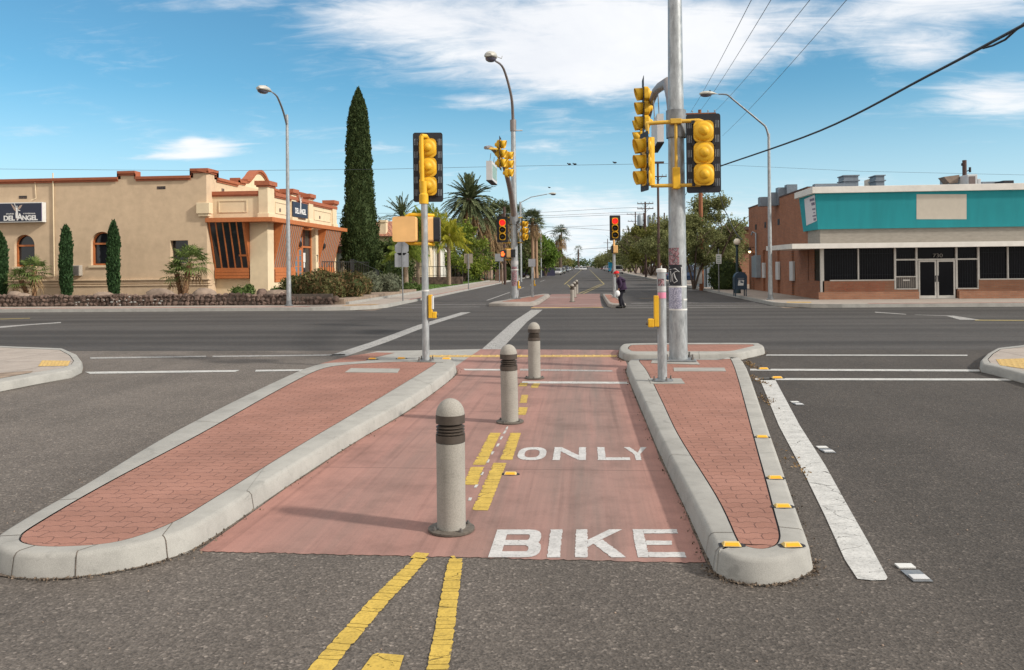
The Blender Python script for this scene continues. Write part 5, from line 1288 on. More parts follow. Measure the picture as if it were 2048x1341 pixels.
# entrance: double door, transom, side lights
xd = XB-.35
def rectx(xx, y0, y1, z0, z1, m, nm, par, th=.05, bev=0): b = MB(); b.box(xx-th,xx,y0,y1,z0,z1); return b.build(nm, m, par, bevel=bev)
ef = MB(); 
for yy_ in (yd0-.1, yd0+.42, lerp(yd0,yd1,.5)+.42, yd1+.5): ef.box(xd-.06,xd+.05,yy_,yy_+.12,1.12,zc)
ef.box(xd-.06,xd+.045,yd0,yd1+.6,3.22,3.34); ef.box(xd-.06,xd+.045,yd0,yd1+.6,zc-.25,zc-.04); fo = ef.build('entrance_frame', M_orange, lb)
rectx(xd-.03, yd0-.1, yd1+.6, 1.12, zc, M_glass, 'side_light', fo)
ya_ = yd0+.55; yb2 = lerp(yd0,yd1,.5)+.42; ym = (ya_+yb2)/2
for a_, c_ in ((ya_,ym-.01),(ym+.01,yb2)):
    d_ = rectx(xd+.03, a_, c_, 1.14, 3.2, M_orange, 'door', lb)
    b = MB()
    for i in range(5): b.box(xd+.03,xd+.036,a_+.16,c_-.16,1.35+i*.35,1.35+i*.35+.31)
    b.build('door_panes', M_blueg, d_)
rectx(xd+.0, ya_, yb2, 3.36, 4.3, M_blueg, 'transom', fo)
b = MB(); b.box(xd+.001,xd+.01,ya_+.1,yb2-.3,3.6,4.1); b.build('transom_poster', M_signw, fo)
b = MB(); b.box(xd-.02,xd+.03,yb2+.2,yb2+.62,2.3,2.9); b.box(xd-.02,xd+.03,yb2+.3,yb2+.52,1.95,2.28); b.build('door_notice', M_signw, fo)
# wall lanterns, number 7
for yy_ in (yd0-.05, yd1+1.4):
    b = MB(); b.lathe([(.02,0),(.11,.05),(.13,.28),(.06,.34),(.02,.42)], 8, (XB+.28,yy_,3.2)); b.tube([(XB,yy_,3.1),(XB+.2,yy_,3.1),(XB+.28,yy_,3.2)], .02, 6); b.build('wall_lantern', M_iron, lb)
b = MB(); b.box(XB-.02,XB-.005,yd1+.75,yd1+1.0,2.72,2.79); b.prism([(XB-.02,yd1+1.0,2.72),(XB-.02,yd1+.92,2.72),(XB-.02,yd1+.8,2.3),(XB-.02,yd1+.88,2.3)], (.015,0,0)); b.build('house_number', M_black, lb)
# ---- signs: white-edged box on the south wall and panel on the front
def text_mesh(body, size, m, name, parent, loc, rot, sx=1.0, ext=.004, bold=.0):
    cu = bpy.data.curves.new(name, 'FONT'); cu.body = body; cu.size = size; cu.extrude = ext; cu.align_x = 'CENTER'; cu.offset = bold; cu.space_character = .95
    o = bpy.data.objects.new(name, cu); col.objects.link(o); bpy.context.view_layer.update()
    me = bpy.data.meshes.new_from_object(o.evaluated_get(bpy.context.evaluated_depsgraph_get())); bpy.data.objects.remove(o)
    r = parent
    while r is not None and r.parent: r = r.parent
    off = Vector(r.location) if r is not None else Vector()
    M = Matrix.Translation(Vector(loc)-off) @ Euler(rot).to_matrix().to_4x4() @ Matrix.Diagonal((sx,1,1,1)); me.transform(M)
    me.materials.clear(); me.materials.append(m); o = bpy.data.objects.new(name, me); col.objects.link(o)
    if parent is not None: o.parent = parent
    return o
def logo(panel, M, s):
    """winged figure above the lettering: body, raised arm, two wings"""
    b = MB()
    def pl(pts, d=0): b.prism([(px_*s, -.004-d, pz_*s) for px_, pz_ in pts][::-1], (0,.004,0), M)
    pl([(-.06,0),(.09,0),(.11,.35),(.07,.62),(.10,.72),(-.06,.74),(-.03,.55),(-.07,.3)], .002)
    pl([(-.05,.72),(.0,.68),(-.12,1.02),(-.17,1.05),(-.16,1.0)], .003); pl([(.02,.74),(.06,.74),(.07,.86),(.01,.86)], .004)
    pl([(.08,.60),(.11,.52),(.26,.50),(.28,.54),(.14,.58)], .003)
    b.build('winged_figure', M_letterw, panel)
    b = MB(); pl([(-.05,.70),(-.04,.45),(-.20,.60),(-.42,1.02),(-.36,1.0),(-.22,.86)]); pl([(.09,.70),(.12,.55),(.30,.70),(.44,.92),(.24,.88)]); pl([(-.05,.3),(-.01,.05),(.02,-.12),(-.04,-.05),(-.08,.15)], .001)
    b.build('wings', simple('wing_tan_%d' % int(s*1000), (.36,.27,.22), .6), panel)
sx0, sx1 = at(-95,405,YB-.35).x, at(83.5,405,YB-.35).x; sz0, sz1 = at(84,443,YB-.35).z, at(84,406,YB-.35).z
t = thing('sign_box', 'black light-box sign with white edge reading DEL ANGEL on the tan wall', 'sign', ((sx0+sx1)/2, YB-.2, sz0))
b = MB(); b.box(sx0-.02,sx1+.03,YB-.35,YB-.02,sz0-.04,sz1+.04); b.build('case', M_pvc if 0 else M_signw, t, bevel=.01)
pn_x0 = at(-10,405,YB-.35).x
b = MB(); b.box(pn_x0,sx1-.02,YB-.36,YB-.352,sz0+.01,sz1-.01); pn = b.build('panel', M_signk, t)
b = MB(); b.box(sx1-.02,sx1-.005,YB-.361,YB-.352,sz0+.01,sz1-.01); b.build('edge_strip', M_purple, t)
def px2(px, py): return at(px, py, YB-.37)
c = px2(40,441); H_ = (px2(40,430).z-c.z)
text_mesh('DEL', H_*1.22, M_letterw, 'sign_letters', pn, (px2(18,441).x, YB-.367, c.z), (R(90),0,0), 1.05, bold=.012)
text_mesh('A', H_*1.75, M_letterw, 'sign_letters', pn, (px2(39.5,441).x, YB-.367, c.z), (R(90),0,0), .95, bold=.012)
text_mesh('NGEL', H_*1.22, M_letterw, 'sign_letters', pn, (px2(59.5,441).x, YB-.367, c.z), (R(90),0,0), 1.0, bold=.012)
text_mesh('JARDINES', H_*.34, M_letterw, 'sign_small_letters', pn, (px2(20,429.5).x, YB-.366, px2(20,429.5).z), (R(90),0,0), 1.1)
text_mesh('Y FUNERARIAS', H_*.34, M_letterw, 'sign_small_letters', pn, (px2(58,428.5).x, YB-.366, px2(20,429.5).z), (R(90),0,0), 1.1)
logo(pn, Matrix.Translation((px2(33,437).x, YB-.362, px2(33,437).z)), px2(33,408).z-px2(33,437).z)
yy0, yy1 = EY(586,XB+.14), EY(616,XB+.14); zs0, zs1 = zc+.42, 5.95
t = thing('entrance_sign', 'dark square sign with a white winged figure above the entrance of the tan building', 'sign', (XB+.14,(yy0+yy1)/2,zs0))
b = MB(); b.box(XB+.10,XB+.16,yy0,yy1,zs0,zs1); pn = b.build('panel', M_signk, t)
Ms = Matrix.Translation((XB+.162,(yy0+yy1)/2,zs0+.52)) @ Matrix.Rotation(R(90),4,'Z')
logo(pn, Ms, .85)
text_mesh('DEL ANGEL', .46, M_letterw, 'sign_letters', pn, (XB+.166,(yy0+yy1)/2,zs0+.22), (R(90),0,R(90)), .85, bold=.012)
# low rear wing of the building and ramp rail
t = thing('rear_annex', 'small cream annex with a red-tiled roof behind the slanted windows', 'building', (-20,62,.3))
b = wall_grid(60.7, 68, .3, 3.3, [(61.4,62.5,.3,2.6),(63.3,64.8,1.2,2.6)], -18.6, -.3, 'Y'); b.box(-26,-18.9,60.7,61,.3,3.3); b.build('wall', M_cream, t)
b = MB(); b.box(-18.95,-18.9,60.9,68,.3,3.2); b.build('dark_openings', M_glass, t)
b = MB(); b.box(-18.62,-18.5,60.65,68,3.05,3.35); b.build('wall_trim', M_terra, t)
TILE = brickmat('roof_tiles', (.42,.17,.10), (.50,.24,.15), (.16,.07,.05), .4, .5, .05, axis='XY', bumpd=.03)
b = MB(); b.prism([(-18.3,60.5,3.5),(-24,60.5,6.0),(-24,60.5,3.5)], (0,9,0)); b.build('tiled_roof', TILE, t)
t = thing('ramp_railing', 'black iron railing along the entrance ramp of the tan building', 'railing', (-16,52,.4))
def rail(pts, h_, par, n_per=.9, top=2, r=.022, nm='railing'):
    b = MB(); P = [Vector(p) for p in pts]
    for a_, c_ in zip(P[:-1], P[1:]):
        L_ = (c_-a_).length; n = max(1, int(L_/n_per))
        for i in range(n+1): p = a_.lerp(c_, i/n); b.tube([p, p+Vector((0,0,h_))], r, 5)
        b.tube([a_+Vector((0,0,h_)), c_+Vector((0,0,h_))], r*1.3, 5); 
        if top > 1: b.tube([a_+Vector((0,0,h_*.15)), c_+Vector((0,0,h_*.15))], r, 5)
    return b.build(nm, M_iron, par)
rail([(-15.9,48.9,1.25),(-15.9,60.5,1.25)], 1.05, t, .45); rail([(-15.2,53.0,1.7),(-15.2,61,.8)], .75, t, 1.2, 1, nm='hand_rail')
b = MB(); b.box(-17.3,-15.8,47.5,60.8,.3,1.2); o = b.build('ramp_slab', M_cream, t)
t = thing('mesh_fence', 'dark mesh fence sloping down past the tall cypress', 'fence', (-16,62,.3))
b = MB(); A1, A2, A3 = at(700,519,58), at(722,521,62), at(758,543,66)
Mm, tq = newmat('dark_mesh', .8); tq.b.inputs['Base Color'].default_value = (.02,.02,.02,1); wv = tq.new('ShaderNodeTexVoronoi'); wv.inputs['Scale'].default_value = 22; tq.link(tq.coord(), wv.inputs['Vector'])
tq.link(tq.ramp(wv.outputs['Distance'], [(.25,.35),(.4,1.0)]), tq.b.inputs['Alpha'])
for a_, c_ in ((A1,A2),(A2,A3)): b.add([(a_.x,a_.y,.4),(c_.x,c_.y,.4),tuple(c_),tuple(a_)], [(0,1,2,3)])
b.build('mesh_panel', Mm, t)
b = MB(); b.tube([A1,A2,A3], .03, 6)
for p in (A1, A1.lerp(A2,.5), A2, A2.lerp(A3,.5), A3): b.tube([(p.x,p.y,.3), p], .03, 6)
b.build('frame', M_iron, t)
# ================================================================= STONE WALL
t = thing('stone_wall', 'low wall of dark lava stones along the pavement before the tan building', 'wall', (-25,38.9,.15))
b = MB(); b.box(-62,-12.2,38.85,39.15,.14,.66); b.build('mortar_core', M_mortar, t)
b = MB(); x = -34.0
rows = [(.14,.20),(.34,.20),(.53,.17)]
for r_, (z0, h_) in enumerate(rows):
    x = -34.0+r_*.1
    while x < -12.1:
        w_ = random.uniform(.17,.34); top = .03*math.sin(x*2.1)
        if not (r_ == 2 and x > -14.5): b.blob((x+w_/2, 38.88+random.uniform(-.05,.03), z0+h_/2+top*(r_/2)+random.uniform(-.02,.03)), w_*.56, random.uniform(.10,.17), h_*random.uniform(.5,.78), random.choice((5,6,7)), .26)
        x += w_
b.sm = [False]*len(b.f); b.build('stones', M_stone, t)
b = MB(); 
for k_ in range(26):
    xx = lerp(-25.6,-20.6,random.random()); zz = random.uniform(.2,.6); b.blob((xx,38.74,zz), random.uniform(.03,.1), .02, random.uniform(.015,.05), 6, .3)
b.build('pale_mortar_patches', M_kerb, t)
for k_, (px, py, w_, h_, lb_) in enumerate([(30,592,.42,.34,'pale boulder at the left end behind the stone wall'),(46,596,.5,.24,'flat pale boulder left of the short fan palm'),(207,592,.55,.26,'low boulder at the foot of the right column cypress'),(322,588,.85,.42,'large tan boulder left of the leaning fan palm'),(408,588,.68,.42,'tan boulder by the corner of the tan building'),(524,590,.26,.36,'small dark upright boulder on the stone wall'),(556,592,.8,.3,'low pale boulder left of the rusty hedge')]):
    p = at(px, py, 40.6); b = MB(); b.blob((p.x,40.6,.55), w_, .4, h_, 12, .12); o = b.build('boulder', M_boulder if k_ != 5 else M_stone); tag(o, lb_, 'boulder', 'garden boulders')
# ================================================================= RIGHT BUILDING
XW = 11.25; YR = 41.0; ZT = at(1800,373,YR).z
rb = thing('brick_shop', 'empty brick shop with teal fascia and white canopy on the right corner', 'building', (16,41,.15))
def PX(px, py, Y=YR): return at(px, py, Y)
zb0 = .12
zcan0, zcan1 = PX(1800,497).z, PX(1800,486).z
zteal0, zteal1 = PX(1800,457).z, PX(1800,387).z
xcorner = PX(1641,560).x
# west wall
niche = [(YR+4.9,YR+5.7,.15,2.75),(YR+8.3,YR+9.1,.15,2.75),(YR+12.2,YR+13.1,.15,2.75),(YR+15.6,YR+16.5,.15,2.6)]
b = wall_grid(YR+2.2, 58.6, zb0, 5.72, niche, XW, .12, 'Y'); b.box(XW+.12,XW+.35,YR+2.2,58.6,zb0,5.70); b.box(XW+.36,34,58.25,58.6,zb0,5.7); b.build('west_wall', M_brickE, rb)
b = MB(); b.box(XW-.03,XW+.3,YR+2.2,58.62,5.72,5.79); b.build('wall_cap', M_woodd, rb)
b = MB(); b.box(XW+.35,40,YR+.6,58.3,5.2,5.3); b.build('roof', M_sheet, rb)
for k_, yy_ in enumerate((YR+8.4, YR+12.0, YR+14.9)):
    b = MB(); b.box(XW-.01,XW-.003,yy_,yy_+.5,4.15,4.5); b.build('wall_vent', M_black, rb)
# shop front openings (X positions)
xw = {}
def X_(px): return PX(px,540).x
# brick base
b = MB(); b.box(xcorner+.1,X_(1788),YR,YR+.25,zb0,1.03); b.box(X_(1788),X_(1836),YR,YR+.25,zb0,.60); b.box(X_(1915),X_(1958),YR,YR+.25,zb0,.60); b.box(X_(1958),40,YR,YR+.25,zb0,1.03)
b.box(xcorner-.12,X_(1836),YR-.12,YR-.001,zb0,.50); b.box(X_(1916),40,YR-.12,YR-.001,zb0,.50); b.build('south_wall', M_brickS, rb)
b = MB(); b.box(xcorner-.0,xcorner+.22,YR+.251,YR+2.2,zb0,1.03); b.box(XW,XW+.3,YR+1.2,YR+2.3,zb0,2.9); b.build('corner_wall', M_brickE, rb)
# faint red graffiti-coloured repaint on the base
RP = worn_paint('red_repaint', (.50,.13,.07), 1.02, crack=False)
b = MB(); a_, c_ = X_(1657), X_(1768); b.add([(a_,YR-.004,.55),(c_,YR-.004,.52),(c_+.1,YR-.004,.95),(a_+.1,YR-.004,.98)], [(0,1,2,3)]); b.build('red_scrawl', RP, rb)
# glass sheet behind frames
b = MB(); b.box(xcorner+.05,40,YR+.14,YR+.16,.5,zcan0+.1); b.box(xcorner+.06,xcorner+.08,YR+.16,YR+2.2,.95,zcan0+.1); b.box(xcorner+.3,xcorner+1.2,YR+.15,YR+.155,.2,.3); gl = b.build('shop_window', M_glass2, rb)
M_bars = simple('bar_bluegrey',(.010,.012,.018),.7)
def grat(x0, x1, z0, z1, st=.115):
    b = MB(); x_ = x0+.05; b.box(x0,x1,YR+.12,YR+.125,z0+.27,z0+.284); b.box(x0,x1,YR+.12,YR+.125,z1-.25,z1-.236)
    while x_ < x1: b.box(x_-.007,x_+.007,YR+.125,YR+.137,z0,z1); x_ += st
    b.build('security_bars', M_bars, gl)
grat(X_(1660),X_(1717),1.03,zcan0); grat(X_(1720),X_(1788),1.03,zcan0); grat(X_(1796),X_(1835),1.2,2.25); grat(X_(1915),X_(1953),.6,2.25); grat(X_(1962),X_(2016),1.03,zcan0); grat(X_(2019),X_(2100),1.03,zcan0)
b = MB()
def post(px, z0, z1, w_=.07): xx = X_(px); b.box(xx-w_/2,xx+w_/2,YR+.03,YR+.13,z0,z1)
b.box(xcorner-.0,xcorner+.17,YR+.0,YR+.10,.50,zcan0+.02)
for px, z0 in ((1717.5,1.03),(1791,.60),(1834,.60),(1914,.60),(1958,.60),(2017,1.03),(2100,1.03)): post(px, z0, zcan0+.02, .06 if px in (1717.5,2017) else .09)
zt1 = PX(1870,519).z
b.box(X_(1791),X_(1958),YR+.035,YR+.125,zt1-.04,zt1+.03)
for x0, x1, z in ((1660,1790,1.03),(1793,1834,.60),(1915,1957,.60),(1960,2100,1.03)): b.box(X_(x0),X_(x1),YR-.01,YR+.13,z-.001,z+.05)
b.box(X_(1793),X_(1834),YR+.035,YR+.125,1.18,1.23)
b.build('aluminium_frames', M_alu, gl)
b = MB(); b.box(X_(1796),X_(1832),YR+.10,YR+.12,.66,1.18); o = b.build('lower_panel', M_slatg, gl); b = MB(); b.box(X_(1807),X_(1821),YR+.085,YR+.099,1.0,1.07); b.build('mail_slot', M_alu, o)
b = MB(); 
for i in range(9): xx = lerp(X_(1798),X_(1831),i/8); b.box(xx-.008,xx+.008,YR+.088,YR+.0995,.66,1.18)
b.build('lower_bars', M_black, o)
x0, x1 = X_(1837.5), X_(1911); xm = (x0+x1)/2
for k_, (a_, c_) in enumerate(((x0,xm-.015),(xm+.015,x1))):
    b = MB(); t_ = .075; zt_ = zt1-.05; b.box(a_,a_+t_,YR+.04,YR+.09,.17,zt_); b.box(c_-t_,c_,YR+.04,YR+.09,.17,zt_); b.box(a_+t_,c_-t_,YR+.04,YR+.09,zt_-t_,zt_); b.box(a_+t_,c_-t_,YR+.04,YR+.09,.17,.17+.13); d_ = b.build('door', M_alu, rb)
    b = MB(); b.box(a_+t_,c_-t_,YR+.06,YR+.07,.3,zt_-t_); b.build('door_pane', M_glass2, d_)
    hx_ = c_-.05 if k_ == 0 else a_+.05; b = MB(); b.box(hx_-.015,hx_+.015,YR+.0,YR+.04,.95,1.25); b.build('handle', M_black, d_)
b = MB(); b.box(x0-.3,x1+.3,YR-.1,YR+.25,.13,.165); b.build('threshold', M_kerb, rb)
text_mesh('730', .25, simple('dull_number',(.22,.21,.19),.6), 'street_number', rb, (PX(1876,515).x, YR+.03, PX(1876,515).z), (R(90),0,0), 1.3)
# grey block band, teal fascia canted outward, white roof band, canopy
b = MB(); b.box(xcorner,40,YR-.02,YR+.3,zcan1-.02,zteal0+.05); b.box(xcorner,xcorner+.3,YR+.3,YR+2.2,zcan1-.02,zteal0+.05); b.build('grey_block_band', M_block, rb)
cant = .28; Zm = zteal0; Zt = zteal1+.03; yf0 = YR-.12; xl0 = xcorner-.12; yb_ = YR+2.6
b = MB(); vs = [(xl0,yf0,Zm),(40,yf0,Zm),(40,yf0-cant,Zt),(xl0-cant*.7,yf0-cant,Zt),(xl0,yb_,Zm),(xl0-cant*.7,yb_,Zt),(40,yb_,Zm),(40,yb_,Zt)]
b.add(vs, [(0,1,2,3),(4,0,3,5),(6,4,5,7),(0,4,6,1),(3,2,7,5)]); tf = b.build('teal_fascia', M_teal, rb)
def onf(px0, py0, px1, py1):
    out = []
    for px, py in ((px0,py1),(px1,py1),(px1,py0),(px0,py0)):
        # intersect ray with canted south plane
        d = Vector(ray(px,py)); o_ = Vector((0,0,EYE)); k_ = cant/(Zt-Zm); nrm = Vector((0,1,k_)); p0 = Vector((0,yf0,Zm)); s = nrm.dot(p0-o_)/nrm.dot(d); p = o_+d*s; out.append(p+Vector((0,-.006,0)))
    return out
b = MB(); b.poly(onf(1833,389,1933,439)); b.build('beige_patch', M_patch, tf)
# poster on canted west side
def onw(u, v): return Vector((xl0-cant*.7*v-.012, lerp(yf0-cant*v, yb_, u), lerp(Zm,Zt,v)))
b = MB(); b.poly([onw(.02,.24),onw(.72,.16),onw(.66,.93),onw(.02,.97)]); po = b.build('poster', simple('poster_paper',(.62,.60,.62),.7,var=.05), tf)
b = MB()
for i, (v, u0, u1, h_) in enumerate([(.85,.06,.34,.07),(.73,.06,.26,.08),(.58,.05,.24,.05),(.48,.08,.20,.03),(.39,.03,.26,.04),(.29,.06,.22,.07)]):
    n = max(2, int((u1-u0)/.05))
    for j in range(n):
        a_ = lerp(u0,u1,j/n); c_ = a_+(u1-u0)/n*.72; q_ = [onw(a_,v-h_/2),onw(c_,v-h_/2),onw(c_,v+h_/2),onw(a_,v+h_/2)]; b.poly([p+Vector((-.006,0,0)) for p in q_])
b.build('poster_print', simple('poster_ink',(.10,.08,.16),.7), po)
b = MB(); b.box(xl0-cant*.7-.16,40,yf0-cant-.12,YR+1.0,Zt+.001,ZT); b.box(xl0-cant*.7-.16,XW+.9,YR+1.0,yb_+.3,Zt+.001,ZT); b.build('roof_band', M_wband, rb, bevel=.01)
b = MB(); pts = [(xl0-1.45,YR-1.05),(40,YR-1.05),(40,YR+.0),(xcorner+.0,YR+.0),(xcorner,YR+2.2),(XW-.02,YR+2.6),(XW-.02,YR+4.1),(xl0-1.55,YR+4.1)]
b.prism([(p_[0],p_[1],zcan0+.02) for p_ in pts], (0,0,zcan1-zcan0-.03)); b.build('canopy', M_wband, rb, bevel=.01)
# meter boxes, white panels and lamp on west wall
for yy_, z0_, z1_, w_, dpt, m_, nm in ((YR+5.0,.95,2.0,.75,.12,M_pvc,'white_panel'),(YR+8.4,.95,2.0,.7,.12,M_pvc,'white_panel'),(YR+12.3,1.0,1.95,.6,.12,M_pvc,'white_panel'),(YR+13.7,1.0,2.45,.9,.3,M_greyp,'meter_cabinet'),(YR+14.8,1.0,2.4,.7,.25,M_greyp,'meter_cabinet')):
    b = MB(); b.box(XW-dpt,XW,yy_,yy_+w_,z0_,z1_); o = b.build(nm, m_, rb, bevel=.01)
b = MB(); b.tube([(XW-.12,YR+14.6,2.3),(XW-.12,YR+14.6,3.9),(XW-.3,YR+14.8,4.0),(XW-.35,YR+14.9,3.8)], .05, 8); b.build('service_conduit', M_greyp, rb)
b = MB(); b.blob((XW-.3,YR+15.8,2.72), .09,.09,.1,10,0); b.build('porch_light', M_warm, rb); b = MB(); b.lathe([(.02,.25),(.12,.1),(.14,.0)], 10, (XW-.3,YR+15.8,2.75)); b.tube([(XW,YR+15.8,3.0),(XW-.3,YR+15.8,3.0)], .02, 6); b.build('lamp_shade', M_iron, rb)
# ---- roof plant, each its own thing
def roofbox(px0, py0, px1, py1, Y, dy, m, nm, lb_, cat='roof unit', cap=True, extra=None):
    a_, c_ = at(px0,py1,Y), at(px1,py0,Y); t = thing(nm, lb_, cat, ((a_.x+c_.x)/2,Y,5.3)); b = MB(); b.box(a_.x,c_.x,Y,Y+dy,min(5.3,a_.z),c_.z); b.build('casing', m, t, bevel=.02)
    if cap: b = MB(); b.box(a_.x-.06,c_.x+.06,Y-.06,Y+dy+.06,c_.z-.28,c_.z-.22); b.box(a_.x-.05,c_.x+.05,Y-.05,Y+dy+.05,c_.z+.001,c_.z+.05); b.build('flange', m, t)
    return t
roofbox(1688,352,1717,375,46,1.0,M_sheet,'roof_vent','wide grey box vent on the shop roof, leftmost')
roofbox(1752,352,1769,375,46,1.0,M_sheet,'roof_vent','narrow grey box vent on the shop roof beside a pale brick chimney')
roofbox(1738,358,1752,375,47,.8,M_patch,'roof_chimney','short pale brick chimney stub on the shop roof','chimney',cap=False)
b = MB(); yy_ = 50.0
for px0, py0, px1 in ((1520,394,1541),(1541,385,1556),(1556,375,1574),(1574,369,1594)):
    a_, c_ = at(px0,395,yy_), at(px1,py0,yy_); b.box(a_.x,c_.x+.02,yy_,yy_+.6,5.3,c_.z); yy_ -= .3
o = b.build('roof_duct', M_sheet); tag(o, 'stepped grey metal ductwork above the brick side wall', 'duct')
b = MB(); a_, c_ = at(1630,372,44), at(1690,367,44); b.box(a_.x,c_.x,44,44.5,5.6,c_.z); o = b.build('roof_duct', M_sheet); tag(o, 'long low dark duct behind the white roof band', 'duct')
t = roofbox(1935,349,1955,375,47,1.4,M_pvc,'cooler_unit','tall white cooler with square brown grille on the shop roof', cap=False)
a_, c_ = at(1938,371,47), at(1950,353,47); b = MB(); b.box(a_.x,c_.x,46.96,46.99,a_.z,c_.z); b.build('grille', simple('brown_grille',(.16,.12,.11),.8), t)
t = roofbox(1898,352,1920,375,48,1.2,M_greyp,'cooler_hood','cooler with a flared scoop hood on the shop roof', cap=False)
b = MB(); p0 = [at(1888,354,47.9),at(1919,350,47.9),at(1916,366,47.9),at(1900,368,47.9)]; b.prism(p0, (0,.8,0)); b.build('scoop', M_boulder, t)
roofbox(1956,358,1962,375,47,1,M_pvc,'cooler_unit','small white unit right of the tall cooler', cap=False)
roofbox(1964,363,2004,375,48,1.4,M_sheet,'roof_condenser','low wide grey condenser on the shop roof', cap=False); roofbox(2007,361,2028,375,47,1,M_black,'roof_condenser','dark square condenser at the right end of the shop roof', cap=False)
y=52; p=at(1929,340,y); t = thing('roof_pole', 'wooden pole with small fittings rising behind the shop roof units', 'utility pole', (p.x,y,0)); b = MB(); b.tube([(p.x,y,0),(p.x,y,at(1928,321,y).z)], .12, 10); b.build('pole', M_woodd, t)
b = MB(); b.tube([(p.x,y,at(1929,345,y).z),(at(1938,341,y).x,y,at(1938,341,y).z)], .03, 6); b.cyl((at(1940,345,y).x,y,at(1940,345,y).z), .07, .3, 8); b.cyl((at(1924,332,y).x,y,at(1925,332,y).z), .05, .15, 8); b.build('fittings', M_black, t)
# ================================================================= HOUSES BEHIND
t = thing('tiled_house', 'cream house with red tiled roof and square chimney behind the cypress', 'house', (-24,78,.2))
y = 80; b = MB(); a_, c_ = at(735,520,y), at(850,472,y); b.box(a_.x,c_.x,y,y+10,.2,c_.z); b.build('wall', M_cream, t)
r0 = at(660,473,y-.6); r1 = at(850,473,y-.6); r2 = at(775,446,y+4); b = MB(); b.add([r0, r1, (r1.x-1,y+5,r2.z+.2), (r0.x+3,y+5,r2.z+.2), (r1.x,y+11,r1.z), (r0.x,y+11,r0.z)], [(0,1,2,3),(1,4,2),(4,5,3,2),(5,0,3),(0,5,4,1)]); b.build('tiled_roof', TILE, t)
a_, c_ = at(755,474,y-.5), at(768,440,y-.5); b = MB(); b.box(a_.x,c_.x,y+.2,y+1.0,3,c_.z); b.box(a_.x-.05,c_.x+.05,y+.12,y+1.05,c_.z-.2,c_.z+.02); b.build('chimney', M_cream, t)
t = thing('white_house', 'white house with columns behind the queen palms and iron fence', 'house', (-18,84,.2)); y = 84
a_, c_ = at(805,545,y), at(872,492,y); b = MB(); b.box(a_.x,c_.x,y+.6,y+9,.2,c_.z); b.build('wall', M_wband, t); b = MB(); b.box(a_.x-.3,c_.x+.3,y-.5,y+9.2,c_.z,c_.z+.35); b.build('roof', M_sheet, t)
for px in (812,830,846,866):
    p = at(px,540,y); b = MB(); b.box(p.x-.18,p.x+.18,y-.2,y+.2,.2,c_.z); b.build('column', M_wband, t)
for px in (820,838,856):
    p = at(px,540,y); b = MB(); b.box(p.x-.3,p.x+.3,y+.56,y+.59,1.0,3.0); b.build('window', M_glass, t)
t = thing('brick_base_fence', 'iron fence on a low brown brick base beyond the lawn', 'fence', (-18,79,.2)); y = 79
a_, c_ = at(770,560,y), at(925,548,y); b = MB(); b.box(a_.x,c_.x,y,y+.25,.2,.95); b.build('brick_base', M_stone, t); rail([(a_.x,y+.1,.95),(c_.x,y+.1,.95)], 1.0, t, .35, 2, .02, 'iron_rails')
t = thing('iron_fence', 'dark iron fence between the short fan palm and the brown board gate', 'fence', (-13,100,.2)); y = 100
a_, c_ = at(958,556,y), at(992,556,y); rail([(a_.x,y,.2),(c_.x,y,.2)], 1.9, t, .3, 2, .035, 'iron_rails')
y = 99; a_, c_ = at(990,560,y), at(1013,539,y); b = MB()
n = 8
for i in range(n): b.box(lerp(a_.x,c_.x,i/n)+.01,lerp(a_.x,c_.x,(i+1)/n)-.01,y,y+.05,.15,c_.z-.02*(i%2))
o = b.build('board_fence', simple('brown_boards',(.14,.085,.06),.9,var=.3)); tag(o, 'brown vertical board fence left of the far mast', 'fence')
y = 150; a_, c_ = at(1030,552,y), at(1110,537,y); b = MB(); b.box(a_.x,c_.x,y,y+.3,.1,c_.z); b.box(a_.x,c_.x,y-.05,y+.35,c_.z+.001,c_.z+.12); o = b.build('garden_wall', simple('dull_purple_wall',(.045,.045,.085),.8)); tag(o, 'dark blue-purple garden wall behind the left lawn trees', 'wall')
# right side: pale wall/gate and hedge, rail by pavement, far brick building
y = 64; a_, c_ = at(1411,572,y), at(1432,532,y); b = MB()
b.box(a_.x,a_.x+.1,y,70,0,2.1)
for i in range(12): b.box(a_.x-.03,a_.x,y+i*.5,y+i*.5+.46,.05,2.1)
b.box(a_.x,c_.x,y,y+.1,0,2.05); o = b.build('board_fence', M_greyp); tag(o, 'pale grey-blue board fence right of the wooden utility pole', 'fence')
t = thing('orange_house', 'orange brick house glimpsed between the tree and the brick shop', 'house', (14,72,0)); b = MB(); a_, c_ = at(1466,520,74), at(1500,460,74); b.box(a_.x,c_.x+4,74,80,0,c_.z); b.build('wall', M_brickS, t); b = MB(); b.box(a_.x-.3,c_.x+4.3,73.6,80.4,c_.z,c_.z+.25); b.build('roof', M_woodd, t)
t = thing('pavement_rail', 'low pale fence along the far right pavement under the trees', 'fence', (11,120,.1)); b = MB()
for i in range(20): yy_ = 85+i*5; b.box(11.6,11.75,yy_,yy_+.15,.1,1.5)
b.box(11.64,11.7,85,180,1.35,1.45); b.box(11.64,11.7,85,180,.6,.7); b.build('rails', M_boulder, t)
b = MB(); b.box(12.2,12.5,95,190,.1,1.7); o = b.build('boundary_wall', M_boulder); tag(o, 'long low tan wall behind the far right street trees', 'wall')
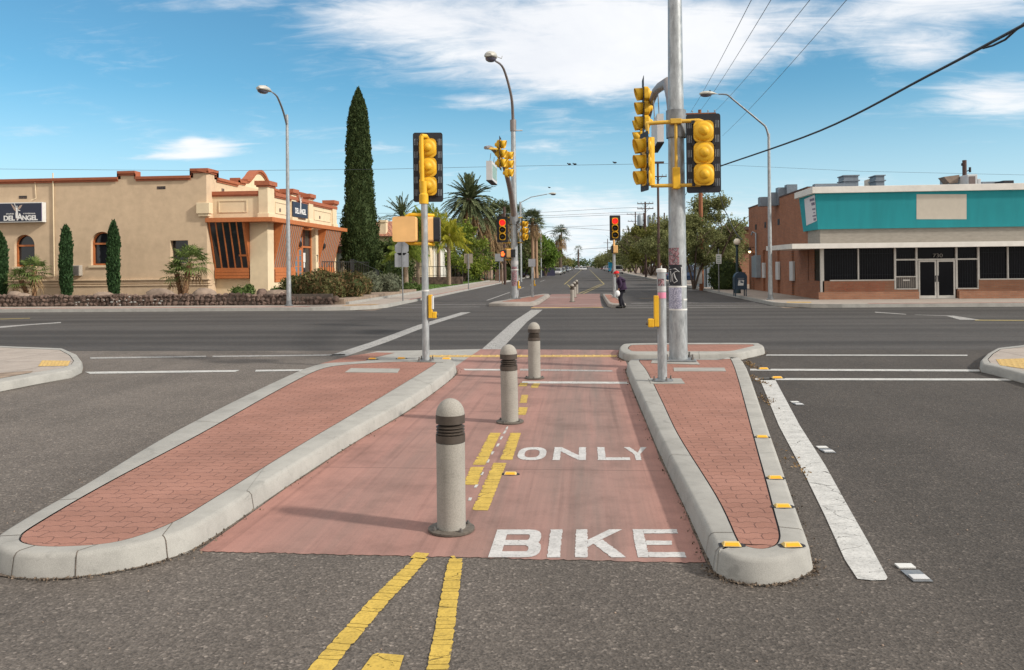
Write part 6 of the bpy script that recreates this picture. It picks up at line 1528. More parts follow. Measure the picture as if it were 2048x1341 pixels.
# ================================================================= VEGETATION
def quads_mesh(name, V, m, extra=None):
    """V: (N,4,3) array of quads -> one mesh; extra = MB with more faces"""
    N = len(V); me = bpy.data.meshes.new(name)
    ev = np.array([tuple(p) for p in extra.v], dtype=np.float32).reshape(-1,3) if extra and extra.v else np.zeros((0,3), np.float32)
    co_ = np.concatenate([V.reshape(-1,3).astype(np.float32), ev]); me.vertices.add(len(co_)); me.vertices.foreach_set('co', co_.ravel())
    ef = extra.f if extra else []
    nl = N*4+sum(len(f) for f in ef); me.loops.add(nl)
    idx = np.concatenate([np.arange(N*4), np.array([i+N*4 for f in ef for i in f], dtype=np.int64)]).astype(np.int32) if ef else np.arange(N*4, dtype=np.int32)
    me.loops.foreach_set('vertex_index', idx)
    tot = np.concatenate([np.full(N,4), np.array([len(f) for f in ef], dtype=np.int64)]).astype(np.int32) if ef else np.full(N,4,dtype=np.int32)
    st = np.concatenate([[0], np.cumsum(tot)[:-1]]).astype(np.int32)
    me.polygons.add(len(tot)); me.polygons.foreach_set('loop_start', st); me.polygons.foreach_set('loop_total', tot)
    me.materials.append(m); me.update(calc_edges=True); me.validate(); return me
def leafq(C, s, asp=2.0, up=None, upw=0.0):
    """random-oriented leaf quads at centres C; s size array; up = preferred long direction"""
    N = len(C); a = rng.normal(size=(N,3)); 
    if up is not None: a = a*(1-upw)+np.asarray(up)*upw*1.6
    a /= np.linalg.norm(a,axis=1,keepdims=True)+1e-9
    b = rng.normal(size=(N,3)); b -= (b*a).sum(1,keepdims=True)*a; b /= np.linalg.norm(b,axis=1,keepdims=True)+1e-9
    s = np.broadcast_to(s,(N,)).reshape(N,1); A = a*s*.5*asp; B = b*s*.5
    return np.stack([C-A, C+B*.9-A*.1, C+A, C-B*.9-A*.1], axis=1)
def link(name, me, parent=None):
    o = bpy.data.objects.new(name, me); col.objects.link(o)
    if parent is not None: o.parent = parent
    return o
def ellip_pts(N, c, r, shell=.5):
    d = rng.normal(size=(N,3)); d /= np.linalg.norm(d,axis=1,keepdims=True); q = (shell+(1-shell)*rng.random((N,1)))
    return np.asarray(c)+d*q*np.asarray(r)
def bare_tree_parts(t, h, spread, th=.12, n=5, forks=True, lean=0, seed=0, m=M_trunk):
    """trunk dividing low into leaning limbs (local coordinates)"""
    r0 = random.Random(seed); b = MB(); tips = []
    for i in range(n):
        a = 2*PI*i/n+r0.uniform(-.5,.5); rr = spread*r0.uniform(.35,.6); zt = h*r0.uniform(.55,.72)
        p = [(.04*math.cos(a),.04*math.sin(a),0),(rr*.25*math.cos(a)+lean*.3,rr*.25*math.sin(a),zt*.35),(rr*.6*math.cos(a)+lean*.7,rr*.6*math.sin(a),zt*.7),(rr*math.cos(a)+lean,rr*math.sin(a),zt)]
        b.tube(catmull(p,3,False), [lerp(th*.7,th*.2,j/9) for j in range(10)], 7); tips.append(Vector(p[-1]))
        for k in range(3):
            q = Vector(p[2]).lerp(Vector(p[3]), r0.random()); e = q+Vector((r0.uniform(-1,1)*spread*.35, r0.uniform(-1,1)*spread*.35, h*r0.uniform(.1,.25))); b.tube([q, q.lerp(e,.5)+Vector((0,0,.1)), e], [th*.25,th*.15,th*.06], 5); tips.append(e)
    return b, tips
def tree(name, label, loc, h, spread, m, n=9000, leaf=.14, kind=0, seed=1, base_clear=.28, group=None, lean=0, th=.14, stems=5, wisps=True, droop=False, cat='tree'):
    global rng
    t = thing(name, label, cat, loc, random.uniform(0,6) if kind != 9 else 0, group)
    b, tips = bare_tree_parts(t, h, spread, th, stems, lean=lean, seed=seed); b.build('trunk', M_trunk, t, False)
    r0 = random.Random(seed+5); C = []; per = []
    nb = 26
    for i in range(nb):
        a = r0.uniform(0,2*PI); q = r0.random()**.6; zz = r0.uniform(base_clear+.08, .93); prof = math.sin(PI*min(1,max(0,(zz-base_clear)/(1.0-base_clear)))**.75)
        R_ = spread*.5*max(.3,prof)*q; c = (lean+R_*math.cos(a), R_*math.sin(a), zz*h); rr = spread*r0.uniform(.11,.2)
        C.append(ellip_pts(int(n/nb), c, (rr,rr,rr*.75), .25))
    P = np.concatenate(C)
    # clumpy twigs: snap leaves partly to small clusters
    k = max(1, len(P)//14); cen = P[rng.integers(0,len(P),k)]; P = np.concatenate([P[:len(P)//3], (cen[rng.integers(0,k,len(P)*2//3)]+rng.normal(size=(len(P)*2//3,3))*leaf*1.4)])
    if wisps:
        W_ = []
        for i in range(int(n/130)):
            j = rng.integers(0,len(P)); p = P[j]; d = p-np.array([lean,0,h*.5]); d = d/(np.linalg.norm(d)+1e-6)+rng.normal(size=3)*.35
            if droop: d = np.array([d[0]*.2,d[1]*.2,-1.0])
            L_ = h*r0.uniform(.05,.13)*(1.6 if droop else 1); u = rng.random((16,1)); W_.append(p+d*u*L_+rng.normal(size=(16,3))*leaf*.4)
        P = np.concatenate([P]+W_)
    Q = leafq(P, leaf*rng.uniform(.6,1.3,len(P)), 2.2, (0,0,-1) if droop else None, .6 if droop else 0)
    link('crown', quads_mesh('crown', Q, m), t); return t
# ---- tall Italian cypress
def cypress(name, label, loc, h, r, m, prof, nleaf, leaf, group=None, bumps=.12, cat='tree', trunk=True):
    t = thing(name, label, cat, loc, 0, group); zs = np.linspace(0,1,len(prof))
    if trunk: b = MB(); b.tube([(0,0,-.05),(0,0,h*.4)], [r*.16,r*.1], 8); b.build('trunk', M_trunk, t, False)
    ph = [random.uniform(0,6) for _ in range(6)]
    def rad(z, a): return r*np.interp(z, zs, prof)*(1+bumps*np.sin(5*a+ph[0]+z*23)*np.sin(z*31+ph[1]+2*a)+bumps*.7*np.sin(9*a-z*47+ph[2]))
    core = MB(); n1, n2 = 30, 18; vs = []
    for i in range(n1+1):
        for j in range(n2):
            z = i/n1; a = 2*PI*j/n2; q = float(rad(z,a))*.86; vs.append((q*math.cos(a), q*math.sin(a), z*h))
    core.add(vs, [(i*n2+j, i*n2+(j+1)%n2, (i+1)*n2+(j+1)%n2, (i+1)*n2+j) for i in range(n1) for j in range(n2)], True)
    z = rng.random(nleaf)**.85; a = rng.random(nleaf)*2*PI; kc = nleaf//12
    cz, ca = rng.random(kc)**.85, rng.random(kc)*2*PI; ii = rng.integers(0,kc,nleaf); s_ = leaf*3/h
    z = np.clip(cz[ii]+rng.normal(size=nleaf)*s_*.9,0,1); a = ca[ii]+rng.normal(size=nleaf)*leaf*1.3/r
    q = rad(z,a)*rng.uniform(.80,1.06,nleaf); P = np.stack([q*np.cos(a), q*np.sin(a), z*h+rng.normal(size=nleaf)*leaf], 1)
    out = np.stack([np.cos(a)*.45, np.sin(a)*.45, np.ones(nleaf)],1)
    N = nleaf; aa = rng.normal(size=(N,3))*.35+out; aa /= np.linalg.norm(aa,axis=1,keepdims=True); bb = rng.normal(size=(N,3)); bb -= (bb*aa).sum(1,keepdims=True)*aa; bb /= np.linalg.norm(bb,axis=1,keepdims=True)
    s = (leaf*rng.uniform(.6,1.3,N)).reshape(N,1); A_ = aa*s*1.1; B_ = bb*s*.5; Q = np.stack([P-A_,P+B_,P+A_,P-B_],1)
    link('crown', quads_mesh('crown', Q, m, core), t); return t
y = 60.5; p = at(720, 540, y); zt = at(715,180,y).z
cypress('italian_cypress', 'very tall dark Italian cypress standing past the tan building', (p.x,y,.3), zt-.3, 1.32, F_cyp, [.42,.62,.82,.93,1.0,1.03,.97,.81,.76,.73,.71,.69,.66,.62,.57,.49,.33,.05], 34000, .085, bumps=.085)
for px, py0, py1, r_, lb in ((133,455,600,.28,'left slim column cypress against the tan wall'),(228,447,600,.28,'right slim column cypress beside the arched window'),(0,470,602,.34,'slim column cypress cut by the left edge of the photo')):
    y = 42.4; p = at(px, py1, y); zt = at(px,py0,y).z
    cypress('column_cypress', lb, (p.x,y,.38), zt-.38, r_, F_cyp2, [.6,.82,.9,1.0,.92,1.05,.96,.9,1.0,.86,.7,.22], 7000, .075, 'slim column cypresses along the tan wall', .20)
# ---- palms
def fan_leaf(b, base, d, L_, R_, n=13, droopf=.28):
    """petiole then a fan of blades"""
    d = Vector(d).normalized(); p1 = Vector(base)+d*L_+Vector((0,0,-.06*L_)); up = Vector((0,0,1)); s = d.cross(up)
    if s.length < .1: s = Vector((1,0,0))
    s.normalize(); nrm = s.cross(d).normalized(); side = s*.012
    b.add([Vector(base)-side, Vector(base)+side, p1+side, p1-side], [(0,1,2,3)])
    for i in range(n):
        a = R(lerp(-105,105,i/(n-1))); v = (d*math.cos(a)+s*math.sin(a)).normalized(); ll = R_*(1-.22*abs(a)/1.9)*random.uniform(.9,1.08); w_ = R_*.055
        pp = s*math.cos(a)*w_-d*math.sin(a)*w_; m_ = p1+v*ll*.55+nrm*.02; e = p1+v*ll+Vector((0,0,-droopf*ll*random.uniform(.5,1.2)))
        b.add([p1, m_-pp, e, m_+pp], [(0,1,2,3)])
def fan_palm(label, loc, h, R_, n, trunk_r, lean=(0,0), dead=0, group=None, m=F_fan, tm=M_sabal, name='fan_palm', deadlen=None, blades=13):
    t = thing(name, label, 'palm', loc, 0, group); top = Vector((lean[0], lean[1], h))
    b = MB(); P = catmull([(0,0,-.1),(lean[0]*.25,lean[1]*.25,h*.35),(lean[0]*.65,lean[1]*.65,h*.7),tuple(top)],4,False)
    b.tube(P, [trunk_r*(1.25 if i < 2 else 1.0)*(1+.08*math.sin(i*2.3)) for i in range(len(P))], 12)
    if tm is M_sabal:
        for i in range(110):
            u = random.random(); p = Vector(P[min(len(P)-1,int(u*(len(P)-1)))]).lerp(Vector(P[min(len(P)-1,int(u*(len(P)-1))+1)]), random.random()); a = random.uniform(0,2*PI); d = Vector((math.cos(a),math.sin(a),.0)); q = p+d*trunk_r*.95; w_ = Vector((-d.y,d.x,0))*.035
            b.add([q-w_, q+w_, q+d*.06+Vector((0,0,.10))+w_*.5, q+d*.06+Vector((0,0,.10))-w_*.5], [(0,1,2,3)])
    b.build('trunk', tm, t, False)
    b = MB()
    for i in range(n):
        a = 2*PI*i*.382+random.uniform(-.3,.3); el = lerp(1.35,-.5,(i/n)**.8)+random.uniform(-.12,.12); fan_leaf(b, top, (math.cos(a)*math.cos(el), math.sin(a)*math.cos(el), math.sin(el)), R_*.55, R_*.62, blades)
    b.build('crown', m, t, False)
    if dead:
        b = MB(); dl = deadlen or h*.4
        for i in range(dead):
            a = random.uniform(0,2*PI); z0 = -random.random()*dl*.75; q = top+Vector((math.cos(a)*trunk_r,math.sin(a)*trunk_r,z0)); 
            fan_leaf(b, q, (math.cos(a)*.55,math.sin(a)*.55,-.75), R_*.38, R_*.5, 8, .5)
        b.build('dead_fronds', F_dead, t, False)
    return t
fan_palm('short fan palm leaning left, with a second one beside it, near the left sign', (at(56,598,41.8).x,41.8,.4), 1.0, .85, 17, .10, (-.32,-.1), 4, 'short fan palms before the tan wall')
fan_palm('taller of the two short fan palms below the left arched window', (at(69,598,41.9).x,41.9,.4), 1.5, .95, 20, .11, (.05,-.1), 6, 'short fan palms before the tan wall')
fan_palm('fan palm with thick shaggy trunk leaning right at the corner of the tan building', (at(369,598,42).x,42,.4), 1.85, 1.15, 26, .15, (.38,-.1), 6, 'short fan palms before the tan wall')
fan_palm('smaller fan palm leaning left beside the shaggy one, before the small square window', (at(362,598,42.2).x,42.2,.4), 1.25, .9, 16, .11, (-.22,0), 3, 'short fan palms before the tan wall')
def pinnate(b, base, d, L_, n=24, lw=.5, arch=.9, droop=0.0, w=.03):
    d = Vector(d).normalized(); hd = Vector((d.x,d.y,0)); hd = hd.normalized() if hd.length > .05 else Vector((1,0,0)); s = Vector((-hd.y,hd.x,0)); P = []
    for i in range(n+1):
        u = i/n; P.append(Vector(base)+d*L_*u+Vector((0,0,-arch*L_*u*u))+hd*0)
    for i in range(1, n):
        u = i/n; t_ = (P[i+1]-P[i-1]).normalized(); ll = lw*L_*.55*math.sin(PI*min(1,.12+u*.86))**.7*random.uniform(.85,1.1); up = s.cross(t_).normalized()*-1
        for sg in (-1,1):
            v = (s*sg*.8+t_*.55+up*.22+Vector((0,0,-droop))+Vector((random.uniform(-.1,.1),)*3)).normalized(); e = P[i]+v*ll+Vector((0,0,-droop*ll*.8)); m_ = P[i].lerp(e,.45)+Vector((0,0,droop*ll*.15)); q = t_*w
            b.add([P[i], m_-q, e, m_+q], [(0,1,2,3)])
    sd = s*.025*max(1,L_/3); b.add([P[0]-sd,P[0]+sd,P[n//2]+sd*.7,P[n//2]-sd*.7], [(0,1,2,3)]); b.add([P[n//2]-sd*.7,P[n//2]+sd*.7,P[n],P[n]], [(0,1,2)])
def feather_palm(label, loc, h, L_, n, r_, m=F_palm, dead=0, name='date_palm', group=None, droop=0.0, arch=.75, leaflets=22, tm=M_palmtr, lw=.5, w=.04, el0=1.45, el1=-.6, deadL=None):
    t = thing(name, label, 'palm', loc, 0, group); b = MB(); b.tube([(0,0,-.1),(0,0,h*.5),(0,0,h)], [r_*1.15,r_,r_*.95], 12); b.lathe([(r_*1.0,-1.4),(r_*1.9,-.6),(r_*2.0,-.1),(r_*1.0,.4)] if dead else [(r_,-.6),(r_*1.2,-.2),(r_*.8,.3)], 12, (0,0,h)); b.build('trunk', tm, t, False); b = MB()
    for i in range(n):
        a = 2*PI*i*.382+random.uniform(-.2,.2); el = lerp(el0,el1,(i/n)**.85)+random.uniform(-.1,.1); pinnate(b, (0,0,h), (math.cos(a)*math.cos(el), math.sin(a)*math.cos(el), math.sin(el)), L_*random.uniform(.9,1.05), leaflets, lw, arch*random.uniform(.7,1.2)*max(.25,math.cos(el)*.7), droop, w)
    b.build('crown', m, t, False)
    if dead:
        b = MB()
        for i in range(dead):
            a = random.uniform(0,2*PI); z0 = -random.random()*1.6; pinnate(b, (math.cos(a)*r_,math.sin(a)*r_,h+z0), (math.cos(a)*.35,math.sin(a)*.35,-.55), (deadL or L_*.8)*random.uniform(.6,1.0), 18, .16, .15, .5, w*1.4)
        b.build('dead_fronds', F_dead, t, False)
    return t
y = 108; feather_palm('large date palm with round green crown and brown skirt, left of the far mast', (at(941,560,y).x,y,.2), at(941,402,y).z-.2, 4.6, 110, .5, dead=90, arch=.80, leaflets=24, w=.15, lw=.22, deadL=4.4)
y = 116; feather_palm('second shaggy palm hidden behind the far red signal, with a long brown skirt', (at(978,560,y).x,y,.2), at(978,440,y).z-.2, 4.2, 52, .5, dead=170, arch=.9, w=.10, lw=.22, m=F_palm, deadL=5.6)
y = 117; fan_palm('fan palm with heavy skirt right of the big date palm', (at(1003,560,y).x,y,.2), at(1003,428,y).z-.2, 2.3, 44, .35, dead=110, m=F_palm, deadlen=6, name='skirted_palm', tm=M_trunk)
y = 120; fan_palm('dark fan palm crown just right of the far mast', (at(1030,560,y).x,y,.2), at(1030,430,y).z-.2, 2.0, 40, .3, dead=40, m=F_palm, deadlen=3, name='skirted_palm', tm=M_palmth)
y = 122; fan_palm('tall fan palm with two thin trunks, left one, right of the far mast', (at(1066,560,y).x,y,.2), at(1067,438,y).z-.2, 1.8, 44, .24, dead=26, m=F_palm, deadlen=2.4, name='thin_fan_palm', tm=M_palmth, group='thin tall fan palms')
y = 124; fan_palm('tall fan palm with two thin trunks, right one, right of the far mast', (at(1073,560,y).x,y,.2), at(1074,450,y).z-.2, 1.6, 34, .24, dead=24, m=F_palm, deadlen=2.2, name='thin_fan_palm', tm=M_palmth, group='thin tall fan palms')
y = 215; fan_palm('distant ragged fan palm above the left street trees', (at(1121,550,y).x,y,.2), at(1121,472,y).z, 3.0, 30, .4, dead=30, m=F_dark, deadlen=3, name='thin_fan_palm', tm=M_trunk, blades=9)
y = 290; fan_palm('tiny distant palm poking highest over the left street trees', (at(1124,550,y).x,y,.2), at(1124,456,y).z, 1.4, 18, .25, m=F_dark, name='thin_fan_palm', tm=M_trunk, blades=7)
y = 380; fan_palm('small distant palm over the end of the street, upper one', (at(1157,540,y).x,y,.2), at(1157,500,y).z, 2.4, 22, .35, m=F_dark, name='thin_fan_palm', tm=M_trunk, blades=7)
y = 400; fan_palm('small distant palm over the end of the street, lower one', (at(1156.5,540,y).x,y,.2), at(1157,512,y).z, 1.9, 20, .35, m=F_dark, name='thin_fan_palm', tm=M_trunk, blades=7)
y = 98; feather_palm('dark feathery palm behind the near pedestrian signal', (at(806,560,y).x,y,.2), at(806,436,y).z-.2, 3.6, 38, .3, arch=.7, leaflets=20, w=.10, lw=.24)
y = 104; fan_palm('short green fan palm with thick trunk at the lawn edge', (at(955,563,y).x,y,.1), at(957,518,y).z-.1, 2.5, 34, .62, m=F_fan, tm=M_sabal, name='short_fan_palm', dead=8)
for px, pyc, y, L_, m_, lb in ((878,462,80,2.7,F_queeny,'yellow-green queen palm right of the near signal pole'),(898,474,76,2.3,F_queeny,'shorter yellow-green queen palm, rightmost of the group'),(836,462,78,2.9,F_queen,'queen palm seen just left of the near signal pole'),(812,500,60,1.9,F_queen,'queen palm behind the octagonal sign'),(858,446,86,3.0,F_queen,'taller queen palm directly behind the near signal pole')):
    feather_palm(lb, (at(px,563,y).x,y,.2), at(px,pyc,y).z-.2, L_, 30, .17, m=m_, name='queen_palm', group='queen palms on the left lawn', droop=.75, arch=.85, leaflets=30, lw=.45, w=.045, el1=-.2, tm=M_palmtr)
# ---- broad leaved trees, left side
TL = [  # px, base y(distance), top px-y, spread, mat, leaf, n, label
 (777, 74, 480, 5.5, F_dark, .16, 7000, 'dark round bush-like tree right of the tall cypress'),
 (745, 70, 500, 3.6, F_dark, .14, 4500, 'small dark tree tight against the tall cypress'),
 (925, 92, 452, 6.5, F_queen, .18, 7000, 'feathery green tree between the queen palms and the date palm'),
 (905, 99, 455, 6.5, F_mesq, .18, 6000, 'soft green tree behind the queen palms'),
 (950, 118, 505, 6, F_dark, .2, 4000, 'dark bush under the big date palm'),
 (1012, 124, 485, 8, F_dark, .22, 6000, 'dark green tree behind the far mast'),
 (1048, 128, 468, 8, F_mesq, .22, 6000, 'tree behind the side-facing far signal'),
 (1062, 140, 478, 7, F_weep, .24, 5000, 'green tree behind the thin-trunked palms')]
for k_, (px, y, ty, sp_, m_, lf, n_, lb) in enumerate(TL):
    tree('leafy_tree', lb, (at(px,560,y).x,y,.1), at(px,ty,y).z-.1, sp_, m_, n_, lf, seed=20+k_, base_clear=.08, group='trees behind the left lawn', th=.2)
y = 138; tree('weeping_tree', 'bright green weeping tree left of the street lamp post', (at(1074,560,y).x,y,.1), at(1090,472,y).z-.1, 5.4, F_weep, 10000, .20, seed=31, base_clear=.30, droop=True, th=.25)
y = 150; tree('weeping_tree', 'second bright green weeping tree right of the street lamp post', (at(1091,560,y).x,y,.1), at(1101,476,y).z-.1, 4.6, F_weep, 9000, .22, seed=33, base_clear=.32, droop=True, th=.25)
for k_, (px, y, ty) in enumerate(((1118,190,484),(1131,222,490),(1140,265,500),(1148,325,510),(1154,420,518))):
    tree('street_tree', ['nearest','second','third','fourth','farthest'][k_]+' olive tree of the left street row', (-10.6,y,.1), at(px,ty,y).z-.1, 9.4+k_*.5, F_mesq2 if k_ % 2 else F_mesq, 7000, .26, seed=40+k_, base_clear=.26, group='olive street trees in the left row', th=.25, wisps=False)
# ---- right side: mesquites
tree('mesquite_tree', 'large airy mesquite tree behind the wooden utility pole', (at(1425,580,66).x,66,.12), at(1440,392,66).z-.1, 5.8, F_mesq, 26000, .085, seed=61, base_clear=.20, th=.2)
tree('mesquite_tree', 'mesquite with leaning dark trunks beside the kerb, left of the wooden pole', (at(1388,582,60).x,60,.12), at(1392,430,60).z-.1, 4.1, F_mesq, 14000, .08, seed=62, base_clear=.30, th=.13, stems=3)
tree('mesquite_tree', 'dark dense tree between the wooden pole and the brick shop', (at(1470,580,76).x,76,.12), at(1470,440,76).z-.1, 5.5, F_mesq, 14000, .11, seed=63, base_clear=.08, th=.2)
RT = [(1345,92,435,7,'street tree right behind the thick mast'),(1322,100,448,7.5,'street tree just left of the thick mast, olive green'),(1302,112,455,7,'second street tree left of the thick mast'),(1288,126,452,8,'third street tree left of the thick mast'),
      (1271,142,462,8,'street tree under the transformers'),(1262,165,470,8.5,'street tree right of the far signal'),(1249,190,482,9,'small dark street tree right of the far red light'),(1237,225,490,9,'street tree directly behind the far red light'),(1222,265,500,10,'street tree left of the far red light'),(1209,320,508,11,'farthest tree of the right street row')]
for k_, (px, y, ty, sp_, lb) in enumerate(RT):
    y = 10.6*1657/(px-1172); sp_ *= 1.15
    tree('street_tree', lb, (at(px,560,y).x,y,.1), at(px,ty,y).z-.1, sp_, F_mesq2 if k_ in (1,2,3) else F_mesq, 7000 if k_ < 5 else 4500, .16+.02*k_, seed=70+k_, base_clear=.22 if k_ < 5 else .12, group='street trees in the right row', th=.18, wisps=k_ < 6)
# ---- hedges and bushes
def bush(name, lb, px, py, y, w_, h_, m, n=6000, leaf=.07, dep=None, group=None, z=.38, cat='shrub', m2=None, twig=False):
    x = at(px, py, y).x; dep = dep or w_*.6; t = thing(name, lb, cat, (x,y,z), 0, group)
    P = ellip_pts(n, (0,0,h_*.38), (w_/2,dep/2,h_*.62), .62); P = P[P[:,2] > -.05]
    k = max(1,len(P)//12); cen = P[rng.integers(0,len(P),k)]; P = cen[rng.integers(0,k,len(P))]+rng.normal(size=(len(P),3))*leaf*1.1
    core = MB(); core.blob((0,0,h_*.36), w_*.43, dep*.43, h_*.54, 14, .1)
    Q = leafq(P, leaf*rng.uniform(.6,1.4,len(P)), 2.4, (0,0,1), .35); 
    if m2 is not None:
        msk = rng.random(len(Q)) < .4; link('twigs', quads_mesh('twigs', Q[msk], m2), t); Q = Q[~msk]
    link('foliage', quads_mesh('foliage', Q, m, core), t); return t
HG = 'shrubs in the bed at the corner of the tan building'
bush('hedge', 'long rusty-green hedge, main part, at the end of the stone wall', 640, 590, 40.9, 2.6, 1.42, F_hedge, 9000, .07, 2.2, HG, m2=F_hedgeb)
bush('hedge', 'left end of the rusty hedge behind the street lamp post', 590, 590, 41.3, 1.5, 1.15, F_hedge, 5000, .07, 1.4, HG)
bush('hedge', 'right part of the rusty hedge by the pavement corner', 690, 590, 42.5, 2.2, 1.35, F_hedge, 7000, .07, 2.2, HG, m2=F_hedgeb)
bush('hedge', 'upper right rusty bush behind the hedge', 713, 585, 46, 1.7, 1.2, F_hedge, 4500, .07, 1.8, HG, m2=F_hedgeb)
bush('sage_bush', 'round grey-green sage bush touching the hedge', 741, 580, 50, 1.5, 1.25, F_sage, 5000, .06, 1.5, HG)
bush('sage_bush', 'round grey-green sage bush nearest the octagonal sign', 779, 585, 51, 1.5, 1.15, F_sage, 5500, .06, 1.5, HG)
bush('low_plant', 'low green plant between the boulders at the corner of the tan building', 478, 595, 42.6, .9, .55, F_ground, 1200, .07, .6, HG, cat='plant')
bush('low_plant', 'small upright green plant below the slanted south window', 498, 592, 42.8, .5, .7, F_ground, 800, .07, .4, HG, cat='plant')
bush('low_plant', 'small green plant at the left foot of the rusty hedge', 553, 592, 41, .7, .6, F_ground, 1000, .06, .5, HG, cat='plant')
bush('low_plant', 'low green plant on the gravel near the lawn edge', 815, 582, 56, .9, .4, F_ground, 900, .08, .7, HG, z=.35, cat='plant')
bush('low_plant', 'tiny green plant on the gravel just left of the near signal pole', 832, 580, 58, .6, .3, F_ground, 500, .08, .5, HG, z=.35, cat='plant')
for k_, (px, y, w_, h_, m_) in enumerate(((785,68,3.6,2.6,F_dark),(765,69,3,2.2,F_dark),(925,96,3,2.2,F_dark),(942,98,2.6,1.8,F_dark),(1015,104,2.6,1.6,F_dark),(912,94,2.4,1.9,F_hedge))):
    bush('shrub', ['dark dense shrub behind the octagonal sign','dark shrub below the cypress beside the mesh fence','dark shrub left of the short fan palm','low dark shrub touching the short fan palm','dark shrub behind the far mast base','olive shrub behind the beige sign'][k_], px, 565, y, w_, h_, m_, 3500, .12, None, 'shrubs round the left lawn', .1)
y=66; t = bush('hedge', 'round dark hedge right of the pale board fence', 1452, 570, 58.5, 2.3, 2.2, F_hedgeb if 0 else F_dark, 6000, .08, 2.2, None, .1)
# far end of the street: bank of distant trees, far wood
P = []
for i in range(120):
    x = rng.uniform(-150,150); yb_ = rng.uniform(560,640); hgt = rng.uniform(5,10)*(1.25 if abs(x) > 20 else .8); P.append(ellip_pts(110, (x,yb_,hgt*.5), (rng.uniform(4,9),5,hgt*.55), .3))
me = quads_mesh('distant_trees', leafq(np.concatenate(P), .95, 1.6), F_dark); o = link('distant_trees', me); tag(o, 'distant mass of trees closing the end of the street', 'trees', kind='stuff')
# grass blades on the near lawn edge
P = np.stack([rng.uniform(-30,-11.7,16000), rng.uniform(61.2,97.5,16000), np.full(16000,.24)],1); o = link('grass', quads_mesh('grass', leafq(P,.05,2.4,(0,0,1),.7), foliage('grass_blades',(.06,.12,.02),(.14,.22,.05),.3,.6))); tag(o, 'short green lawn grass behind the left pavement', 'grass', kind='stuff')
# weeds and leaf litter along the near kerbs
P = []
for (px, py, n_) in ((1500,730,240),(1515,760,160),(1530,800,120),(1590,930,50),(760,812,60),(640,905,60),(560,960,40),(1262,760,60),(1245,720,60)):
    g = G(px, py); n_ = n_//2; P.append(np.stack([rng.normal(g[0],.05,n_), rng.normal(g[1],.35,n_), rng.uniform(.008,.02,n_)],1))
o = link('leaf_litter', quads_mesh('leaf_litter', leafq(np.concatenate(P), .022, 1.8), F_dead)); tag(o, 'dry leaf litter collected along the island kerbs', 'leaf litter', kind='stuff')
P = []
for O_, N_, z_ in EDGE[:3]:
    for p_, n_ in zip(O_, N_):
        m_ = int(rng.integers(2,17)); q = rng.exponential(.022,m_)+.03
        tt = rng.normal(size=m_)*.06; P.append(np.stack([p_.x+n_.x*q-n_.y*tt, p_.y+n_.y*q+n_.x*tt, rng.uniform(.009,.016,m_)],1))
o = link('kerb_debris', quads_mesh('kerb_debris', leafq(np.concatenate(P), rng.uniform(.006,.018,sum(len(a) for a in P)), 1.5), foliage('debris_mix',(.05,.04,.03),(.20,.15,.11),0,3))); tag(o, 'grit and dry bits gathered at the foot of the island kerbs', 'debris', kind='stuff')
# loose stones on the near asphalt
b = MB()
for i in range(420):
    x, yy_ = random.uniform(-5,5), 2.3+random.random()**1.3*9
    if -2.7 < x < .8 and yy_ > 5.3: continue
    s_ = random.uniform(.003,.008); b.blob((x,yy_,.002), s_, s_, s_*.7, 5, .2)
o = b.build('loose_grit', M_boulder); tag(o, 'loose pale grit scattered on the near asphalt', 'grit', kind='stuff')
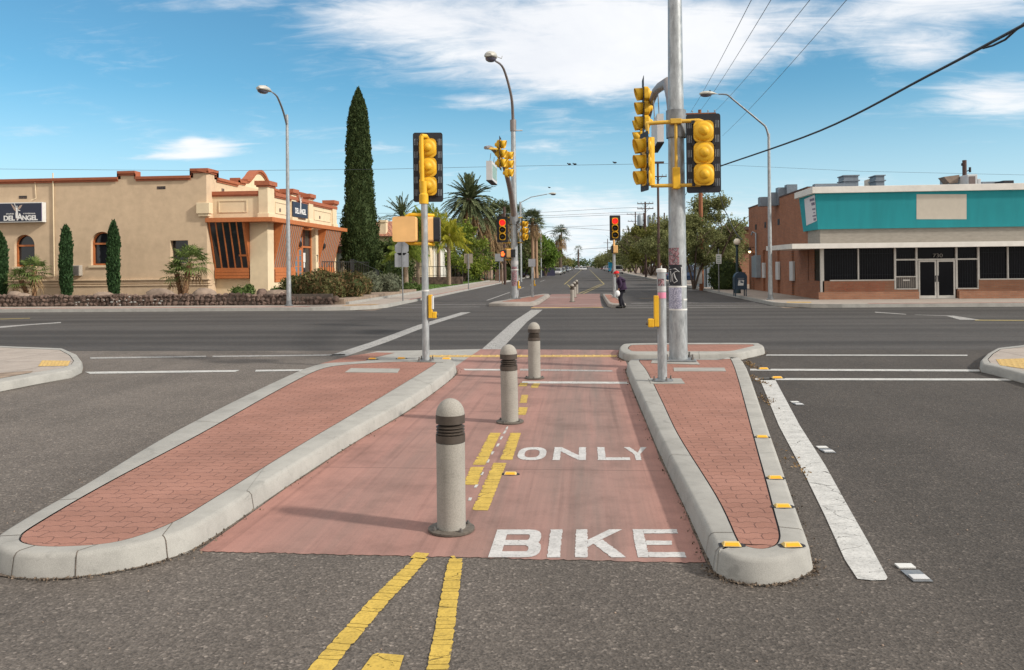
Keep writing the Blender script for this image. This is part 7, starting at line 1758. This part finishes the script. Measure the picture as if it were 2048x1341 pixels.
# ================================================================= VEHICLES
PAINT = {}
def paint(c):
    if c not in PAINT:
        m, t = newmat('car_paint_%d' % len(PAINT), .25, .3, .5); t.b.inputs['Base Color'].default_value = (*c,1); t.b.inputs['Coat Weight'].default_value = .6; PAINT[c] = m
    return PAINT[c]
M_tyre = simple('tyre_rubber', (.02,.02,.02), .9); M_headl = simple('headlight_glass', (.7,.7,.68), .15); M_taill = simple('tail_light', (.35,.02,.02), .3)
def car(label, x, y, rz, c, kind='sedan', group=None, lit=False):
    t = thing({'sedan':'parked_car','suv':'parked_suv','pickup':'pickup_truck','van':'box_van'}[kind] if not lit else 'moving_car', label, {'sedan':'car','suv':'suv','pickup':'pickup truck','van':'van'}[kind], (x,y,.01), rz, group)
    W_ = {'sedan':1.78,'suv':1.92,'pickup':1.95,'van':2.2}[kind]; L_ = {'sedan':4.6,'suv':4.8,'pickup':5.4,'van':5.8}[kind]; H_ = {'sedan':1.42,'suv':1.82,'pickup':1.8,'van':2.7}[kind]; k = L_/2; bz = {'sedan':.86,'suv':1.08,'pickup':1.1,'van':1.2}[kind]
    # sections along the length (y), front at -y
    def shell(prof, wfun, m, nm, par):
        b = MB(); n = len(prof[0][1]); vs = []
        for yy_, zs in prof:
            for j, (fx, z) in enumerate(zs): vs.append((fx*W_/2*wfun(yy_,z), yy_, z))
        b.add(vs, [(i*n+j, i*n+(j+1)%n, (i+1)*n+(j+1)%n, (i+1)*n+j) for i in range(len(prof)-1) for j in range(n)]); b.add(vs[:n], [tuple(range(n))[::-1]]); b.add(vs[-n:], [tuple(range(n))]); return b.build(nm, m, par, False, bevel=.05)
    def sec(z0, z1, sh=.9): return [(-.94,z0),(.94,z0),(1,z0+.15),(1,(z0+z1)/2+.05),(sh,z1),(-sh,z1),(-1,(z0+z1)/2+.05),(-1,z0+.15)]
    hz = bz*.82
    body = shell([(-k,sec(.32,hz*.86)),(-k+.12,sec(.26,hz)),(-k*.42,sec(.24,bz)),(k*.55,sec(.24,bz)),(k-.12,sec(.28,bz*.97)),(k,sec(.36,bz*.85))], lambda a,z: 1-.06*(abs(a)/k)**4, paint(c), 'body', t)
    if kind == 'sedan': cab = [(-k*.42,bz),(-k*.08,H_-.03),(k*.35,H_),(k*.72,bz)]
    elif kind == 'suv': cab = [(-k*.42,bz),(-k*.16,H_-.04),(k*.82,H_),(k*.96,bz)]
    elif kind == 'pickup': cab = [(-k*.36,bz),(-k*.14,H_-.03),(k*.18,H_),(k*.26,bz)]
    else: cab = [(-k*.7,bz),(-k*.5,H_-.3),(-k*.4,H_),(k*.96,H_)]
    if kind == 'van': b = MB(); b.box(-W_/2,W_/2,-k*.35,k*.98,bz-.3,H_); b.build('cargo_box', paint(c), t, False, bevel=.05); cab = [(-k*.8,bz),(-k*.6,2.0),(-k*.4,2.05),(-k*.34,bz)]
    def cs(w0, w1): return None
    b = MB(); (a0,z0),(a1,z1),(a2,z2),(a3,z3) = cab; wb, wt = W_/2*.92, W_/2*.76
    vs = [(-wb,a0,z0),(wb,a0,z0),(wt,a1,z1),(-wt,a1,z1),(wt,a2,z2),(-wt,a2,z2),(wb,a3,z3),(-wb,a3,z3)]
    b.add(vs, [(0,1,2,3),(3,2,4,5),(5,4,6,7),(1,6,4,2),(0,3,5,7),(0,7,6,1)]); g_ = b.build('windows', M_glass, t, False)
    b = MB(); b.add([(-wt-.02,a1-.02,z1),(wt+.02,a1-.02,z1),(wt+.02,a2+.04,z2),(-wt-.02,a2+.04,z2),(-wt*.95,a1+.03,z1+.05),(wt*.95,a1+.03,z1+.05),(wt*.95,a2,z2+.05),(-wt*.95,a2,z2+.05)], [(4,5,6,7),(0,1,5,4),(1,2,6,5),(2,3,7,6),(3,0,4,7),(0,3,2,1)])
    for sx in (-1,1):
        for (p, q) in (((wb,a0,z0),(wt,a1,z1)),((wb,a3,z3),(wt,a2,z2)),((wb,(a0+a3)/2,bz),(wt,(a1+a2)/2,z1))): b.tube([(sx*p[0],p[1],p[2]),(sx*q[0],q[1],q[2])], .035, 5)
    b.build('roof', paint(c), t, False)
    if kind == 'pickup': b = MB(); b.box(-W_/2*.8,W_/2*.8,k*.3,k*.94,bz-.02,bz+.004); b.build('truck_bed', M_black, t, False)
    for sx in (-1,1):
        for yy_ in (-k*.62,k*.62):
            M = Matrix.Translation((sx*(W_/2-.12),yy_,.33)) @ Matrix.Rotation(R(90*sx),4,'Y'); b = MB(); b.lathe([(.0001,-.08),(.30,-.08),(.335,-.05),(.335,.09),(.3,.13),(.2,.13)], 18, (0,0,0), M); wh = b.build('wheel', M_tyre, t, False); b = MB(); b.lathe([(.21,.10),(.2,.135),(.05,.12),(.0001,.13)], 14, (0,0,0), M); b.build('rim', M_alu, wh, False)
        b = MB(); b.box(sx*W_*.36-.17,sx*W_*.36+.17,-k-.01,-k+.1,hz*.66,hz*.86); b.build('headlight', M_headl, t, False, bevel=.03)
        b = MB(); b.box(sx*W_*.40-.1,sx*W_*.40+.1,k-.08,k+.01,bz*.66,bz*.86); b.build('tail_light', M_taill, t, False, bevel=.02)
    b = MB(); b.box(-W_*.22,W_*.22,-k-.012,-k+.05,hz*.55,hz*.8); b.build('grille', M_black, t, False); b = MB(); b.box(-W_/2*.97,W_/2*.97,-k-.06,-k+.1,.34,.52); b.build('bumper', paint(c), t, False, bevel=.03)
    return t
PL_ = 'cars parked along the left kerb'; PR_ = 'cars parked along the right kerb'
for i, (y, c, kd, lb) in enumerate([(163,(.50,.50,.50),'sedan','silver sedan nearest, parked at the left kerb'),(174,(.42,.42,.42),'sedan','silver-grey car right behind the nearest silver sedan'),(192,(.10,.11,.10),'sedan','dark car parked third at the left kerb'),(203,(.50,.47,.33),'sedan','cream car parked fourth at the left kerb'),
        (232,(.05,.06,.09),'suv','dark blue car parked fifth at the left kerb'),(248,(.25,.27,.3),'sedan','grey car parked sixth at the left kerb'),(275,(.4,.4,.4),'sedan','pale car parked seventh at the left kerb'),(310,(.05,.05,.05),'sedan','dark car farthest along the left kerb')]):
    car(lb, -5.95-.1*(i%2), y+7, R(0), c, kd, PL_)
for i, (y, c, kd, lb) in enumerate([(184,(.60,.59,.56),'suv','white pickup-like vehicle parked nearest at the right kerb, behind the man'),(204,(.03,.05,.10),'suv','dark blue car parked second at the right kerb'),(228,(.01,.24,.40),'van','bright blue box van parked at the right kerb'),(258,(.35,.36,.38),'suv','grey van parked beyond the blue box van'),(282,(.3,.3,.32),'suv','grey car beyond the grey van on the right'),(310,(.45,.45,.46),'sedan','silver car parked far along the right kerb'),(350,(.08,.03,.03),'sedan','dark red car farthest along the right kerb')]):
    car(lb, 7.1, y, R(180), c, kd, PR_)
for px, y, c, lb in ((1163,330,(.68,.68,.68),'left of two small white cars driving far down the street'),(1169,318,(.70,.70,.70),'right of two small white cars driving far down the street'),(1154,345,(.4,.42,.45),'small pale car driving far down the street, left of the white ones')):
    p = at(px, 545, y); car(lb, p.x, y, 0, c, 'sedan', 'cars driving far down the street', True)
car('dark blue pickup truck seen from the side under the mesquite tree', at(1384,560,88).x, 88, R(90), (.01,.035,.09), 'pickup')
# ================================================================= PERSON
def skinned(name, joints, edges, m, parent, sub=2, root=0):
    me = bpy.data.meshes.new(name); me.from_pydata([j[0] for j in joints], edges, []); o = bpy.data.objects.new(name, me); col.objects.link(o)
    sk = o.modifiers.new('skin', 'SKIN'); ss = o.modifiers.new('sub', 'SUBSURF'); ss.levels = sub; ss.render_levels = sub
    for i, j in enumerate(joints):
        v = me.skin_vertices[0].data[i]; v.radius = (j[1], j[2] if len(j) > 2 else j[1]); v.use_root = (i == root)
    sk.use_smooth_shade = True; me.materials.append(m); o.parent = parent; return o
p = at(1243.5, 613.5, 36.9); hx, hy = p.x, 36.9
M_skin = simple('skin', (.30,.16,.10), .6, var=.05); M_jacket = simple('dark_purple_jacket', (.030,.014,.040), .9, var=.2); M_trous = simple('dark_trousers', (.006,.006,.012), .9, var=.2); M_cap = simple('red_cap', (.55,.012,.015), .8); M_shoe = simple('black_shoes', (.01,.01,.01), .6); M_beard = simple('white_beard', (.45,.43,.42), .9); M_hair = simple('grey_hair', (.15,.13,.12), .9)
t = thing('person', 'man in red cap and dark jacket walking left on the crosswalk, white bag in hand', 'person', (hx,hy,.005))
# x = left/right in the photo (walks towards -x), y = depth; slight forward stoop
J = [((0,0,.86),.14,.13), ((-.01,0,1.02),.14,.14), ((-.05,0,1.22),.16,.17), ((-.10,0,1.36),.12,.15), ((-.15,0,1.43),.055,.06), ((-.19,0,1.52),.075,.085), ((-.205,0,1.60),.085,.085),
     ((.02,-.09,.80),.085), ((-.09,-.10,.45),.058), ((-.02,-.10,.10),.04), ((-.12,-.10,.04),.035), ((-.20,-.10,.03),.03),
     ((.0,.09,.80),.085), ((-.04,.10,.46),.058), ((.10,.10,.11),.04), ((.02,.10,.04),.035), ((-.06,.10,.03),.03),
     ((-.09,-.19,1.34),.055), ((-.02,-.24,1.08),.042), ((-.13,-.25,.88),.032), ((-.155,-.25,.82),.03),
     ((-.09,.19,1.34),.055), ((.02,.24,1.08),.042), ((-.05,.25,.88),.032), ((-.07,.25,.82),.03)]
E_ = [(0,1),(1,2),(2,3),(3,4),(4,5),(5,6),(0,7),(7,8),(8,9),(9,10),(10,11),(0,12),(12,13),(13,14),(14,15),(15,16),(3,17),(17,18),(18,19),(19,20),(3,21),(21,22),(22,23),(23,24)]
# fingers and thumbs
for w_ in (20,24):
    bx, by, bz = J[w_][0]
    for k in range(4):
        a = len(J); dx = (k-1.5)*.020; L_ = (.07,.08,.075,.06)[k]
        J.append(((bx+dx-.005, by, bz-.05), .009)); J.append(((bx+dx-.02, by+.012, bz-.05-L_*.55), .008)); J.append(((bx+dx-.005, by+.03, bz-.05-L_*.8), .007)); E_ += [(w_,a),(a,a+1),(a+1,a+2)]
    a = len(J); J.append(((bx-.04, by+.01, bz-.02), .010)); J.append(((bx-.05, by+.025, bz-.06), .009)); E_ += [(w_,a),(a,a+1)]
skinned('body', J, E_, M_skin, t, 1)
jk = [((.02,0,.80),.215,.18), ((.03,0,.92),.22,.185), ((.01,0,1.04),.22,.185), ((-.02,0,1.22),.215,.205), ((-.09,0,1.37),.15,.17), ((-.15,0,1.455),.085,.095),
      ((-.09,-.20,1.33),.075), ((-.02,-.26,1.08),.062), ((-.12,-.265,.90),.052), ((-.09,.20,1.33),.075), ((.03,.26,1.08),.062), ((-.04,.265,.90),.052)]
skinned('jacket', jk, [(0,1),(1,2),(2,3),(3,4),(4,5),(4,6),(6,7),(7,8),(4,9),(9,10),(10,11)], M_jacket, t, 2, 2)
tr = [((.0,0,.90),.15,.14), ((.02,-.09,.80),.105), ((-.09,-.10,.46),.078), ((-.02,-.10,.07),.072), ((.0,.09,.80),.105), ((-.04,.10,.46),.078), ((.10,.10,.075),.072)]
skinned('trousers', tr, [(0,1),(1,2),(2,3),(0,4),(4,5),(5,6)], M_trous, t, 2, 0)
for (fx, fy) in ((-.02,-.10),(.10,.10)):
    b = MB(); b.blob((fx-.08,fy,.05), .175, .062, .055, 12, 0); b.blob((fx+.01,fy,.075), .075, .062, .075, 10, 0); b.build('shoe', M_shoe, t, False)
hc = Vector((-.20,0,1.56))
b = MB(); b.lathe([(.118,0),(.116,.05),(.095,.095),(.05,.12),(.0001,.128)], 18, (0,0,0), Matrix.Translation(hc+Vector((0,0,.02))) @ Matrix.Rotation(R(-10),4,'Y')); b.blob(hc+Vector((-.115,0,.03)), .055, .07, .012, 12, 0); b.build('cap', M_cap, t, False)
b = MB(); b.blob(hc+Vector((.035,0,-.015)), .085, .088, .075, 12, .05); b.build('hair', M_hair, t, False)
b = MB(); b.blob(hc+Vector((-.075,0,-.085)), .05, .055, .06, 10, .1); b.build('beard', M_beard, t, False)
b = MB(); b.blob(hc+Vector((-.108,0,-.03)), .022, .014, .022, 8, 0); b.blob(hc+Vector((.0,-.092,-.03)), .02, .01, .028, 8, 0); b.blob(hc+Vector((.0,.092,-.03)), .02, .01, .028, 8, 0); b.build('nose_and_ears', M_skin, t, False)
for sy in (-1,1): b = MB(); b.blob(hc+Vector((-.092,sy*.035,-.012)), .010, .013, .009, 8, 0); b.build('eye', M_black, t, False)
b = MB(); b.box(hc.x-.112,hc.x-.10,-.02,.02,hc.z-.072,hc.z-.066); b.build('mouth', simple('lips',(.22,.08,.07),.6), t, False)
b = MB(); b.prism([(-.205,-.03,1.34),(-.13,-.06,1.44),(-.10,-.05,1.45),(-.18,-.07,1.30)], (0,.1,0)); b.build('shirt_collar', M_beard, t, False)
b = MB(); 
t.scale = (1.06,1.14,.965)
b.blob((hx-.185,hy-.30,.655), .105, .06, .135, 14, .12); b.tube([(hx-.19,hy-.29,.79),(hx-.185,hy-.295,.73)], .02, 8); o = b.build('plastic_bag', simple('white_bag',(.80,.80,.80),.5)); tag(o, 'small white plastic bag in the hand of the walking man', 'bag')
